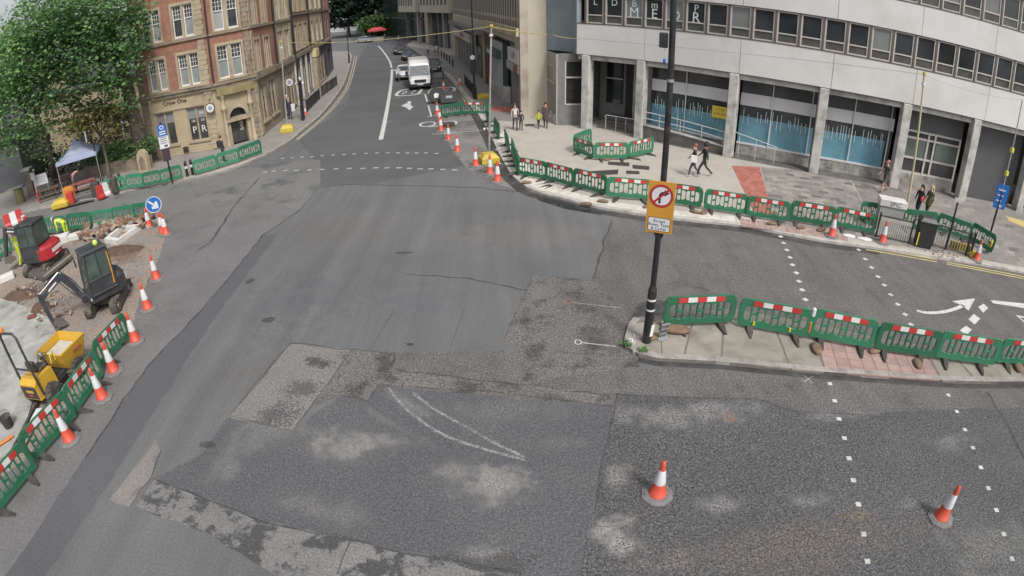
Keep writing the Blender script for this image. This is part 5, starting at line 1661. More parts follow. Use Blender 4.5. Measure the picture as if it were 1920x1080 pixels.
# end of the street: white terrace, dark trees, light tree, people's square
fwb = empty('white_terrace', (-60, 200, 0), label='pale terrace across the far end of the street', cat='building')
FW = Fac((-110, 215), (-38, 190))
mb = MB(); FW.box(mb, 0, FW.L, 0, 11, -8, 0); pt(mb, 'pale_wall', mat('pale render', (.52, .52, .52), .7, .06, .3), fwb)
for k in range(12):
    for z in (1.5, 5.0, 8.2):
        u = 12+k*5
        mb = MB(); FW.box(mb, u, u+2, z, z+2.1, .002, .1); pt(mb, 'window', M_glz, fwb)
def far_tree(px, base_py, r, blobs, count, size, m, seed, label, tr=.4):
    p = at_range(px, base_py, r)
    tree('far_tree', label, (p.x, p.y), [(p.x, p.y, .1), (p.x, p.y, 3), (p.x+.2, p.y, 7)], tr, 4, blobs_px(blobs), count, size, m, seed, 'trees at the end of the street', clump=.9)
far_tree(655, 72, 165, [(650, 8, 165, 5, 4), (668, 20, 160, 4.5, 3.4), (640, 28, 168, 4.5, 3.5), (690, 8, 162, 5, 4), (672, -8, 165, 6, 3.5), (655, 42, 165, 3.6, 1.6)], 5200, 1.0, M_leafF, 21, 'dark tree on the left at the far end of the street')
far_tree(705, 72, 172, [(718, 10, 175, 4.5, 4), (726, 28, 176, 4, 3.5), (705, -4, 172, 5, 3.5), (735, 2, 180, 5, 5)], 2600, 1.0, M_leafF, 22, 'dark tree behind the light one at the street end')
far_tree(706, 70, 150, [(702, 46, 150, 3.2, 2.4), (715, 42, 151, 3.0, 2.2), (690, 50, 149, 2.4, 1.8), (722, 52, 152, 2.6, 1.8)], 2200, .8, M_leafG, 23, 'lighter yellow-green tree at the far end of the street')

sr = empty('laurel_hedge', (-34.5, 37.0, .12), label='dark shady hedge behind the picnic benches', cat='hedge')
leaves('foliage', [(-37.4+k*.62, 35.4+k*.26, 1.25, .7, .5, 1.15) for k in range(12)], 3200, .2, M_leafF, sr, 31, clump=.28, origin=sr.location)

# ================================================================ barriers
M_gplas = mat('green plastic', (0.028, 0.150, 0.078), 0.42, 0.12, 2.0, worldspace=True, dirt=(0.055, 0.13, 0.085), dirt_amt=0.5, dirt_scale=2.5)
M_gplas2 = mat('bright green plastic', (0.036, 0.195, 0.105), 0.42, 0.12, 2.0, dirt=(0.07, 0.17, 0.11), dirt_amt=0.5, dirt_scale=2.5)
M_rub = mat('black rubber', (0.045, 0.042, 0.038), 0.8, 0.2, 4, dirt=(.13, .11, .09), dirt_amt=.5, dirt_scale=3)
M_rwhite = mat('reflective white', (0.66, 0.66, 0.66), 0.4, 0.04, 3, dirt=(.42, .41, .40), dirt_amt=.4, dirt_scale=3)
M_rred = mat('reflective red', (0.46, 0.045, 0.040), 0.4, 0.08, 3)
M_orange = mat('orange cable tie', (0.6, 0.17, 0.03), .5)
M_ytag = mat('yellow tag', (0.6, 0.48, 0.04), .5)
def vary(m, lo=.72, hi=1.18):
    nt = m.node_tree
    b = nt.nodes['Principled BSDF']
    src = b.inputs['Base Color'].links[0].from_socket
    oi = nt.nodes.new('ShaderNodeObjectInfo')
    nt.links.new(_mix(nt, 1.0, src, ramp(nt, oi.outputs['Random'], [(0.0, lo), (1.0, hi)]), 'MULTIPLY'), b.inputs['Base Color'])
vary(M_gplas); vary(M_gplas2)
def barrier_mesh():
    outer = rrect(-0.98, 0.98, 0.12, 1.0, 0.13, 4, rs=(0.06, 0.16, 0.16, 0.06))
    holes = []
    for cx in (-0.58, 0.0, 0.58):
        z0, z1, w = 0.28, 0.79, 0.285
        bw = 0.022
        a = w/3
        # outer columns with rounded shoulders, middle column split in two
        holes.append(rrect(cx-w, cx-a-.012, z0+.03, z1-.03, .1, 3, rs=(.01, .01, .11, .11)))
        holes.append(rrect(cx+a+.012, cx+w, z0+.03, z1-.03, .1, 3, rs=(.11, .11, .01, .01)))
        holes.append(rrect(cx-a+bw, cx+a-bw, z0, (z0+z1)/2-.03, .012, 1))
        holes.append(rrect(cx-a+bw, cx+a-bw, (z0+z1)/2+.03, z1, .012, 1))
    for sx in (-1, 1):
        holes.append([(sx*.88+.035*math.cos(2*PI*k/8), .93+.03*math.sin(2*PI*k/8)) for k in range(8)])
    me = flat_curve('barrier_panel', outer, holes, 0.022, 0.008)
    me.transform(Matrix.Rotation(PI/2, 4, 'X'))
    # moulded ribs round the openings and along the foot
    bm = bmesh.new()
    bm.from_mesh(me)
    mb = MB()
    mb.box(-.95, .95, -.045, .045, .125, .17)
    mb.box(-1.02, -.975, -.02, .02, .3, .82)
    mb.box(.975, 1.02, -.02, .02, .3, .82)
    t = mb.mesh('rib', M_gplas)
    bm.from_mesh(t)
    bm.to_mesh(me)
    bm.free()
    bpy.data.meshes.remove(t)
    me.materials.clear()
    return me
BM = barrier_mesh()
BM_a = BM.copy(); BM_a.materials.append(M_gplas)
BM_b = BM.copy(); BM_b.materials.append(M_gplas2)
strip_me = MB().box(-.65, .65, -.006, .006, .815, .965).mesh('reflective_strip', M_rwhite)
red_me = MB().box(-.13, .13, -.0095, .0095, .814, .966).mesh('red_square', M_rred)
foot_mb = MB()
foot_mb.loft([[(x*w, y, z) for x, z in ((-1, 0), (1, 0), (.75, h), (-.75, h))] for y, w, h in ((-.52, .035, .035), (-.2, .10, .08), (0, .11, .15), (.2, .10, .08), (.52, .035, .035))])
foot_me = foot_mb.mesh('barrier_foot', M_rub)
bar_n = [0]
def barrier(x0, y0, x1, y1, z, label, group, strip=True, bright=False, feet=True, parts=5, side=None, tie=None, half=False):
    a, b = Vector(G(x0, y0, z+.1)), Vector(G(x1, y1, z+.1))
    L = (b-a).length
    mid = (a+b)/2
    an = math.atan2(b.y-a.y, b.x-a.x)
    o = empty('safety_barrier', (mid.x, mid.y, z), an, label, 'barrier', group)
    sx = max(.6, min(1.2, L/1.9))
    o.scale = (sx, sx if sx < .9 else 1, .86+.14*min(1, L/2))
    rnd = random.Random(bar_n[0])
    o.rotation_euler = (rnd.uniform(-.09, .07), rnd.uniform(-.012, .012), an+rnd.uniform(-.035, .035))
    link('panel', BM_b if bright else BM_a, o)
    if strip:
        s = link('reflective_strip', strip_me, o, (0, -.036, 0))
        for k in (-.52, 0, .52):
            link('red_square', red_me, s, (k, 0, 0))
    if feet:
        for k in (-.6, .6):
            link('foot', foot_me, o, (k+rnd.uniform(-.08, .08), 0, 0), rnd.uniform(-.25, .25))
    bar_n[0] += 1
    return o
GK = 'green barriers along the kerb of the curved building'
ordn = ['first', 'second', 'third', 'fourth', 'fifth', 'sixth', 'seventh', 'eighth', 'ninth', 'tenth']
barrier(911, 222, 922, 240, .12, 'green barrier seen edge-on beside the tall pole in the yellow block', GK, False)
barrier(926, 244, 935, 260, .12, 'green barrier seen edge-on just before the gap to the walking family', GK, False)
barrier(947, 268, 957, 285, .12, 'green barrier seen edge-on above the yellow block and cones', GK, False)
barrier(958, 287, 964, 305, .12, 'green barrier seen edge-on at the start of the kerb bend', GK, False)
barrier(964, 306, 972, 327, .12, 'green barrier seen edge-on right behind the corner of the bend', GK, False)
kr = [(972, 326, 1024, 336), (1024, 336, 1074, 349), (1076, 349, 1135, 365), (1138, 369, 1224, 374), (1230, 376, 1313, 388), (1321, 390, 1398, 402), (1400, 403, 1476, 416), (1481, 412, 1560, 425), (1564, 423, 1637, 438)]
for k, q in enumerate(kr):
    side_l = ['at the bend next to the pair of cones', 'after the bend', 'after the bend', 'left of the no right turn sign', 'partly behind the no right turn sign', 'right of the sign', 'before the red pavers', 'before the brown paving', 'beside the grey cabinet'][k]
    barrier(*q, .12, '%s striped green kerb barrier, %s' % (ordn[k], side_l), GK)
GE = 'green barriers penning the office entrance'
barrier(1077, 282, 1109, 268, .12, 'green barrier at the back of the entrance pen beside the first column', GE, False)
barrier(1078, 284, 1112, 297, .12, 'striped green barrier on the left side of the entrance pen', GE)
barrier(1116, 297, 1176, 297, .12, 'striped green barrier across the front of the entrance pen', GE)
barrier(1178, 296, 1224, 285, .12, 'striped green barrier on the right side of the entrance pen', GE)
GC = 'green barriers round the cabinet and railings'
barrier(1613, 410, 1650, 414, .12, 'plain green barrier behind the white-topped cabinet', GC, False)
barrier(1680, 424, 1750, 431, .12, 'plain green barrier behind the black litter bin', GC, False)
barrier(1755, 430, 1816, 452, .12, 'plain green barrier behind the thin black post', GC, False)
barrier(1817, 448, 1858, 474, .12, 'green barrier angled towards the yellow feet at the right edge', GC, False, True)
GS = 'green barriers closing the lane near the van'
barrier(828, 219, 865, 213, 0, 'green barrier with white blob blocking the lane below the van', GS, False)
barrier(865, 213, 914, 213, 0, 'striped green barrier blocking the lane beside the kerb', GS)
GL = 'green barriers along the left footway'
ls = [(200, 362, 236, 354), (239, 353, 269, 349), (271, 349, 303, 342), (303, 344, 342, 333), (366, 327, 408, 315), (410, 313, 450, 302), (450, 302, 490, 286)]
ll = ['beside the red barrier heap', 'second from the red barrier heap', 'left of the blue sign post', 'right of the blue sign post', 'right of the black bollards', 'below the bar windows', 'below the bar door']
for q, l in zip(ls, ll):
    barrier(*q, .12, 'plain green barrier on the left footway, %s' % l, GL, False, True, feet=False)
GB = 'green barriers behind the diggers'
for q, l in zip([(80, 440, 125, 433), (130, 431, 173, 427), (175, 425, 214, 419), (215, 418, 253, 412), (255, 411, 292, 407)], ['behind the red digger', 'behind the bending worker', 'third from the red digger', 'fourth from the red digger', 'ending at the blue arrow sign']):
    barrier(*q, 0, 'plain bright green barrier %s' % l, GB, False, True)
barrier(-14, 492, 24, 468, 0, 'plain green barrier behind the standing worker at the left edge', GB, False, True)
GF = 'striped barriers beside the dumper'
for q, l in zip([(189, 688, 244, 629), (137, 780, 194, 702), (64, 868, 142, 780), (-12, 975, 66, 876)], ['farthest of the row, nearest the black digger', 'beside the yellow dumper', 'second nearest of the row', 'nearest of the row at the left edge']):
    barrier(*q, 0, 'striped green barrier %s' % l, GF)
GI = 'striped barriers on the traffic island'
for q, l in zip([(1247, 610, 1370, 603), (1385, 608, 1512, 631), (1517, 632, 1632, 652), (1640, 653, 1750, 671), (1755, 671, 1860, 684), (1866, 678, 1960, 685)], ['next to the sign pole', 'second from the sign pole', 'third from the sign pole', 'fourth from the sign pole', 'fifth from the sign pole', 'cut by the right edge']):
    barrier(*q, .105, 'striped green barrier on the traffic island, %s' % l, GI)
# ================================================================ cones
M_cone = mat('cone orange red', (0.56, 0.075, 0.040), 0.5, 0.12, 4, worldspace=True, dirt=(.30, .06, .045), dirt_amt=.5, dirt_scale=4)
M_slv = mat('cone sleeve', (0.66, 0.66, 0.68), 0.4, 0.05, 5, dirt=(.45, .44, .45), dirt_amt=.5, dirt_scale=5)
M_cbase = mat('cone base', (0.165, 0.160, 0.158), 0.85, 0.18, 8, bmp=0.3)
cb = MB()
cb.prism([(.32*math.cos(R(22.5+45*k))*1.08, .32*math.sin(R(22.5+45*k))*1.08) for k in range(8)], 0, .035)
cb.loft([[(.30*math.cos(R(22.5+45*k))*s, .30*math.sin(R(22.5+45*k))*s, z) for k in range(8)] for s, z in ((1.08, .036), (.9, .07))])
cone_base = cb.mesh('base', M_cbase)
cone_body = MB().lathe([(.19, .07), (.185, .10), (.165, .11), (.118, .42), (.052, .88), (.045, .985), (.02, 1.0)], 18).mesh('cone_body', M_cone)
cone_slv = MB().lathe([(.124, .40), (.126, .41), (.072, .76), (.070, .77)], 18).mesh('reflective_sleeve', M_slv)
def cone(px, py, label, group, h=1.0, tilt=0.0, z=0.0, base=True, sl=True):
    g = G(px, py, z)
    o = empty('traffic_cone', (g[0], g[1], z), random.uniform(0, 6), label, 'cone', group)
    o.scale = (h if h > .8 else h*1.15, h if h > .8 else h*1.15, h)
    o.rotation_euler = (tilt, random.uniform(-.02, .02), random.uniform(0, 6))
    if base:
        link('base', cone_base, o)
    link('cone_body', cone_body, o)
    if sl:
        s = link('reflective_sleeve', cone_slv, o)
    return o
cone(1232, 928, 'orange cone with torn white sleeve standing alone on the near road', 'cones on the near road', .98)
cone(1763, 971, 'orange cone standing alone on the road at the lower right', 'cones on the near road', .98)
for q, l in zip([(281, 427), (312, 440), (306, 437), (294, 524), (278, 580), (255, 640), (214, 697), (193, 747), (132, 826)],
                ['left of the blue arrow sign', 'right below the blue arrow sign, in front of its twin', 'tucked behind another under the blue arrow sign', 'level with the red digger tracks', 'beside the black digger tracks', 'at the end of the striped barriers', 'in front of the farthest striped barrier', 'beside the dumper in front of the barriers', 'nearest to the lower left corner']):
    cone(*q, 'orange and white cone %s' % l, 'cones along the left roadworks', 1.05)
for q, l in zip([(820, 217), (825, 231), (827, 246), (841, 263), (858, 285), (892, 312), (919, 327), (933, 341)],
                ['farthest, against the lane barrier', 'second of the cluster by the lane barrier', 'nearest of the cluster by the lane barrier', 'right below the cluster', 'midway down the closed lane', 'left of the yellow block', 'in front of the yellow block', 'nearest, at the kerb bend']):
    cone(*q, 'orange cone in the closed lane, %s' % l, 'cones in the closed lane', 1.05)
cone(832, 168, 'small cone standing inside the painted speed roundel', 'small cones near the van', .95)
cone(862, 160, 'small cone at the kerb above the black railings', 'small cones near the van', .95, z=.12)
for q, l, z in (((1559, 443), 'beside white rubble at the kerb', .12), ((1654, 455), 'in front of the grey cabinet', .12), ((1830, 488), 'at the end of the black railings', .12)):
    cone(*q, 'orange cone %s' % l, 'cones at the cabinet', 1.0, z=z)
cone(573, 216, 'red and white cone by the lamp on the left footway', 'small cones on the left footway', .8, z=.12)

# ================================================================ poles, signs, cables
M_black = mat('black paint', (0.020, 0.020, 0.023), 0.35, 0.2, 3, dirt=(.07, .07, .075), dirt_amt=.35, dirt_scale=4)
M_osign = mat('orange sign board', (0.52, 0.25, 0.035), 0.5, 0.06, 2)
M_wsign = mat('white sign face', (0.60, 0.61, 0.63), 0.4, 0.03, 2)
M_rsign = mat('red sign ring', (0.38, 0.028, 0.035), 0.4, 0.05, 2)
M_bsign = mat('blue sign face', (0.020, 0.125, 0.42), 0.4, 0.08, 2)
M_ypole = mat('yellowed timber pole', (0.46, 0.42, 0.26), 0.7, 0.15, 2, dirt=(.3, .24, .13), dirt_amt=.5)
M_gpole = mat('grey galvanised', (0.36, 0.36, 0.35), 0.45, 0.1, 2, metal=.3)
M_yblk = mat('yellow concrete block', (0.48, 0.36, 0.045), 0.6, 0.12, 2, dirt=(.25, .18, .05), dirt_amt=.5)
pb = Vector((*G(1212, 641, .1), .1))
signp = empty('sign_pole', pb, label='tall black lighting column with orange no right turn sign on the traffic island', cat='sign pole')
lean = Vector((0.0, 0.0))
def up(z):
    return (0, 0, z)
MB().cyl(up(0), up(1.62), .125, .118, 16).cyl(up(1.62), up(1.75), .118, .075, 16).build('pole_base', M_black, signp)
MB().cyl(up(1.75), up(14), .078, .07, 14).build('pole_shaft', M_black, signp)
for z in (1.02, 1.32):
    MB().lathe([(.1235, z), (.1235, z+.055)], 16, cap=False).build('white_band', M_rwhite, signp)
MB().box(-.05, .05, -.135, -.122, .25, .6).build('sticker', M_rwhite, signp).rotation_euler = (0, .1, .4)
fwd = -Vector((pb.x, pb.y)).normalized()
face = math.atan2(fwd.y, fwd.x)+PI/2
z_t = Zat(1256, 339, pb.x, pb.y)-.1
z_b = Zat(1250, 435, pb.x, pb.y)-.1
brd = bpy.data.objects.new('sign_board', None)
Mb = Matrix.Translation((0, 0, (z_t+z_b)/2)) @ Matrix.Rotation(face-.12, 4, 'Z') @ Matrix.Rotation(PI/2, 4, 'X')
hh = (z_t-z_b)/2
ww = .33
bd = MB().bev(-ww, ww, -hh, hh, .10, .125, .004).build('sign_board', M_osign, signp); bd.matrix_local = Mb
def flat_part(name, outer, holes, m, parent, M, ext=.002):
    me = flat_curve(name, outer, holes, ext)
    me.materials.append(m)
    o = link(name, me, parent)
    o.matrix_local = M
    return o
def circ(r, n=32, cx=0, cy=0):
    return [(cx+r*math.cos(2*PI*k/n), cy+r*math.sin(2*PI*k/n)) for k in range(n)]
cy = hh-.36
rr = .285
flat_part('sign_disc', circ(rr, 32, 0, cy), [], M_wsign, bd, Matrix.Translation((0, 0, .128)))
flat_part('red_ring', circ(rr+.004, 32, 0, cy), [circ(rr-.055, 32, 0, cy)], M_rsign, bd, Matrix.Translation((0, 0, .133)))
flat_part('turn_arrow', [(-.06, cy-.19), (-.01, cy-.19), (-.01, cy-.01), (.01, cy+.03), (.07, cy+.05), (.07, cy+.0), (.19, cy+.085), (.07, cy+.17), (.07, cy+.115), (-.02, cy+.09), (-.06, cy+.02)], [], M_black, bd, Matrix.Translation((0, 0, .1325)))
flat_part('red_slash', [(-.185, cy-.15), (-.15, cy-.185), (.185, cy+.15), (.15, cy+.185)], [], M_rsign, bd, Matrix.Translation((0, 0, .1365)))
py0, py1 = -hh+.05, -hh+.40
flat_part('plate_border', rrect(-.275, .275, py0, py1, .02, 2), [], M_black, bd, Matrix.Translation((0, 0, .128)))
flat_part('plate', rrect(-.262, .262, py0+.013, py1-.013, .018, 2), [], M_wsign, bd, Matrix.Translation((0, 0, .131)))
for k, tx in enumerate(('Except', 'Buses, Taxis', '& Cycles')):
    me = text_mesh(tx, .105, .001); me.materials.append(M_black)
    link('plate_lettering', me, bd).matrix_local = Matrix.Translation((0, py1-.085-k*.098, .135))
MB().cyl((0, .06, z_b-.08), (0, -.06, z_b-.08), .11, n=12).build('sign_clamp', M_black, signp)
zc = Zat(1248, 75, pb.x, pb.y)-.1
bxo = MB().bev(-.1, .1, -.09, .09, -.17, .17, .02).build('pole_cabinet', M_black, signp); bxo.matrix_local = Matrix.Translation((-.2, -.02, zc)) @ Matrix.Rotation(face, 4, 'Z')
MB().cyl((-.16, 0, zc-.17), (-.16, 0, zc-.42), .008, n=5).build('dangling_wire', M_drip, signp)
MB().lathe([(.012, 0), (.035, .02), (.03, .1), (.01, .12)], 8, Matrix.Translation((-.16, 0, zc-.53))).build('blue_tag', M_bsign, signp)
MB().lathe([(.085, zc-.95), (.085, zc-.88)], 14, cap=False).build('tape_band', mat('grey tape', (.25, .26, .26), .5), signp)
# blue arrow sign at the left works
ab = Vector((*G(300, 432), 0))
arr = empty('arrow_sign', ab, label='round blue sign with white arrow above the cones', cat='sign')
zc = Zat(291, 382, ab.x, ab.y)
MB().cyl((0, 0, 0), (0, 0, zc+.2), .035, n=8).build('post', M_gpole, arr)
fz = math.atan2(-ab.y, -ab.x)+PI/2
ds = MB().lathe([(.40, -.015), (.40, .015)], 28).build('sign_disc', M_bsign, arr); ds.matrix_local = Matrix.Translation((0, 0, zc)) @ Matrix.Rotation(fz, 4, 'Z') @ Matrix.Rotation(PI/2, 4, 'X') @ Matrix.Translation((0, 0, .06))
flat_part('white_arrow', [(-.26, .20), (-.20, .26), (.06, .0), (.06, .12), (.2, .12), (.22, -.22), (-.12, -.2), (-.12, -.06), (0, -.06)], [], M_wsign, ds, Matrix.Translation((0, 0, .019)))
flat_part('white_rim', circ(.40, 28), [circ(.365, 28)], M_wsign, ds, Matrix.Translation((0, 0, .018)))
# temporary poles in yellow blocks with an overhead cable
def yblock(px, py, label, z=.0, w=.55, h=.55, grp='yellow ballast blocks'):
    g = G(px, py, z)
    o = tag(MB().loft([[(x*a, y*a*.85, zz) for x, y in ((-1, -1), (1, -1), (1, 1), (-1, 1))] for zz, a in ((0, w*.85), (.06, w*.9), (h*.6, w*.9), (h, w*.55))]).build('ballast_block', M_yblk, None, (g[0], g[1], z), .3), label, 'block', grp)
    return g
def tpole(px, py, tx, ty, z, r, m, label, grp='temporary cable poles'):
    g = G(px, py, z)
    zt = Zat(tx, ty, *g)
    a = ray(tx, ty)
    k = math.hypot(*g)/math.hypot(a[0], a[1])
    top = (a[0]*k, a[1]*k, zt)
    o = empty('cable_pole', (g[0], g[1], z), label=label, cat='pole', group=grp)
    tv = Vector(top)-Vector((g[0], g[1], z))
    MB().cyl((0, 0, .0), tv, r, r*.85, 10).build('pole_shaft', m, o)
    MB().cyl(tv, tv+Vector((0, 0, .12)), r*1.6, r*1.5, 8).build('pole_cap', mat('yellow cap', (.5, .36, .05), .5), o)
    MB().cyl(tv*.93, tv*.93+Vector((0, 0, .12)), r*1.7, n=8).build('collar', M_rwhite, o)
    return Vector(top)
yblock(917, 305, 'yellow ballast block at the kerb beside two cones', 0)
yblock(539, 247, 'yellow ballast block at the left footway corner', .12)
yblock(905, 184, 'yellow ballast block by the black railings', .12, .6, .4)
T1 = tpole(539, 243, 527, 79, .12, .055, M_gpole, 'slim pale pole rising from the yellow block on the left footway')
T2 = tpole(917, 300, 921, 50, .0, .06, mat('sooty grey pole', (.27, .26, .24), .6, .2, 2), 'slim grey pole rising from the yellow block in the closed lane')
T3 = tpole(1697, 408, 1733, 140, .12, .06, M_ypole, 'yellowish timber pole behind the cabinet and litter bin')
def cable(pts, r, m, label, sag=.25):
    P = []
    for a, b in zip(pts, pts[1:]):
        for k in range(9):
            t = k/8
            p = a.lerp(b, t); p.z -= sag*4*t*(1-t)
            P.append(p)
    o = MB().tube([p-pts[0] for p in P], r, 5).build('overhead_cable', m, None, pts[0])
    return tag(o, label, 'cable', 'overhead cables')
M_ycab = mat('yellow cable sleeve', (.52, .44, .20), .6)
cable([T1, T2], .018, M_ycab, 'yellow overhead cable spanning the street between the two slim poles', .5)
cable([T2, Vector((2.9, 39.0, Zat(1022, 65, 2.9, 39.0))), Vector((4.6, 36.6, Zat(1080, 72, 4.6, 36.6)))], .024, M_ycab, 'yellow overhead cable running to the blue grey wall', .1)
cable([Vector((4.6, 36.6, Zat(1080, 72, 4.6, 36.6))), T3], .012, M_gpole, 'thin pale overhead cable along the white cladding', .3)
# right-hand sign posts
g = G(1856, 440, .12)
rs = empty('blue_sign_post', (g[0], g[1], .12), label='black and grey post with blue direction sign at the right edge', cat='sign post')
zt = Zat(1917, 187, *g)
a = ray(1917, 187); k = math.hypot(*g)/math.hypot(a[0], a[1])
tv = Vector((a[0]*k, a[1]*k, zt))-Vector((g[0], g[1], .12))
T4 = tv+Vector((g[0], g[1], .12))
MB().cyl((0, 0, 0), tv*.33, .06, n=10).build('post_base', M_black, rs)
MB().cyl(tv*.33, tv, .04, .03, 8).build('post_shaft', M_gpole, rs)
z0, z1 = Zat(1875, 392, *g)-.12, Zat(1880, 345, *g)-.12
fz = math.atan2(-g[1], -g[0])+PI/2
bo = MB().bev(-.34, .34, -(z1-z0)/2, (z1-z0)/2, .05, .075, .004).build('sign_board', M_bsign, rs); bo.matrix_local = Matrix.Translation((.06, 0, (z0+z1)/2)) @ Matrix.Rotation(fz+.25, 4, 'Z') @ Matrix.Rotation(PI/2, 4, 'X')
for k in range(3):
    flat_part('sign_line', [(-.24, .3-k*.28), (.16-.05*k, .3-k*.28), (.16-.05*k, .36-k*.28), (-.24, .36-k*.28)], [], M_wsign, bo, Matrix.Translation((0, 0, .078)))
flat_part('sign_symbol', [(-.1, -.5), (.02, -.38), (.1, -.48), (.2, -.36), (.1, -.56)], [], M_wsign, bo, Matrix.Translation((0, 0, .078)))
for zz in (.45, .62):
    MB().bev(-.09, .09, -.09, .09, 0, .25, .02).build('yellow_lantern', mat('yellow green lamp', (.55, .55, .08), .4), rs).location = tv*zz
cable([T3, T4], .012, M_gpole, 'thin pale overhead cable between the timber pole and the blue sign post', .25)
g = G(1772, 468, .12)
bp2 = empty('black_post', (g[0], g[1], .12), label='thin black post with small white plate standing in the railings', cat='post')
zt = Zat(1797, 373, *g)-.12
MB().cyl((0, 0, 0), (0, 0, zt), .055, .045, 10).build('post_shaft', M_black, bp2)
q = MB().bev(-.17, .17, -.09, .09, .05, .07, .003).build('small_plate', M_wsign, bp2); q.matrix_local = Matrix.Translation((0, 0, zt-.05)) @ Matrix.Rotation(-.7, 4, 'Z') @ Matrix.Rotation(PI/2, 4, 'X')
# left sign post with blue and white plates
g = G(323, 342, .12)
ls_ = empty('parking_sign_post', (g[0], g[1], .12), label='black post with blue and white plates before the bar windows', cat='sign post')
MB().cyl((0, 0, 0), (0, 0, Zat(305, 232, *g)), .06, n=10).build('post_shaft', M_black, ls_)
fz = math.atan2(-g[1], -g[0])+PI/2
def plate(o, z0, z1, w, m, name, parent=None):
    q = MB().bev(-w, w, z0, z1, .06, .085, .004).build(name, m, parent or ls_)
    q.matrix_local = Matrix.Rotation(fz, 4, 'Z') @ Matrix.Rotation(PI/2, 4, 'X')
    return q
Zp = [Zat(x, y, *g)-.12 for x, y in ((306, 233), (309, 254), (312, 277), (318, 300))]
p1 = plate(ls_, Zp[1], Zp[0], .27, M_bsign, 'blue_plate')
p2 = plate(ls_, Zp[2], Zp[1]-.01, .30, M_wsign, 'white_plate')
p3 = plate(ls_, Zp[3], Zp[2]-.02, .24, mat('dark plate', (.05, .03, .045), .5), 'dark_plate')
flat_part('plate_symbol', circ(.13, 16, 0, (Zp[0]+Zp[1])/2+.2), [circ(.08, 12, 0, (Zp[0]+Zp[1])/2+.2)], M_wsign, p1, Matrix.Translation((0, 0, .088)))
for k in range(2):
    flat_part('plate_line', [(-.2, Zp[1]+.1+k*.14), (.2, Zp[1]+.1+k*.14), (.2, Zp[1]+.17+k*.14), (-.2, Zp[1]+.17+k*.14)], [], M_wsign, p1, Matrix.Translation((0, 0, .088)))
for k in range(4):
    flat_part('plate_line', [(-.22, Zp[2]+.3+k*.12), (.2, Zp[2]+.3+k*.12), (.2, Zp[2]+.34+k*.12), (-.22, Zp[2]+.34+k*.12)], [], M_slot, p2, Matrix.Translation((0, 0, .088)))
flat_part('plate_symbol', [(-.02, Zp[2]+.08), (.2, Zp[2]+.08), (.2, Zp[2]+.2), (-.02, Zp[2]+.2)], [], M_slot, p2, Matrix.Translation((0, 0, .088)))
# lamp posts
def lamp(px, py, tx, ty, z, r, label, kind='lamp'):
    g = G(px, py, z)
    o = empty('lamp_post', (g[0], g[1], z), label=label, cat='lamp post', group='street lamp posts')
    zt = max(3.0, min(16, Zat(tx, ty, *g)))-z
    MB().cyl((0, 0, 0), (0, 0, zt), r, r*.6, 10).build('post_shaft', M_black, o)
    MB().cyl((0, 0, 0), (0, 0, 1.3), r*1.5, r*1.4, 10).build('post_base', M_black, o)
    return o, zt
o, zt = lamp(568, 226, 549, 6, .12, .08, 'black lamp post on the left footway near the two pedestrians')
MB().tube([(0, 0, zt), (0.1, -.1, zt+.4), (1.2, -1.0, zt+.6)], .04, 6).build('lamp_arm', M_black, o)
MB().bev(.9, 1.6, -1.3, -.9, zt+.5, zt+.62, .03).build('lamp_head', M_gpole, o)
g = G(566, 222, .12)
gl = empty('globe_lamp', (g[0]+.35, g[1]-.5, .12), label='short black traffic signal with white round lamps on the left footway', cat='lamp')
MB().cyl((0, 0, 0), (0, 0, 3.2), .11, n=10).build('post_shaft', M_black, gl)
for dx, zz, rr in ((0, 3.35, .2), (-.3, 3.0, .1), (.3, 3.0, .12)):
    MB().lathe([(.01, -rr), (rr*.7, -rr*.7), (rr, 0), (rr*.7, rr*.7), (.01, rr)], 12, Matrix.Translation((dx, -.1, zz))).build('lamp_globe', M_wsign, gl)
MB().box(-.4, .4, -.1, .1, 2.9, 3.0).build('lamp_bracket', M_black, gl)
o, zt = lamp(191, 340, 164, 221, .12, .075, 'slim black lamp post behind the white gazebo'); 
o, zt = lamp(655, 118, 651, 50, .12, .09, 'black lamp post at the bend of the left footway')
o, zt = lamp(890, 185, 893, 0, .12, .09, 'tall black lamp post by the railings beside the shop fronts')
MB().lathe([(.2, -.08), (.2, .08)], 14, Matrix.Translation((-.05, -.2, 3.6)) @ Matrix.Rotation(PI/2, 4, 'X')).build('round_sign', M_wsign, o)
MB().bev(-.25, .25, -.2, .2, 2.2, 3.3, .03).build('signal_head', M_black, o)

# ================================================================ diggers and dumper
M_dblk = mat('digger charcoal paint', (0.038, 0.040, 0.045), 0.4, 0.2, 3, dirt=(.10, .09, .08), dirt_amt=.4, dirt_scale=2)
M_dnavy = mat('digger boom paint', (0.040, 0.044, 0.058), 0.4, 0.15, 3, dirt=(.12, .105, .09), dirt_amt=.45, dirt_scale=2.5)
M_track = mat('muddy rubber track', (0.060, 0.055, 0.050), 0.85, 0.25, 4, dirt=(.22, .185, .15), dirt_amt=.7, dirt_scale=3)
M_dred = mat('digger red paint', (0.36, 0.022, 0.030), 0.35, 0.1, 3, dirt=(.2, .05, .045), dirt_amt=.4)
M_dorg = mat('digger orange trim', (0.55, 0.24, 0.03), 0.4, 0.1, 3)
M_dylw = mat('dumper yellow', (0.56, 0.33, 0.035), 0.4, 0.1, 2, dirt=(.3, .2, .08), dirt_amt=.5, dirt_scale=2)
M_cab = glass('cab glass', (0.060, 0.085, 0.075), 0.07, 0.4, 1.5)
M_steel = mat('worn steel', (0.20, 0.19, 0.175), 0.5, 0.2, 4, metal=.5, dirt=(.12, .09, .07), dirt_amt=.6, dirt_scale=4)
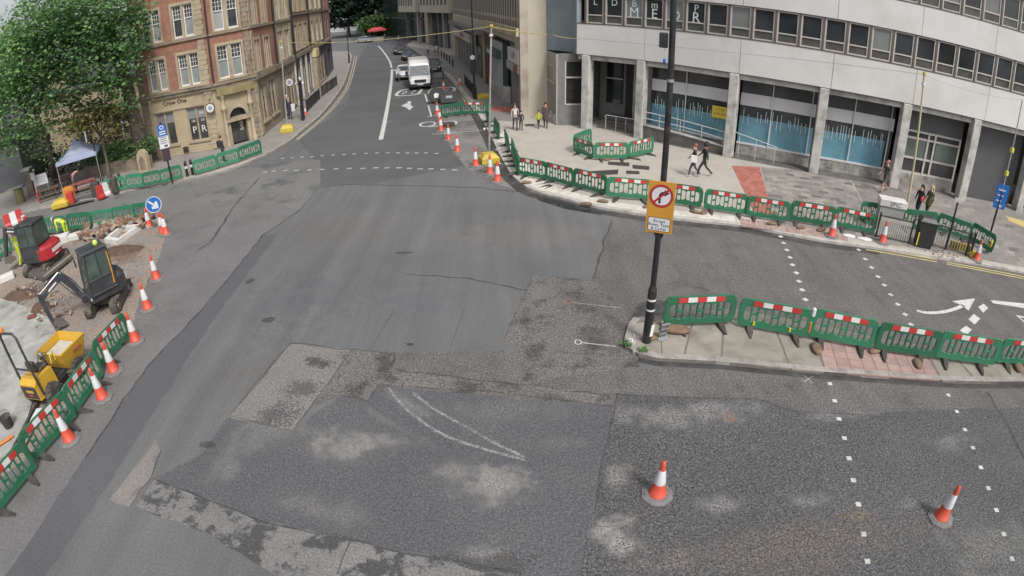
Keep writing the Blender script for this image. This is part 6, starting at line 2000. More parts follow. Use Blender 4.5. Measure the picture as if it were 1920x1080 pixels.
M_cyl = mat('hydraulic rod', (0.40, 0.38, 0.34), 0.25, 0.1, 4, metal=.8)
M_wlab = mat('white label', (0.62, 0.60, 0.60), .5, .05, 3)
M_trim_ = mat('black hose', (0.02, 0.02, 0.022), .6)
def track_mesh(L=1.95, H=.46, W=.3):
    mb = MB()
    prof = []
    r = H/2
    n = 8
    for k in range(n+1):
        t = -PI/2+PI*k/n
        prof.append((L/2-r+r*math.cos(t), r+r*math.sin(t)))
    for k in range(n+1):
        t = PI/2+PI*k/n
        prof.append((-L/2+r+r*math.cos(t)*.9, r+r*math.sin(t)))
    mb.loft([[(x, y, z) for x, z in prof] for y in (-W/2, W/2)])
    # shoes
    P = [Vector((x, 0, z)) for x, z in prof]
    P.append(P[0])
    acc = 0
    for a, b in zip(P, P[1:]):
        d = (b-a).length
        m = max(1, int(d/.11))
        for i in range(m):
            c = a.lerp(b, (i+.5)/m)
            t = (b-a).normalized()
            nn = Vector((t.z, 0, -t.x))
            q = [c+t*s*.03+nn*h for s, h in ((-1, -.005), (1, -.005), (.7, .028), (-.7, .028))]
            mb.loft([[(p.x, y, p.z) for p in q] for y in (-W/2-.002, W/2+.002)])
    return mb.mesh('track', M_track)
TRK = track_mesh()
def side_plate():
    mb = MB()
    mb.prism(rrect(-.72, .72, .1, .36, .12, 4), -.02, .02, Matrix.Rotation(PI/2, 4, 'X'))
    return mb.mesh('track_frame', M_dblk)
SPL = side_plate()
whm = MB()
whm.lathe([(.14, -.03), (.15, 0), (.14, .03), (.05, .04)], 12, Matrix.Rotation(PI/2, 4, 'X'))
WHM = whm.mesh('sprocket', M_steel)
def beam(mb, pts, w, h0, h1):
    """box-section arm through points in the x-z plane"""
    secs = []
    n = len(pts)
    for i, p in enumerate(pts):
        a, b = Vector(pts[max(i-1, 0)]), Vector(pts[min(i+1, n-1)])
        t = (b-a).normalized()
        nn = Vector((-t.y, t.x))
        h = h0+(h1-h0)*(i/(n-1)) if not isinstance(h0, list) else h0[i]
        q = Vector(p)
        secs.append([(q.x+nn.x*h/2*s, y, q.y+nn.y*h/2*s) for s, y in ((-1, -w/2), (1, -w/2), (1, w/2), (-1, w/2))])
    return mb.loft(secs)
def digger(name, label, loc, heading, tyaw, paint, boom, arm, cabcol, stripe, blade=True, rear_label=True, beacon=None, cab_y=.28):
    t = empty(name, (loc[0], loc[1], .0), heading, label, 'digger')
    und = tyaw-heading
    for s in (-1, 1):
        o = link('track', TRK, t, Matrix.Rotation(und, 3, 'Z') @ Vector((0, .54*s, 0)), und)
        q = link('track_frame', SPL, o, (0, -.155*1 if s < 0 else .155, 0))
        for x in (-.73, .73):
            link('sprocket', WHM, o, (x, -.165 if s < 0 else .165, .23))
    mb = MB(); mb.bev(-.4, .4, -.42, .42, .22, .46, .03); mb.cyl((0, 0, .44), (0, 0, .56), .36, n=18); o = mb.build('undercarriage', M_dblk, t); o.rotation_euler = (0, 0, und)
    if blade:
        mb = MB()
        mb.loft([[(x, y, z) for x, z in ((-1.28, .05), (-1.2, .05), (-1.12, .2), (-1.18, .36), (-1.26, .36), (-1.2, .2))] for y in (-.72, .72)])
        for s in (-.3, .3):
            mb.loft([[(x, s+y, z) for x, z in ((-1.2, .14), (-1.2, .24), (-.5, .34), (-.5, .24))] for y in (-.04, .04)])
        o = mb.build('dozer_blade', M_dnavy, t); o.rotation_euler = (0, 0, und)
    # upper body
    mb = MB()
    foot = [(.72, -.55), (.78, -.2), (.78, .3), (.7, .62), (-.35, .68), (-.72, .55), (-.86, .25), (-.86, -.25), (-.72, -.55), (-.3, -.66), (.3, -.66)]
    mb.loft([[(x*s, y*s, z) for x, y in foot] for z, s in ((.54, .93), (.58, 1.0), (.80, 1.0), (.84, .97))])
    mb.build('house', M_dblk, t)
    mb = MB()
    cw = [(-.33, .675), (-.70, .56), (-.88, .25), (-.88, -.25), (-.70, -.56), (-.33, -.675)]
    mb.loft([[(x*s, y*s, z) for x, y in cw] for z, s in ((.60, 1.0), (.66, 1.03), (1.12, 1.03), (1.24, .93), (1.27, .8))])
    cwo = mb.build('counterweight', paint, t)
    if rear_label:
        o = MB().bev(-.012, .012, -.34, .34, -.09, .09, .004).build('label_plate', M_wlab, cwo); o.location = (-.918, 0, .93)
        o = MB().bev(-.012, .012, -.1, .1, -.02, .02, .004).build('label_plate', M_wlab, cwo); o.location = (-.918, .1, .70)
    mb = MB(); mb.bev(-.3, .55, -.66, -.22, .84, 1.18, .06); mb.build('engine_cover', M_dblk, t)
    # cab
    y0, y1, x0, x1, z0, z1 = cab_y-.5, cab_y+.42, -.42, .66, .84, 2.38
    cab = MB()
    w = .055
    cor = {}
    def P(i, j, z):
        k = (z-z0)/(z1-z0)
        x = (x0+.03*k) if i == 0 else (x1-.16*k**1.5)
        return (x, y0+.03*k if j == 0 else y1-.03*k, z)
    for i in (0, 1):
        for j in (0, 1):
            cab.tube([P(i, j, z0), P(i, j, z0+.6), P(i, j, z0+1.1), P(i, j, z1)], w*.75, 6)
    for z in (z0+.02, z0+.55, z1-.03):
        for a, b in (((0, 0), (1, 0)), ((1, 0), (1, 1)), ((1, 1), (0, 1)), ((0, 1), (0, 0))):
            if z == z0+.55 and a == (1, 0):
                continue
            cab.tube([P(*a, z), P(*b, z)], w*.7, 6)
    cab.tube([((x0+x1)/2-.05, y1-.0, z0), ((x0+x1)/2-.05, y1-.03, z1)], w*.6, 6)
    cabo = cab.build('cab_frame', M_dblk, t)
    mb = MB(); mb.bev(x0-.02, x1-.06, y0-.02, y1+.02, z1-.03, z1+.07, .04); mb.build('cab_roof', cabcol, t)
    for nm, (a, b, za, zb) in (('front_window', ((1, 0), (1, 1), z0+.1, z1-.06)), ('side_window', ((1, 1), (0, 1), z0+.58, z1-.06)), ('side_window', ((0, 0), (1, 0), z0+.58, z1-.06)), ('rear_window', ((0, 1), (0, 0), z0+.58, z1-.06))):
        A, B, Cc, D = Vector(P(*a, za)), Vector(P(*b, za)), Vector(P(*b, zb)), Vector(P(*a, zb))
        cen = (A+B+Cc+D)/4
        nrm = (B-A).cross(D-A).normalized()*.008
        mb = MB(); mb.loft([[tuple(p-nrm) for p in (A, B, Cc, D)], [tuple(p+nrm) for p in (A, B, Cc, D)]]); mb.build(nm, M_cab, cabo, fix=True)
    mb = MB()
    for a, b in (((1, 1), (0, 1)), ((0, 0), (1, 0)), ((0, 1), (0, 0))):
        A, B = Vector(P(*a, z0)), Vector(P(*b, z0))
        C2, D2 = Vector(P(*b, z0+.55)), Vector(P(*a, z0+.55))
        nrm = (B-A).cross(D2-A).normalized()*.012
        mb.loft([[tuple(p-nrm) for p in (A, B, C2, D2)], [tuple(p+nrm) for p in (A, B, C2, D2)]])
    o = mb.build('cab_lower_panel', M_dblk, cabo, fix=True); o['kind'] = 'stuff'
    mb = MB(); mb.bev(-.2, .22, cab_y-.24, cab_y+.2, z0+.1, z0+.5, .06); mb.bev(-.3, -.15, cab_y-.24, cab_y+.2, z0+.4, z0+1.05, .06); mb.build('driver_seat', M_rub, t)
    for y in (y1-.12, y1-.30):
        MB().bev(.70, .73, y-.05, y+.05, .68, .78, .01).build('headlight', M_wlab, t)
    mb = MB(); mb.tube([(x0+.1, y1+.01, 1.0), (x0+.05, y1+.0, 1.6), (x0+.05, y1-.01, 2.2)], .03, 6); mb.build('grab_rail', stripe, t)
    if beacon:
        mb = MB(); mb.cyl((-.12, cab_y+.15, z1+.07), (-.12, cab_y+.15, z1+.13), .05, n=10); mb.lathe([(.10, 0), (.11, .03), (.08, .13), (.03, .16)], 12, Matrix.Translation((-.12, cab_y+.15, z1+.13))); mb.build('beacon', beacon, t)
    # boom, dipper, bucket
    (bx, bz), (ex, ez), (jx, jz), (tx, tz) = boom
    by = -.12
    for s in (-.11, -.01):
        MB().tube([(bx-.1, by+s, bz+.15), ((bx+ex)/2-.12, by+s, (bz+ez)/2+.2), (ex, by+s, ez+.2), ((ex+jx)/2+.05, by+s, (ez+jz)/2+.22), (jx, by+s, jz+.16)], .018, 6).build('hydraulic_hose', M_trim_, t)
    MB().bev(x1+.02, x1+.06, y0-.22, y0-.08, 1.75, 2.05, .015).build('cab_mirror', M_trim_, t)
    def off(o):
        o.location = (0, by, 0)
        return o
    mb = MB(); mb.bev(.62, bx+.1, -.14, .14, .5, bz+.1, .03); off(mb.build('swing_post', M_dnavy, t))
    mb = MB(); beam(mb, [(bx, bz), ((bx+ex)/2-.03, (bz+ez)/2+.02), (ex-.04, ez-.06), (ex+.08, ez), ((ex+jx)/2, (ez+jz)/2+.04), (jx, jz)], .15, [.16, .24, .27, .27, .2, .13], 0); bo = off(mb.build('boom', M_dnavy, t))
    MB().bev(-.22, .22, -.079, .079, -.035, .035, .003).build('boom_label', M_wlab, bo).matrix_local = Matrix.Translation(((ex+jx)/2-.05, 0, (ez+jz)/2+.04)) @ Matrix.Rotation(-math.atan2(jz-ez, jx-ex), 4, 'Y')
    mb = MB(); dv = Vector((tx-jx, tz-jz)); un = dv.normalized(); beam(mb, [(jx-un.x*.22, jz-un.y*.22), (jx, jz), (jx+dv.x*.45, jz+dv.y*.45), (tx, tz+.12)], .13, [.14, .2, .18, .10], 0); off(mb.build('dipper', M_dnavy, t))
    mb = MB()
    mb.cyl((bx-.02, 0, bz-.18), ((bx+ex)/2+.12, 0, (bz+ez)/2-.15), .05, n=8); mb.cyl(((bx+ex)/2+.12, 0, (bz+ez)/2-.15), (ex+.15, 0, ez-.14), .028, n=8); off(mb.build('boom_ram', M_cyl, t))
    mb = MB()
    mb.cyl((ex+.05, 0, ez+.17), ((ex+jx)/2, 0, (ez+jz)/2+.2), .045, n=8); mb.cyl(((ex+jx)/2, 0, (ez+jz)/2+.2), (jx-un.x*.2, 0, jz-un.y*.2), .025, n=8); off(mb.build('dipper_ram', M_cyl, t))
    mb = MB()
    pr = [(tx+.02, tz+.22), (tx-.12, tz+.26), (tx-.42, tz+.1), (tx-.48, tz-.02), (tx-.36, tz-.06), (tx-.08, tz+.0)]
    cx_, cz_ = sum(p[0] for p in pr)/6, sum(p[1] for p in pr)/6
    mb.loft([[(x, y, z) for x, z in pr] for y in (-.2, .2)])
    for k in range(4):
        y = -.17+k*.113
        mb.box(tx-.10, tx+.03, y-.02, y+.02, tz-.05, tz-.01)
    off(mb.build('bucket', M_steel, t))
    return t
hdg = R(236)
trk = math.atan2(-.94, .33)
digger('mini_digger', 'black mini digger with glazed cab and bent boom reaching left', (-14.8, 15.45), hdg, trk, M_dblk,
       [(.86, .72), (1.42, 1.80), (2.42, 1.34), (2.30, .16)], 0, M_dnavy, M_dorg, beacon=mat('green beacon', (.42, .62, .10), .4))
ra, rb = Vector(G(58, 492, .8)), Vector(G(108, 450, .8))
rd = (rb-ra).normalized()
rh = math.atan2(rd.x, -rd.y)     # pointing away from the camera
rc = (ra+rb)/2 + Vector((math.cos(rh), math.sin(rh)))*.85
if rc.length < ((ra+rb)/2).length:
    rh += PI
    rc = (ra+rb)/2 + Vector((math.cos(rh), math.sin(rh)))*.85
rdg = digger('mini_digger', 'red mini digger with white label plate on its counterweight', (rc.x, rc.y), rh, math.atan2(rd.y, rd.x), M_dred,
       [(.86, .72), (1.3, 1.9), (2.0, 2.0), (2.5, .5)], 0, M_dblk, M_dblk, blade=False, cab_y=.22)
rdg.scale = (1.12, 1.12, 1.0)
rdg.location.x += .75
# grey steel ramp lying in front of the red digger
rp = [Vector(G(*p, .25)) for p in ((47, 512), (84, 520), (136, 478), (100, 472))]
mb = MB(); mb.prism([(p.x, p.y) for p in rp], .12, .26); rmp = mb.build('loading_ramp', M_steel); tag(rmp, 'grey steel ramp lying before the red digger', 'ramp')
mb = MB(); mb.prism([(p.x, p.y) for p in (rp[0], rp[1], rp[1]+Vector((-.05, .25)), rp[0]+Vector((-.05, .25)))], 0.0, .119); mb.build('ramp_foot', M_track, rmp)
mb = MB(); a, b = rp[1], rp[2]; n_ = Vector((-(b-a).y, (b-a).x)).normalized()*.06; mb.prism([(p.x, p.y) for p in (a, b, b+n_, a+n_)], .262, .32); mb.build('ramp_edge', mat('pale steel edge', (.34, .32, .27), .5), rmp)

dp_ = empty('site_dumper', (*G(112, 727), 0), R(88), 'yellow site dumper with roll bar and tipping skip', 'dumper')
def wheel(parent, x, y, r, w, rim=M_dylw):
    o = MB().lathe([(r*.62, -w/2), (r*.92, -w/2), (r, -w*.3), (r, w*.3), (r*.92, w/2), (r*.62, w/2)], 18, Matrix.Rotation(PI/2, 4, 'X')).build('tyre', M_track, parent, (x, y, r))
    mb = MB(); mb.lathe([(.02, -w*.42), (r*.6, -w*.42), (r*.6, w*.42), (.02, w*.42)], 14, Matrix.Rotation(PI/2, 4, 'X')); mb.build('rim', rim, o)
    lug = MB()
    for k in range(14):
        t = 2*PI*k/14
        lug.box(-.03, .03, -w/2, w/2, r-.01, r+.025, Matrix.Rotation(t, 4, 'Y'))
    q = lug.build('tread', M_track, o); q['kind'] = 'stuff'
for x, y in ((.62, .47), (.62, -.47), (-.62, .45), (-.62, -.45)):
    wheel(dp_, x, y, .33, .26)
MB().bev(-.95, .8, -.3, .3, .32, .52, .03).build('chassis', M_dblk, dp_)
mb = MB(); mb.loft([[(x, y*s, z) for x, y, z in ((-1.12, -.42, .42), (-.22, -.42, .42), (-.22, -.36, .98), (-.95, -.36, 1.02), (-1.12, -.38, .9))] for s in (1, )] + [[(x, -y, z) for x, y, z in ((-1.12, -.42, .42), (-.22, -.42, .42), (-.22, -.36, .98), (-.95, -.36, 1.02), (-1.12, -.38, .9))]]); bn = mb.build('engine_cover', M_dylw, dp_, fix=True)
MB().bev(-1.14, -1.115, -.35, .35, .45, .86, .01).build('rear_grille', M_dblk, dp_)
o = MB().bev(-1.152, -1.141, -.2, .12, .66, .74, .003).build('rear_label', M_dylw, dp_)
MB().bev(-1.152, -1.141, -.1, .05, .54, .60, .003).build('rear_badge', mat('red badge', (.5, .06, .04), .5), dp_)
for s in (-.425, .425):
    me = text_mesh('DUMPER', .13, .002)
mb = MB(); mb.bev(-.62, -.2, -.22, .22, 1.0, 1.1, .04); mb.bev(-.72, -.6, -.22, .22, 1.08, 1.42, .05); mb.build('seat', M_rub, dp_)
MB().tube([(-.95, .40, .5), (-.98, .40, 1.5), (-1.0, .38, 2.42), (-1.0, .26, 2.55), (-1.0, -.26, 2.55), (-1.0, -.38, 2.42), (-.98, -.40, 1.5), (-.95, -.40, .5)], .04, 8).build('roll_bar', M_dblk, dp_)
MB().tube([(-.98, .40, 1.35), (-.98, -.40, 1.35)], .03, 6).build('roll_bar_brace', M_dblk, dp_)
MB().lathe([(.06, 0), (.065, .04), (.05, .13), (.02, .16)], 10, Matrix.Translation((-1.0, .16, 2.59))).build('beacon', mat('amber beacon', (.6, .2, .03), .4), dp_)
mb = MB(); mb.tube([(.02, 0, .6), (-.12, 0, 1.15)], .035, 6); mb.lathe([(.17, 0), (.185, .015), (.17, .03), (.155, .015), (.17, 0)], 16, Matrix.Translation((-.14, 0, 1.18)) @ Matrix.Rotation(-.4, 4, 'Y'), cap=False); mb.build('steering_column', M_rub, dp_)
mb = MB(); mb.loft([[(.12, y, z), (.32, y, z-.2 if z > .8 else z), ] for y, z in ()]) if False else None
sk = MB()
def skip_ring(f, z):
    return [(.28-f*.18, -.52-f*.1, z), (1.12+f*.24, -.52-f*.1, z), (1.12+f*.24, .52+f*.1, z), (.28-f*.18, .52+f*.1, z)]
o1 = [skip_ring(0, .55), skip_ring(.5, .78), skip_ring(1, 1.12)]
sk.loft(o1, cap=False)
inn = [[(x*.97+.02, y*.955, z+.03) for x, y, z in rg_] for rg_ in o1]
sk.loft(inn[::-1], cap=False)
sk.add(o1[0], [(3, 2, 1, 0)]); sk.add(inn[0], [(0, 1, 2, 3)])
for k in range(4):
    a, b = o1[2][k], o1[2][(k+1) % 4]
    c, d = inn[2][(k+1) % 4], inn[2][k]
    sk.add([a, b, c, d], [(0, 1, 2, 3)])
sko = sk.build('skip', [M_dylw], dp_, fix=True)
mb = MB(); mb.add([(.22, -.5, .87), (1.2, -.5, .87), (1.2, .5, .9), (.22, .5, .9)], [(0, 1, 2, 3)]); mb.build('skip_lining', mat('pale dried mortar', (.45, .42, .36), .9, .15, 3), sko)
o = MB().bev(-.2, .2, -.006, .006, -.05, .05, .003).build('skip_label', mat('red label', (.5, .12, .09), .5), sko); o.matrix_local = Matrix.Translation((.85, -.605, .9)) @ Matrix.Rotation(.25, 4, 'X')
MB().lathe([(.13, 0), (.14, .02), (.1, .09), (.05, .1)], 14, Matrix.Translation((.05, .28, 1.12)) @ Matrix.Rotation(-1.2, 4, 'Y')).build('headlamp', M_cyl, dp_)
MB().tube([(-.1, -.3, .98), (-.05, -.32, 1.25), (.1, -.3, 1.25), (.12, -.28, .95)], .025, 6).build('yellow_guard', M_ytag, dp_)

# ================================================================ vehicles
M_vwhite = mat('white van paint', (0.68, 0.68, 0.67), 0.3, 0.02, 1, coat=.4)
M_cwhite = mat('white car paint', (0.66, 0.66, 0.68), 0.3, 0.02, 1, coat=.4)
M_cdark = mat('dark blue car paint', (0.025, 0.027, 0.045), 0.25, 0.1, 1, coat=.5)
M_cblack = mat('black car paint', (0.018, 0.018, 0.020), 0.25, 0.1, 1, coat=.5)
M_csilver = mat('silver car paint', (0.48, 0.49, 0.50), 0.3, 0.05, 1, metal=.4)
M_wscr = glass('windscreen', (0.060, 0.072, 0.085), 0.08, 0.5, 2.0)
M_trim = mat('black trim', (0.022, 0.022, 0.024), 0.6, 0.1, 3)
M_hl = mat('headlamp', (0.72, 0.74, 0.76), 0.15, 0.05, 5)
M_platey = mat('number plate', (0.60, 0.60, 0.58), .5)
M_tyre = mat('tyre', (0.022, 0.022, 0.022), 0.85, 0.1, 3)
M_rim = mat('wheel rim', (0.30, 0.30, 0.31), 0.4, 0.1, 3, metal=.5)
def vwheel(parent, x, y, r, w):
    o = MB().lathe([(r*.6, -w/2), (r*.94, -w/2), (r, -w*.3), (r, w*.3), (r*.94, w/2), (r*.6, w/2)], 18, Matrix.Rotation(PI/2, 4, 'X')).build('wheel', M_tyre, parent, (x, y, r))
    MB().lathe([(.03, -w*.47), (r*.62, -w*.44), (r*.62, w*.44), (.03, w*.47)], 14, Matrix.Rotation(PI/2, 4, 'X')).build('rim', M_rim, o)
def body_loft(secs, name, m, parent):
    """secs: (x, [half-width, z] profile going up one side); mirrored to a closed hull section"""
    rings = []
    for x, prof in secs:
        rings.append([(x, -w, z) for w, z in prof] + [(x, w, z) for w, z in prof[::-1]])
    mb = MB(); mb.smooth = False
    mb.loft(rings)
    return mb.build(name, m, parent, fix=True)
def van(loc, heading, label):
    t = empty('white_van', (*loc, 0), heading, label, 'van')
    t.scale = (1.04, 1.04, 1.04)
    # x forward, front bumper at 0
    def pr(w, zt, zs, zb=.35):
        return [(w*.96, zb), (w, zb+.25), (w, zs), (w*.95, zt-.18), (w*.82, zt-.03), (w*.5, zt)]
    body_loft([(-5.5, pr(1.0, 2.60, 1.5)), (-5.4, pr(1.03, 2.68, 1.5)), (-2.1, pr(1.03, 2.70, 1.5)), (-1.75, pr(1.02, 2.62, 1.5)), (-1.35, pr(1.01, 2.40, 1.45)), (-.95, pr(.99, 1.75, 1.25)), (-.85, pr(.98, 1.35, 1.1)), (-.35, pr(.96, 1.18, .95)), (-.08, pr(.90, .95, .8)), (0, pr(.86, .75, .65))], 'body', M_vwhite, t)
    ws = MB(); A = [(-.70, -.88, 1.36), (-.70, .88, 1.36), (-1.13, .86, 2.22), (-1.13, -.86, 2.22)]
    ws.loft([A, [(x-.3, y, z-.1) for x, y, z in A]]); ws.build('windscreen', M_wscr, t, fix=True)
    MB().bev(-.10, .035, -.55, .55, .72, 1.0, .03).build('grille', M_trim, t)
    MB().bev(-.25, .06, -.98, .98, .30, .62, .05).build('bumper', M_trim, t)
    MB().bev(.05, .075, -.27, .27, .50, .61, .005).build('number_plate', M_platey, t)
    for s in (-1, 1):
        MB().hull([(-.06, s*.60, .80), (-.05, s*.62, 1.0), (-.36, s*.93, 1.16), (-.42, s*.975, 1.12), (-.30, s*.965, .88), (.0, s*.80, .80)]).build('headlight', M_hl, t)
        o = MB().bev(-.08, .10, -.13, .13, -.25, .25, .03).build('mirror', M_trim, t); o.location = (-1.05, s*1.2, 1.52)
        ws = MB(); ws.add([(-1.12, s*1.006, 1.45), (-1.95, s*1.026, 1.45), (-1.95, s*1.0, 2.15), (-1.45, s*1.0, 2.15)], [(0, 1, 2, 3)]); ws.build('side_window', M_wscr, t)
        for x in (-.95, -4.3):
            vwheel(t, x, s*.90, .35, .22)
    MB().tube([(-.88, -.75, 1.39), (-.88, .1, 1.36)], .015, 5).build('wiper', M_trim, t)
    return t
def car(name, loc, heading, paint, label, group=None, L=4.3, scale=1.0, lights=True):
    t = empty(name, (*loc, 0), heading, label, 'car', group)
    t.scale = (scale,)*3
    def low(w, zt, zb=.28):
        return [(w*.93, zb), (w, zb+.2), (w*.99, zt-.12), (w*.92, zt)]
    def top(w, zt, ws, zs):
        return [(w, zs), (ws, zt-.06), (ws*.8, zt)]
    body_loft([(0, low(.72, .62)), (-.12, low(.83, .74)), (-.9, low(.88, .95)), (-1.25, low(.88, 1.0)), (-3.4, low(.88, 1.0)), (-4.05, low(.86, .98)), (-4.25, low(.80, .9))], 'body', paint, t)
    body_loft([(-1.0, [(.78, .95), (.74, .98), (.5, .98)]), (-1.75, [(.80, .95), (.63, 1.38), (.5, 1.44)]), (-2.4, [(.80, .95), (.62, 1.42), (.5, 1.48)]), (-3.3, [(.80, .95), (.60, 1.38), (.5, 1.44)]), (-4.0, [(.76, .95), (.66, 1.02), (.5, 1.03)])], 'cabin', M_wscr, t)
    body_loft([(-1.72, [(.645, 1.385), (.62, 1.42), (.5, 1.46)]), (-2.4, [(.64, 1.43), (.6, 1.47), (.5, 1.50)]), (-3.3, [(.62, 1.39), (.58, 1.43), (.5, 1.455)])], 'roof', paint, t)
    for s in (-1, 1):
        MB().tube([(-1.0, s*.78, .98), (-1.75, s*.66, 1.41)], .045, 5).build('windscreen_pillar', paint, t)
        MB().hull([(.015, s*.50, .60), (.0, s*.50, .72), (-.32, s*.85, .80), (-.30, s*.865, .66), (-.05, s*.70, .58)]).build('headlight', M_hl, t)
        MB().bev(-1.5, -1.32, s*.98-.1, s*.98+.1, .98, 1.12, .03).build('mirror', paint, t)
        for x in (-.8, -3.4):
            vwheel(t, x, s*.78, .32, .2)
    MB().bev(-.06, .03, -.42, .42, .45, .60, .02).build('grille', M_trim, t)
    MB().bev(-.1, .025, -.76, .76, .25, .40, .03).build('bumper', M_trim, t)
    MB().bev(.028, .045, -.26, .26, .44, .54, .004).build('number_plate', M_platey, t)
    return t
def head_to(a, b):
    return math.atan2(b[1]-a[1], b[0]-a[0])
lane = head_to(G(776, 120), G(788, 167))
van(G(789, 169), lane, 'white panel van waiting in the lane facing the junction')
car('white_car', G(757, 151), lane-.05, M_cwhite, 'white car half hidden beside the white van')
car('dark_car', G(768, 114), head_to(G(750, 95), G(772, 118)), M_cdark, 'dark blue car queuing right behind the white car', 'dark cars queuing up the street')
car('dark_car', G(751, 103), head_to(G(735, 88), G(753, 104)), M_cblack, 'dark car farthest back in the queue up the street', 'dark cars queuing up the street')
car('dark_car', G(815, 137), lane, M_cblack, 'dark car behind the white van beside the double yellow lines', 'dark cars queuing up the street')
car('silver_car', G(672, 80), head_to(G(690, 78), G(665, 79)), M_csilver, 'silver car crossing at the far end of the street', None)

# ================================================================ people
def skin_body(name, nodes, edges, mats, seglab, parent, sub=1):
    """one continuous body grown on a skeleton: nodes (x, y, z, r), edges between them; faces take the cloth of the nearest limb"""
    me = bpy.data.meshes.new(name)
    me.from_pydata([n[:3] for n in nodes], edges, [])
    ob = bpy.data.objects.new(name, me)
    col.objects.link(ob)
    sk = ob.modifiers.new('skin', 'SKIN')
    for i, n in enumerate(nodes):
        r = n[3]
        me.skin_vertices[0].data[i].radius = (r, n[4] if len(n) > 4 else r)
    me.skin_vertices[0].data[0].use_root = True
    ss = ob.modifiers.new('sub', 'SUBSURF')
    ss.levels = ss.render_levels = sub
    dg = bpy.context.evaluated_depsgraph_get()
    m2 = bpy.data.meshes.new_from_object(ob.evaluated_get(dg))
    bpy.data.objects.remove(ob)
    bpy.data.meshes.remove(me)
    m2.name = name
    m2.materials.clear()
    keys = list(mats)
    for k in keys:
        m2.materials.append(mats[k])
    V = [Vector(n[:3]) for n in nodes]
    for p in m2.polygons:
        c = p.center
        best = None
        for (a, b), lab in zip(edges, seglab):
            d = V[b]-V[a]
            t = max(0, min(1, (c-V[a]).dot(d)/max(d.length_squared, 1e-9)))
            q = V[a]+d*t
            rr = nodes[a][3]*(1-t)+nodes[b][3]*t
            dist = (c-q).length-rr
            if best is None or dist < best[0]:
                if callable(lab):
                    l = lab(t)
                else:
                    l = lab
                best = (dist, l)
        p.material_index = keys.index(best[1])
        p.use_smooth = True
    return link(name, m2, parent)
M_skin = mat('skin', (0.46, 0.27, 0.20), 0.6, 0.08, 6)
M_skin2 = mat('skin tan', (0.36, 0.20, 0.14), 0.6, 0.08, 6)
CL = {}
def cloth(c):
    k = 'cloth %.3f %.3f %.3f' % c
    return mat(k, c, 0.85, 0.15, 6)
def person(px, py, z, label, h=1.75, face=0.0, top=(.05, .05, .06), legs=(.04, .04, .05), hair=(.03, .02, .015), shoes=(.03, .03, .03), stride=0.0, shorts=False, sleeves=True, coat=0.0, hairlen=0.0, group=None, skin=None, bag=None, cap=None, hood=False, loc=None, armup=0.0, bend=0.0, helmet=None, vest=None, arm_fwd=(0, 0)):
    g = loc or G(px, py, z)
    o = empty('person', (g[0], g[1], z), face, label, 'person', group)
    k = h/1.75
    S = stride
    # x = forward, y = left
    hip = Vector((0, 0, .92))
    nodes, edges, lab = [], [], []
    def nd(x, y, z_, r, r2=None):
        nodes.append((x*k, y*k, z_*k, r*k) + ((r2*k,) if r2 else ()))
        return len(nodes)-1
    def ed(a, b, l):
        edges.append((a, b)); lab.append(l)
    cb, sb_ = math.cos(bend), math.sin(bend)
    def up_(x, y, z_):
        dz = z_-.95
        return (x*cb+dz*sb_, y, .95+dz*cb-x*sb_)
    pel = nd(0, 0, .95, .135, .115)
    wa = nd(*up_(0, 0, 1.12), .125, .10)
    ch = nd(*up_(.01, 0, 1.32), .155, .115)
    nk = nd(*up_(0, 0, 1.48), .06)
    jw = nd(*up_(.03, 0, 1.58), .078)
    hd = nd(*up_(.02, 0, 1.67), .088)
    ed(pel, wa, 'top'); ed(wa, ch, 'top'); ed(ch, nk, lambda t: 'top' if t < .75 else 'skin'); ed(nk, jw, 'skin'); ed(jw, hd, 'skin')
    nose = nd(*up_(.125, 0, 1.61), .016); ed(jw, nose, 'skin')
    for s, ph in ((1, 1), (-1, -1)):
        f = S*ph
        hp_ = nd(.0, .09*s, .88, .092)
        kn = nd(.22*f+(.06 if abs(f) > .1 else 0), .095*s, .50, .062)
        kx = .22*f
        ax = .42*f - (.14 if f < 0 else 0)
        an = nd(ax, .095*s, .10 + (.07 if f < -.3 else 0), .042)
        to = nd(ax+.16, .105*s, .04 + (.0 if f > -.3 else .02), .036)
        hl = nd(ax-.05, .095*s, .04 + (.0 if f > -.3 else .07), .036)
        ed(pel, hp_, 'legs'); ed(hp_, kn, 'legs' if not shorts else (lambda t: 'legs' if t < .8 else 'skin')); ed(kn, an, 'legs' if not shorts else 'skin'); ed(an, to, 'shoes'); ed(an, hl, 'shoes')
        sh = nd(*up_(0, .185*s, 1.42), .062)
        fa = -S*ph*.6 + arm_fwd[0 if s > 0 else 1]
        el = nd(*up_(.24*math.sin(fa), .235*s, 1.42-.27*math.cos(fa)), .046)
        e2 = fa+.35
        wr = nd(*up_(.24*math.sin(fa)+.24*math.sin(e2), .24*s, 1.42-.27*math.cos(fa)-.24*math.cos(e2)), .033)
        ha = nd(*up_(.24*math.sin(fa)+.33*math.sin(e2), .24*s, 1.42-.27*math.cos(fa)-.33*math.cos(e2)), .036, .022)
        fi = nd(*up_(.24*math.sin(fa)+.40*math.sin(e2+.2), .235*s, 1.42-.27*math.cos(fa)-.40*math.cos(e2+.2)), .018)
        ed(ch, sh, 'top'); ed(sh, el, 'top' if sleeves else (lambda t: 'top' if t < .55 else 'skin')); ed(el, wr, 'top' if sleeves else 'skin'); ed(wr, ha, 'skin'); ed(ha, fi, 'skin')
    mats = {'top': cloth(top), 'legs': cloth(legs), 'skin': skin or M_skin, 'shoes': cloth(shoes)}
    b = skin_body('body', nodes, edges, mats, lab, o)
    hc = Vector(up_(.0, 0, 1.70))*k
    Mh = Matrix.Translation(hc) @ Matrix.Rotation(bend, 4, 'Y')
    hm = cloth(hair)
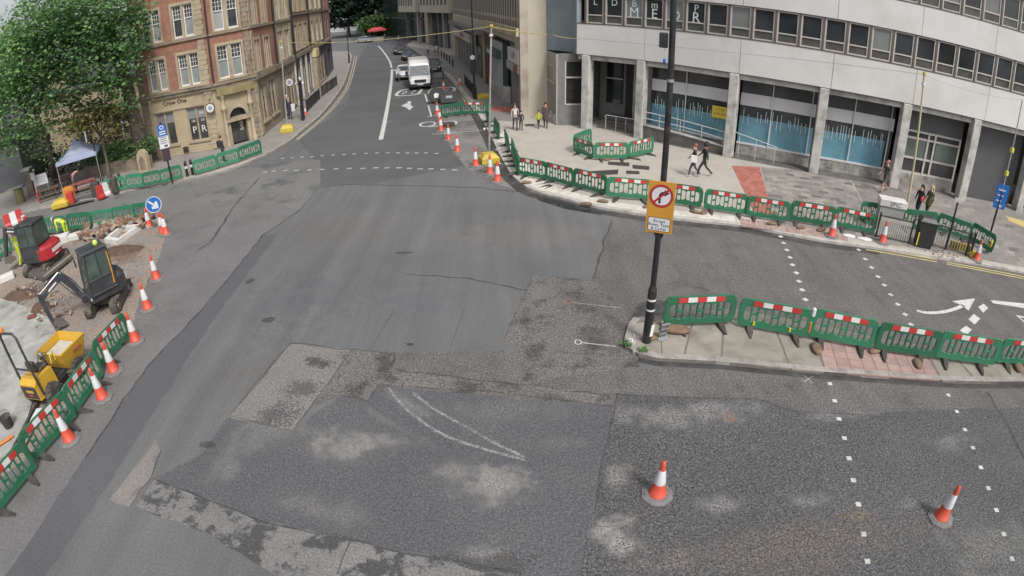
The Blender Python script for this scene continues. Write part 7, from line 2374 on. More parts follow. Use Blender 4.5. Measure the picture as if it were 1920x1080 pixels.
    mb = MB(); mb.lathe([(.096*k, -.05*k), (.102*k, .01*k), (.088*k, .065*k), (.05*k, .10*k), (.01*k, .108*k)], 12, Mh @ Matrix.Translation((-.012*k, 0, 0)) @ Matrix.Rotation(-.25, 4, 'Y')); mb.build('hair', hm, o)
    if hairlen:
        mb = MB(); mb.loft([[(hc.x-.05*k-q*.02, y*w*k, hc.z-zz*k) if i < 2 else (hc.x-.11*k-q*.02, y*w*k, hc.z-zz*k) for i, y in enumerate((-1, 1, 1, -1))] for q, zz, w in ((0, -.02, .09), (1, .15, .10), (2, .15+hairlen, .09))]); mb.build('long_hair', hm, o)
    if cap:
        mb = MB(); mb.lathe([(.106*k, -.0), (.104*k, .05*k), (.06*k, .11*k), (.01, .12*k)], 12, Mh); mb.box(.05*k, .19*k, -.07*k, .07*k, -.005, .012, Mh); mb.build('cap', cloth(cap), o)
    if helmet:
        mb = MB(); mb.lathe([(.145*k, -.02), (.125*k, .0), (.12*k, .06*k), (.08*k, .12*k), (.01, .14*k)], 14, Mh); mb.build('helmet', mat('helmet %.2f %.2f' % helmet[:2], helmet, .35, .03, 3), o)
    if coat:
        mb = MB(); mb.loft([[(w*math.cos(2*PI*i/12)*.85*k, w*math.sin(2*PI*i/12)*k*1.05, zz*k) for i in range(12)] for zz, w in ((1.12, .15), (.95, .175), (.95-coat*.6, .19), (.95-coat, .2))]); mb.build('coat_skirt', cloth(top), o)
    if hood:
        mb = MB(); mb.lathe([(.10*k, -.17*k), (.125*k, -.06*k), (.12*k, .04*k), (.07*k, .12*k), (.01, .13*k)], 12, Mh @ Matrix.Translation((-.03*k, 0, 0)) @ Matrix.Rotation(-.35, 4, 'Y')); mb.build('hood', cloth(top), o)
    if bag:
        c, (bx_, by_, bz_), (w_, d_, h_) = bag
        mb = MB(); mb.bev((bx_-w_/2)*k, (bx_+w_/2)*k, (by_-d_/2)*k, (by_+d_/2)*k, (bz_-h_/2)*k, (bz_+h_/2)*k, .03); mb.build('bag', cloth(c), o)
    if vest:
        mb = MB()
        for zz in (1.08, 1.26):
            p_ = Vector(up_(0.005, 0, zz))*k
            mb.lathe([(.165*k, -.022), (.168*k, .022)], 14, Matrix.Translation(p_) @ Matrix.Rotation(bend, 4, 'Y') @ Matrix.Scale(.82, 4, (1, 0, 0)), cap=False)
        q = mb.build('reflective_band', cloth(vest), o); q['kind'] = 'stuff'
    return o
TOCAM = -PI/2
person(966, 244, .12, 'person in white top and pale jacket walking with a child', 1.74, TOCAM+.15, (.40, .36, .31), (.05, .05, .065), (.09, .06, .04), stride=.35, bag=((.62, .61, .58), (.13, 0, 1.22), (.05, .2, .34)))
person(977, 244, .12, 'child in dark clothes beside the person in white', 1.28, TOCAM, (.035, .035, .055), (.04, .04, .055), (.03, .025, .02), stride=.2)
person(1010, 241, .12, 'child in yellow high visibility vest holding a hand', 1.22, TOCAM-.5, (.50, .52, .04), (.05, .05, .06), (.04, .025, .015), stride=.4)
person(1023, 240, .12, 'woman with long brown hair in a dark coat beside the child in yellow', 1.72, TOCAM-.1, (.085, .055, .050), (.045, .035, .04), (.07, .035, .02), stride=.25, coat=.3, hairlen=.25)
person(1299, 331, .12, 'pedestrian with reddish hair and white bag walking beside a hooded person', 1.70, PI-.25, (.035, .03, .05), (.06, .05, .075), (.28, .09, .07), stride=.55, shoes=(.5, .48, .47), bag=((.6, .6, .6), (.05, .24, 1.02), (.34, .12, .40)))
person(1318, 331, .12, 'hooded pedestrian in black jacket striding past the office', 1.80, PI-.2, (.028, .028, .026), (.025, .025, .035), (.03, .025, .02), stride=.75, shoes=(.45, .44, .43), hood=True)
person(1655, 360, .12, 'person in cap, green shirt and shorts walking by the columns', 1.78, PI+.2, (.055, .065, .05), (.09, .085, .065), (.1, .06, .04), stride=.7, shorts=True, sleeves=False, cap=(.45, .17, .15), shoes=(.08, .07, .06))
person(1717, 406, .12, 'dark-haired pedestrian in black with a red bag behind the timber pole', 1.66, PI+.3, (.025, .02, .03), (.025, .025, .05), (.025, .018, .015), stride=.2, hairlen=.12, bag=((.40, .04, .05), (.1, .22, 1.08), (.3, .1, .24)))
person(1735, 408, .12, 'fair-haired pedestrian in olive coat with raised hood fur beside the red bag', 1.68, PI+.2, (.085, .10, .04), (.05, .06, .04), (.45, .33, .20), stride=.25, coat=.25, hairlen=.15)
person(421, 303, .12, 'person with dark rucksack outside the bar door', 1.72, .9, (.05, .045, .05), (.05, .05, .06), (.08, .05, .035), bag=((.03, .03, .04), (-.2, 0, 1.25), (.2, .3, .45)))
person(545, 224, .12, 'pedestrian in navy carrying a white bag on the left footway', 1.78, TOCAM+.4, (.035, .03, .06), (.05, .05, .08), (.35, .33, .31), stride=.25, bag=((.62, .62, .62), (.08, .3, .95), (.2, .3, .6)))
person(541, 217, .12, 'white-haired pedestrian in black behind the one with the white bag', 1.78, TOCAM+.4, (.03, .028, .04), (.03, .03, .04), (.55, .53, .52), stride=.2)
person(140, 352, .12, 'person in pink top bending forward under the gazebo', 1.72, .2, (.55, .30, .26), (.12, .10, .10), (.04, .03, .03), bend=1.2, arm_fwd=(.3, .5))
person(43, 497, 0, 'worker in yellow-green overalls and white helmet standing by the red digger', 1.80, 1.2, (.50, .64, .03), (.44, .58, .03), (.05, .04, .03), stride=.1, helmet=(.68, .68, .68), vest=(.5, .52, .48), shoes=(.08, .07, .06))
person(128, 447, 0, 'worker in yellow-green overalls bending over by the green barriers', 1.78, PI, (.52, .66, .03), (.46, .60, .03), (.05, .04, .03), bend=1.35, helmet=(.68, .68, .68), vest=(.5, .52, .48), arm_fwd=(1.1, .9), shoes=(.08, .07, .06))
person(949, 172, .12, 'pedestrian in black at the dark shop doorway', 1.76, PI/2+.3, (.025, .025, .03), (.025, .025, .035), (.03, .02, .02), stride=.3)
person(748, 153, 0, 'person in white beside the white car', 1.7, TOCAM, (.52, .53, .58), (.12, .12, .16), (.4, .4, .4), stride=.3)
GP = 'pedestrians up the street'
for q, l, c1, c2 in (((803, 103), 'pedestrian in white shirt and black shorts beyond the dark cars', (.5, .46, .47), (.05, .04, .05)), ((818, 105), 'pedestrian in white carrying a dark round bag up the street', (.55, .53, .53), (.3, .28, .27)),
                     ((868, 104), 'pedestrian in black near the white-fascia shop', (.03, .03, .035), (.03, .03, .035)), ((722, 79), 'pedestrian in dark clothes near the red canopy', (.04, .04, .05), (.05, .05, .06)), ((748, 82), 'pedestrian in grey by the arcade columns far away', (.2, .19, .2), (.08, .08, .09)), ((900, 118), 'pedestrian in yellow top by the ochre wall', (.5, .45, .05), (.06, .05, .05))):
    person(*q, .12, l, 1.75, random.choice([TOCAM, PI/2]), c1, c2, stride=.35, group=GP)

# ================================================================ street furniture and site clutter
M_sack = mat('brown sandbag', (0.185, 0.125, 0.080), 0.95, 0.25, 6, bmp=0.5, bscale=25, dirt=(.09, .065, .045), dirt_amt=.6, dirt_scale=5)
def pillow(l, w, h):
    mb = MB()
    n = 7
    secs = []
    for i in range(n):
        t = -1+2*i/(n-1)
        f = max(.12, (1-abs(t)**2.5))**.5
        secs.append([(t*l/2, math.cos(a)*w/2*f, h*.5+math.sin(a)*h*.5*f if math.sin(a) > 0 else h*.5+math.sin(a)*h*.5) for a in [2*PI*k/10 for k in range(10)]])
    mb.smooth = True
    mb.loft(secs)
    return mb.mesh('sandbag', M_sack)
PIL = pillow(.54, .30, .13)
def sack(px, py, z, label, grp, rz=0.0, s=1.0):
    g = G(px, py, z)
    o = link('sandbag', PIL, None, (g[0], g[1], z), rz)
    o.scale = (s, s, s)
    return tag(o, label, 'sandbag', grp)
for k, (p, l) in enumerate((((987, 344), 'at the kerb bend beside the cones'), ((1099, 384), 'on the border below the third kerb barrier'), ((1130, 379), 'on the border left of the no right turn sign'), ((1215, 389), 'on the border just left of the sign board'), ((1303, 399), 'on the border right of the sign board'), ((1320, 400), 'in front of the sixth kerb barrier'), ((1447, 421), 'on the pink tactile slabs, left one'), ((1502, 428), 'on the pink tactile slabs, middle one'), ((1538, 432), 'on the pink tactile slabs, right one'), ((1190, 298), 'beside the entrance pen'), ((1140, 300), 'below the entrance pen'))):
    sack(*p, .13, 'brown sandbag %s' % l, 'sandbags along the kerb', random.uniform(-1, 1), .9)
for p, l, rz, s in (((1266, 622), 'lying long beside the sign pole', -.25, 1.5), ((1226, 634), 'against the foot of the sign pole', .8, .8), ((1530, 656), 'between the second and third island barrier', 1.3, 1.1), ((1640, 660), 'between the third and fourth island barrier', .2, .9), ((1720, 684), 'in front of the fourth island barrier', 1.2, .95), ((1908, 690), 'on the island at the right edge', .9, 1.2)):
    sack(*p, .105, 'brown sandbag %s' % l, 'sandbags on the island', rz, s)
g = G(1240, 634, .105)
gr = MB()
for k in range(4):
    gr.box(-.12+k*.07, -.10+k*.07, -.02, .02, 0, .55)
for z in (0.0, .18, .36, .53):
    gr.box(-.13, .13, -.022, .022, z, z+.025)
gr.box(-.16, .16, -.12, .12, 0, .05)
tag(gr.build('grey_grille', mat('grey plastic', (.22, .23, .24), .6, .15, 5), None, (g[0], g[1], .106), .3), 'grey plastic grille leaning by the sign pole', 'grille').rotation_euler = (.25, 0, .3)
for k, pts in enumerate((((1180, 631), (1185, 626), (1190, 627), (1189, 631), (1195, 630), (1198, 634)), ((1178, 640), (1182, 635), (1187, 637), (1185, 641), (1192, 641)))):
    strip(gp(pts, .11), .035, M_rwhite, .1145+.001*k, 'spray_mark', isl, 3)
# ---- cabinet, railing, bin at the right
g0, g1 = Vector(G(1642, 444, .12)), Vector(G(1703, 457, .12))
an = math.atan2((g1-g0).y, (g1-g0).x)
L = (g1-g0).length
M_bars = mat('pale railing bars', (.36, .345, .32), .6, .1, 3)
rl = empty('guard_railing', (*g0, .12), an, 'pale barred guard railing in front of the white-topped cabinet', 'railing', 'guard railings at the kerb')
MB().bev(0, L, -.03, .03, .98, 1.04, .01).build('top_rail', M_black, rl)
MB().bev(.04, L-.02, -.02, .02, .78, .96, .01).build('upper_panel', M_bars, rl)
MB().bev(0, L, -.025, .025, .06, .10, .01).build('bottom_rail', M_black, rl)
for s in (0, L):
    MB().cyl((s, 0, 0), (s, 0, 1.15), .045, n=8).build('railing_post', M_black, rl)
nb = int(L/.105)
bar_me = MB().box(-.028, .028, -.012, .012, .10, .78).mesh('railing_bar', M_bars)
for k in range(nb):
    link('railing_bar', bar_me, rl, (.06+k*(L-.12)/(nb-1), 0, 0))
cb_ = empty('street_cabinet', (*G(1662, 428, .12), .12), an+.05, 'white-topped street cabinet with black graffiti behind the railing', 'cabinet')
MB().bev(-.62, .62, -.26, .26, 0, 1.12, .02).build('cabinet_body', mat('grey cabinet', (.3, .3, .29), .6, .1, 2), cb_)
MB().bev(-.68, .68, -.32, .32, 1.10, 1.45, .03).build('cabinet_top', mat('white cabinet top', (.60, .59, .57), .5, .06, 2, dirt=(.4, .38, .35), dirt_amt=.5), cb_)
me = text_mesh('SPIC', .3, .002); me.materials.append(M_slot)
link('graffiti', me, cb_).matrix_local = Matrix.Translation((.1, -.325, 1.26)) @ Matrix.Rotation(PI/2, 4, 'X')
bn_ = empty('litter_bin', (*G(1728, 461, .12), .12), an, 'large black litter bin between the two railings', 'bin')
mb = MB(); mb.loft([[(x*w, y*d, z) for x, y in ((-1, -1), (1, -1), (1, 1), (-1, 1))] for z, w, d in ((0, .33, .28), (.05, .36, .3), (1.12, .40, .33), (1.16, .42, .35))]); mb.build('bin_body', M_trim, bn_)
mb = MB(); mb.loft([[(x*w, y*d, z) for x, y in ((-1, -1), (1, -1), (1, 1), (-1, 1))] for z, w, d in ((1.162, .43, .36), (1.22, .43, .36), (1.36, .30, .22))]); mb.build('bin_lid', M_dblk, bn_)
MB().box(-.4, -.34, -.335, -.325, .1, .7).build('yellow_stripe', M_ytag, bn_)
g0, g1 = Vector(G(1746, 462, .12)), Vector(G(1818, 482, .12))
an2 = math.atan2((g1-g0).y, (g1-g0).x)
L = (g1-g0).length
rl = empty('guard_railing', (*g0, .12), an2, 'thin black barred guard railing right of the litter bin', 'railing', 'guard railings at the kerb')
MB().bev(0, L, -.03, .03, 1.02, 1.08, .01).build('top_rail', M_black, rl)
MB().bev(0, L, -.025, .025, .08, .12, .01).build('bottom_rail', M_black, rl)
for s in (0, L, L-.22):
    MB().cyl((s, 0, 0), (s, 0, 1.15), .05, n=8).build('railing_post', M_black, rl)
bar_me = MB().cyl((0, 0, .10), (0, 0, 1.03), .012, n=5).mesh('railing_bar', mat('grey railing bar', (.16, .16, .155), .5, .1, 3))
nb = int(L/.11)
for k in range(nb):
    link('railing_bar', bar_me, rl, (.06+k*(L-.12)/(nb-1), 0, 0))
yb = empty('slotted_board', (*G(1798, 470, .12), .12), an2, 'yellow slotted plastic board lying behind the black railing', 'barrier')
MB().bev(-.55, .55, -.02, .02, .02, .4, .01).build('board', M_yblk, yb)
for k in range(8):
    MB().box(-.5+k*.135, -.44+k*.135, -.026, -.021, .06, .36).build('slot', M_trim, yb)
for p, l in (((1822, 482), 'at the foot of the end cone'), ((1856, 462), 'under the angled green barrier')):
    gg = G(*p, .12)
    tag(MB().bev(-.2, .2, -.14, .14, 0, .3, .04).build('ballast_weight', M_yblk, None, (*gg, .12), .5), 'small yellow plastic block %s' % l, 'block', 'small yellow blocks')
M_paper = mat('white sheet', (.62, .60, .59), .7, .08, 4)
for p, l in (((1592, 443), 'white torn sheet lying beside the kerb cone'), ((1622, 449), 'white torn sheet lying before the railing')):
    gg = G(*p, .12)
    rnd = random.Random(p[0])
    mb = MB(); n = 10
    ring = [(rnd.uniform(.7, 1.1)*.36*math.cos(2*PI*k/n), rnd.uniform(.7, 1.1)*.22*math.sin(2*PI*k/n)) for k in range(n)]
    mb.loft([[(x, y, z) for x, y in ring] for z in (0, .03)] + [[(x*.5, y*.5, .07) for x, y in ring]])
    tag(mb.build('crumpled_sheet', M_paper, None, (*gg, .132), -.2), l, 'litter', 'white sheets by the kerb')
# ---- bollards and railing up the right-hand footway
boll = MB().lathe([(.09, 0), (.09, .75), (.11, .78), (.11, .83), (.08, .86), (.09, .95), (.03, 1.02)], 12).mesh('bollard_body', M_black)
bpts = [(828, 106), (833, 110), (838, 114), (843, 119), (849, 126), (822, 101), (815, 97)]
for k, p in enumerate(bpts):
    gg = G(*p, .12)
    tag(link('bollard', boll, None, (*gg, .12)), 'black bollard on the shop-side kerb, %s nearest of the row' % ['fifth', 'fourth', 'third', 'second', 'very', 'sixth', 'seventh'][k], 'bollard', 'bollards on the shop-side kerb')
for p, l in (((352, 331), 'left of a pair on the left footway'), ((362, 328), 'right of a pair on the left footway'), ((228, 352), 'beside the red barrier heap')):
    gg = G(*p, .12)
    o = empty('bollard', (*gg, .12), 0, 'black bollard with white collar, %s' % l, 'bollard', 'bollards on the left footway')
    link('bollard_body', boll, o)
    MB().lathe([(.093, .52), (.093, .68)], 12, cap=False).build('white_collar', M_rwhite, o)
def guardrail(pa, pb, label, z=.12, h=1.05, m=M_black):
    a, b = Vector(G(*pa, z)), Vector(G(*pb, z))
    t = empty('pedestrian_guardrail', (*a, z), math.atan2((b-a).y, (b-a).x), label, 'railing', 'black pedestrian guardrails')
    L = (b-a).length
    MB().bev(0, L, -.03, .03, h-.06, h, .01).build('top_rail', m, t)
    MB().bev(0, L, -.03, .03, .1, .15, .01).build('bottom_rail', m, t)
    n = max(2, int(L/2)+1)
    for k in range(n):
        MB().cyl((L*k/(n-1), 0, 0), (L*k/(n-1), 0, h+.06), .05, n=8).build('railing_post', m, t)
    q = MB()
    for k in range(int(L/.14)):
        q.box(.07+k*.14-.012, .07+k*.14+.012, -.012, .012, .15, h-.06)
    q = q.build('infill_bars', m, t); q['kind'] = 'stuff'
guardrail((872, 160), (893, 187), 'black guardrail beside the shop-side kerb')
guardrail((576, 210), (600, 186), 'black guardrail on the left footway beside the lamp')
guardrail((604, 181), (632, 160), 'black guardrail further up the left footway')
# ---- temporary signs beside the van
rs2 = empty('round_road_sign', (*G(819, 194), 0), .3, 'black round temporary sign with white symbol in the closed lane', 'sign')
o = MB().lathe([(.62, -.03), (.66, 0), (.62, .03)], 20).build('sign_disc', M_trim, rs2); o.matrix_local = Matrix.Translation((0, 0, .7)) @ Matrix.Rotation(PI/2-.25, 4, 'X')
flat_part('sign_symbol', [(-.2, -.2), (.1, -.22), (.22, .1), (-.05, .22), (-.22, .1)], [], M_wsign, o, Matrix.Translation((0, 0, .035)))
for s in (-1, 1):
    MB().tube([(s*.3, .3, 0), (s*.2, .1, .7)], .03, 6).build('stand_leg', M_trim, rs2)
rs3 = empty('square_road_sign', (*G(843, 196), 0), .2, 'dark square temporary sign with white panel in the closed lane', 'sign')
o = MB().bev(-.72, .72, -.03, .03, .15, 1.1, .02).build('sign_board', M_trim, rs3); o.rotation_euler = (-.3, 0, 0)
MB().bev(-.26, .26, -.04, -.031, .55, .75, .003).build('white_panel', M_lgrey, o)
for s in (-1, 1):
    MB().tube([(s*.5, .5, 0), (s*.4, .2, 1.0)], .03, 6).build('stand_leg', M_trim, rs3)
fr_ = empty('sign_easel', (*G(821, 158), 0), .1, 'dark empty sign frame standing beside the van', 'frame')
MB().tube([(-.6, 0, 0), (-.6, 0, 1.3), (.6, 0, 1.3), (.6, 0, 0)], .06, 6).tube([(-.6, 0, .6), (.6, 0, .6)], .05, 6).build('frame_tube', M_trim, fr_)
MB().bev(-.5, .5, -.02, .02, .68, 1.22, .01).build('frame_panel', M_concd, fr_)
tag(MB().prism([(.55*math.cos(2*PI*k/14), .55*math.sin(2*PI*k/14)*.8) for k in range(14)], 0, .22).build('black_sack', M_rub, None, (*G(838, 237), 0.006), 0), 'black bag slumped in the closed lane behind the cones', 'bag')
# ---- rubble
def rocks(name, pts, n, smin, smax, m, label, z=0, seed=0, spread=.3, h=.0):
    rnd = random.Random(seed)
    mb = MB()
    W = [Vector(G(*p, z)) for p in pts]
    for k in range(n):
        i = rnd.randrange(len(W)-1) if len(W) > 1 else 0
        p = W[i].lerp(W[i+1], rnd.random()) if len(W) > 1 else W[0]
        p = p+Vector((rnd.gauss(0, spread), rnd.gauss(0, spread)))
        s = rnd.uniform(smin, smax)
        q = [Vector((rnd.uniform(-1, 1), rnd.uniform(-1, 1), rnd.uniform(-.6, .7))).normalized()*s*rnd.uniform(.7, 1.1) for _ in range(9)]
        c = Vector((p.x, p.y, z+s*.3+rnd.random()*h))
        mb.m = rnd.randrange(len(m)) if isinstance(m, list) else 0
        mb.hull([tuple(c+v) for v in q])
    o = mb.build(name, m)
    o['kind'] = 'stuff'
    o['label'] = label
    return o
M_rk = [mat('rubble brown', (.20, .115, .075), .95, .25, 4, bmp=.4), mat('rubble tan', (.30, .225, .165), .95, .2, 4, bmp=.4), mat('rubble grey', (.27, .25, .23), .95, .2, 4, bmp=.4)]
rocks('rubble', [(165, 445), (200, 432), (240, 424), (278, 420)], 170, .06, .3, M_rk, 'heap of broken brown rubble behind the white frame', 0, 4, .45, .3)
rocks('gravel', [(140, 470), (200, 480), (240, 500), (160, 540)], 120, .02, .07, M_rk, 'loose stones scattered inside the roadworks', .006, 6, 1.0)
rocks('gravel', [(40, 545), (90, 560), (110, 600)], 90, .03, .14, M_rk, 'loose stones by the digger bucket', .006, 7, .5, .1)
rocks('gravel', [(930, 262), (945, 300), (960, 330), (895, 212), (905, 222)], 60, .03, .13, [M_rk[2], M_paper, M_rk[0]], 'broken stone along the kerb trench', .0, 9, .3, .05)
rocks('debris', [(1750, 474), (1810, 486), (1700, 462)], 40, .02, .07, M_rk, 'brown crumbs of soil along the railing foot', .124, 12, .25)
M_soil = mat('dark soil', (.10, .062, .045), .95, .3, 5, bmp=.6, bscale=12)
def mound(px, py, rx, ry, h, label, z=0):
    gg = G(px, py, z)
    rnd = random.Random(px)
    mb = MB(); mb.smooth = True
    n = 22
    rings = []
    for f, zz in ((1, 0), (.85, .25), (.6, .6), (.3, .9), (.05, 1)):
        rings.append([(rx*f*math.cos(2*PI*k/n)*rnd.uniform(.85, 1.15), ry*f*math.sin(2*PI*k/n)*rnd.uniform(.85, 1.15), h*zz*rnd.uniform(.75, 1.1)) for k in range(n)])
    mb.loft(rings)
    return tag(mb.build('soil_mound', M_soil, None, (*gg, z+.004), 0), label, 'soil mound', 'soil mounds in the roadworks')
mound(225, 470, 1.3, .6, .22, 'flat brown soil mound behind the black digger')
mound(40, 555, 1.2, .5, .3, 'dark soil mound at the edge of the pale base')
mound(78, 580, .6, .5, .35, 'dark soil heap beside the digger bucket')
# white kerb frame, blocks, boards
fg = [Vector(G(*p, .12)) for p in ((196, 452), (221, 456), (266, 424), (228, 426))]
c_ = sum(fg, Vector((0, 0)))/4
inn = [p.lerp(c_, .32) for p in fg]
fm = empty('chamber_surround', (c_.x, c_.y, 0), 0, 'white concrete chamber frame lying before the rubble', 'frame')
M_wconc = mat('white concrete', (.58, .57, .55), .8, .08, 2, bmp=.2, dirt=(.4, .38, .35), dirt_amt=.5)
for k in range(4):
    a, b, c2, d2 = fg[k], fg[(k+1) % 4], inn[(k+1) % 4], inn[k]
    MB().prism([(p.x-c_.x, p.y-c_.y) for p in (a.lerp(b, .004), b.lerp(a, .004), c2, d2)], 0, .24).build('frame_side', M_wconc, fm)
for p, s, rz, l in (((118, 455), (.42, .3, .42), .5, 'by the red digger boom'), ((140, 449), (.4, .25, .3), .3, 'under the bending worker'), ((8, 528), (.62, .22, .3), .8, 'at the left edge below the standing worker')):
    gg = G(*p)
    tag(MB().bev(-s[0], s[0], -s[1], s[1], 0, s[2], .03).build('concrete_block', M_wconc, None, (*gg, .004), rz), 'pale concrete block %s' % l, 'block', 'pale concrete blocks')
a, b = Vector(G(40, 838, .1)), Vector(G(75, 768, .1))
an = math.atan2((b-a).y, (b-a).x)
tag(MB().bev(0, (b-a).length, -.12, .12, 0, .08, .01).build('white_board', M_wconc, None, (*a, .08), an), 'long white board lying below the dumper', 'board')
tag(MB().bev(0, (b-a).length+.3, -.05, .05, 0, .09, .01).build('dark_board', M_rub, None, (a.x-.25, a.y, .08), an), 'dark timber lying beside the long white board', 'board')
bk = empty('black_bucket', (*G(18, 800, .07), .07), .4, 'black rubber bucket on the pale base', 'bucket')
MB().lathe([(.14, 0), (.15, .02), (.20, .34), (.21, .36), (.19, .36), (.13, .04), (.01, .03)], 16, cap=False).build('bucket_body', M_rub, bk)
MB().tube([(-.2, 0, .34), (-.22, .1, .45), (0, .16, .5), (.22, .1, .45), (.2, 0, .34)], .01, 5).build('bucket_handle', M_steel, bk)
for k, p in enumerate(((4, 838), (10, 833))):
    gg = G(*p, .02)
    tag(MB().cyl((-.35, 0, .05), (.35, 0, .05), .04, n=10).build('orange_pipe', M_orange, None, (*gg, .075), .95), 'short orange pipe lying at the left edge, %s' % ('outer one' if k == 0 else 'inner one'), 'pipe', 'orange pipes')
tag(MB().bev(-.2, .2, -.12, .12, 0, .12, .04).build('red_rag', mat('red rag', (.16, .05, .05), .9, .3, 5), None, (*G(60, 596, .07), .07), .5), 'dark red rag on the pale base', 'rag')
# ---- left footway: gazebo, boards, benches, bins
gz = empty('gazebo', (*G(160, 342, .12), .12), .55, 'pale blue pop-up gazebo beside the street trees', 'gazebo')
M_canv = mat('pale blue canvas', (.60, .68, .90), .7, .04, 1)
_tr = M_canv.node_tree.nodes.new('ShaderNodeBsdfTranslucent'); _tr.inputs[0].default_value = (.6, .68, .92, 1)
_mx = M_canv.node_tree.nodes.new('ShaderNodeMixShader'); _mx.inputs[0].default_value = .5
_l = M_canv.node_tree.links; _l.new(M_canv.node_tree.nodes['Principled BSDF'].outputs[0], _mx.inputs[1]); _l.new(_tr.outputs[0], _mx.inputs[2]); _l.new(_mx.outputs[0], M_canv.node_tree.nodes['Material Output'].inputs['Surface'])
zc_, zp = 2.15, 3.35
half = 1.55
cn = [(-half, -half), (half, -half), (half, half), (-half, half)]
mb = MB(); mb.smooth = False
for k in range(4):
    a, b = Vector((*cn[k], zc_)), Vector((*cn[(k+1) % 4], zc_))
    pk = Vector((0, 0, zp))
    m1 = [a.lerp(pk, t)-Vector((0, 0, .28*math.sin(PI*t))) for t in (0, .33, .66, 1)]
    m2 = [b.lerp(pk, t)-Vector((0, 0, .28*math.sin(PI*t))) for t in (0, .33, .66, 1)]
    for i in range(3):
        mb.add([m1[i], m2[i], m2[i+1], m1[i+1]], [(0, 1, 2, 3)])
    mb.add([a-Vector((0, 0, .22)), b-Vector((0, 0, .22)), b, a], [(0, 1, 2, 3)])
mb.build('canopy', M_canv, gz)
for c in cn:
    MB().cyl((c[0]*.97, c[1]*.97, 0), (c[0]*.97, c[1]*.97, zc_), .03, n=8).build('gazebo_leg', M_gpole, gz)
MB().lathe([(.06, 0), (.07, .08), (.02, .14)], 10, Matrix.Translation((0, 0, zp-.02))).build('peak_cap', M_wsign, gz)
def bench(px, py, rz, label, m):
    t = empty('picnic_bench', (*G(px, py, .12), .12), rz, label, 'bench', 'benches by the gazebo')
    for k in range(4):
        MB().bev(-.85, .85, -.33+k*.17, -.18+k*.17, .70, .74, .006).build('table_plank', m, t)
    for s in (-1, 1):
        for k in range(2):
            MB().bev(-.85, .85, s*.62-.14+k*.14, s*.62-.01+k*.14, .42, .46, .006).build('seat_plank', m, t)
        MB().tube([(s*.6, -.7, 0), (s*.6, -.2, .70)], .04, 6).build('leg', m, t)
        MB().tube([(s*.6, .7, 0), (s*.6, .2, .70)], .04, 6).build('leg', m, t)
        MB().bev(s*.6-.03, s*.6+.03, -.75, .75, .37, .42, .005).build('seat_support', m, t)
M_bwood = mat('dark bench timber', (.11, .07, .05), .8, .2, 4)
bench(118, 352, .5, 'dark timber picnic bench left of the gazebo', M_bwood)
bench(95, 372, .5, 'dark timber picnic bench behind the notice board', M_bwood)
bench(160, 360, .6, 'reddish picnic bench under the gazebo', mat('reddish timber', (.22, .07, .06), .8, .2, 4))
nbd = empty('notice_board', (*G(85, 372, .12), .12), .55, 'white notice board on two legs near the benches', 'board')
MB().bev(-.55, .55, -.03, .03, 1.0, 1.75, .01).build('board', M_wsign, nbd)
for k in range(3):
    MB().box(-.42, .36, -.036, -.031, 1.2+k*.17, 1.25+k*.17).build('print_line', mat('grey print', (.3, .32, .36), .6), nbd)
for s in (-.45, .45):
    MB().cyl((s, .02, 0), (s, .02, 1.0), .035, n=8).build('board_leg', M_gpole, nbd)
mk = empty('marker_post', (*G(74, 378, .12), .12), .2, 'slim post with red sleeve and grey plate', 'post')
MB().cyl((0, 0, 0), (0, 0, 2.0), .045, n=8).build('post_shaft', M_bars, mk)
MB().lathe([(.09, 0), (.09, .75), (.05, .8)], 10).build('red_sleeve', M_rred, mk)
MB().bev(-.2, .2, -.03, .03, 1.55, 2.1, .01).build('post_plate', M_lgrey, mk)
lb = empty('park_bin', (*G(40, 380, .12), .12), .5, 'mossy yellow-green bin with pale lid at the far left', 'bin')
MB().lathe([(.34, 0), (.36, .1), (.36, 1.0), (.30, 1.05)], 14).build('bin_body', mat('mossy bin', (.16, .15, .06), .8, .2, 3), lb)
MB().bev(-.9, .5, -.35, .35, 1.12, 1.2, .02).build('pale_lid', M_lgrey, lb)
gp_ = empty('gate_pillar', (*G(62, 365, .12), .12), .4, 'pale stone gate pillar under the bright tree', 'pillar')
MB().bev(-.28, .28, -.28, .28, 0, 1.9, .03).build('pillar_shaft', M_stoned, gp_)
MB().bev(-.4, .4, -.4, .4, 1.9, 2.05, .03).build('pillar_cap', M_concr, gp_)
ob_ = tag(MB().bev(-.5, .5, -.35, .35, 0, .55, .06).build('orange_crate', mat('orange crate', (.50, .20, .03), .6, .1, 3), None, (*G(133, 364, .12), .12), .5), 'orange crate on the footway before the benches', 'crate')
yblock(118, 386, 'yellow ballast block lying at the driveway edge', .12, .7, .5)
tag(MB().bev(-.25, .25, -.2, .2, 0, .8, .06).build('red_drum', M_rred, None, (*G(135, 382, .12), .12), .3), 'small red drum beside the yellow block at the driveway', 'drum')
def rwblock(px, py, z, rz, label):
    t = empty('plastic_road_block', (*G(px, py, z), z), rz, label, 'road block', 'red and white road blocks')
    for k, m in enumerate((M_rred, M_rwhite, M_rred)):
        mb = MB(); mb.loft([[(x-.45+k*.45, y, zz) for x, y in ((-.22, -w), (.22, -w), (.22, w), (-.22, w))] for zz, w in ((0, .25), (.12, .25), (.25, .14), (.8, .1))]); mb.build('block_section', m, t)
rwblock(28, 420, 0, .9, 'red and white road block leaning behind the red digger, left one')
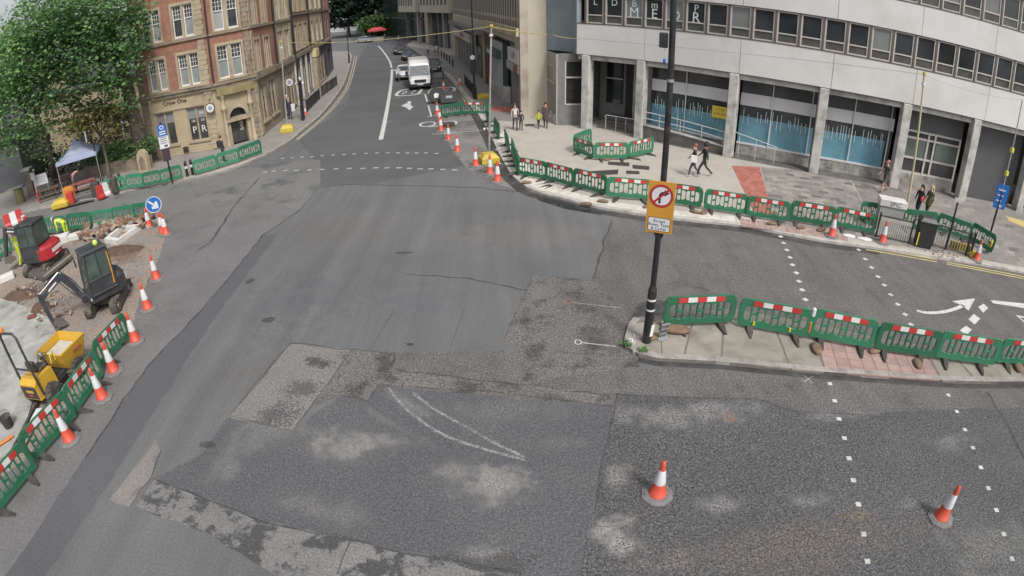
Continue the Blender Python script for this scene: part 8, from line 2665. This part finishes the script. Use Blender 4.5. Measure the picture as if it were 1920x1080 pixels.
rwblock(50, 428, 0, -.5, 'red and white road block behind the red digger, right one')
rwblock(200, 366, .12, 1.3, 'red and white road block at the end of the left green barriers')
tag(MB().bev(-.3, .3, -.25, .25, 0, .95, .05).build('black_crate', M_rub, None, (*G(183, 368, .12), .12), .5), 'black crate beside the red road block', 'crate')
tag(MB().bev(-.22, .22, -.2, .2, 0, 1.05, .08).build('dark_drum', M_rub, None, (*G(218, 362, .12), .12), .5), 'black drum beside the left green barriers', 'drum')
# ---- far red canopy and van-sized kiosk
rk = empty('red_canopy_stall', (*G(708, 77), 0), .2, 'market stall with red canopy at the far end of the street', 'stall')
MB().loft([[(x*w, y*d, z) for x, y in ((-1, -1), (1, -1), (1, 1), (-1, 1))] for z, w, d in ((2.3, 2.0, 1.6), (2.6, 2.05, 1.65), (3.2, .9, .7))]).build('canopy', mat('red canopy', (.42, .05, .06), .7), rk)
for x, y in ((-1.8, -1.4), (1.8, -1.4), (1.8, 1.4), (-1.8, 1.4)):
    MB().cyl((x, y, 0), (x, y, 2.4), .06, n=6).build('stall_leg', M_black, rk)
MB().bev(-1.6, 1.6, -.6, .6, 0, 1.0, .05).build('counter', M_lgrey, rk)

# weeds in the kerb joints and small ties on the island barriers
for k, (q, l) in enumerate((((1173, 648), 'small green weed at the tip of the traffic island'), ((1206, 659), 'small green weed on the island kerb below the pole'))):
    gg = G(*q, .1)
    o = empty('weed', (*gg, .1), label=l, cat='weed', group='weeds on the island')
    leaves('foliage', [(gg[0], gg[1], .16, .12, .08, .06)], 56, .07, M_leafD, o, 40+k, clump=.05, origin=o.location)
for ob in [x for x in bpy.data.objects if x.get('group') == 'striped barriers on the traffic island']:
    lb_ = ob['label']
    if 'second' in lb_:
        MB().bev(.94, 1.0, -.05, .05, .25, .62, .02).build('orange_tie', M_orange, ob)
        MB().bev(.93, 1.03, -.06, .06, .78, 1.06, .03).build('white_wrap', M_rwhite, ob)
        for x in (-.55, .45):
            MB().bev(x-.03, x+.03, -.06, -.035, .18, .32, .006).build('yellow_tag', M_ytag, ob)
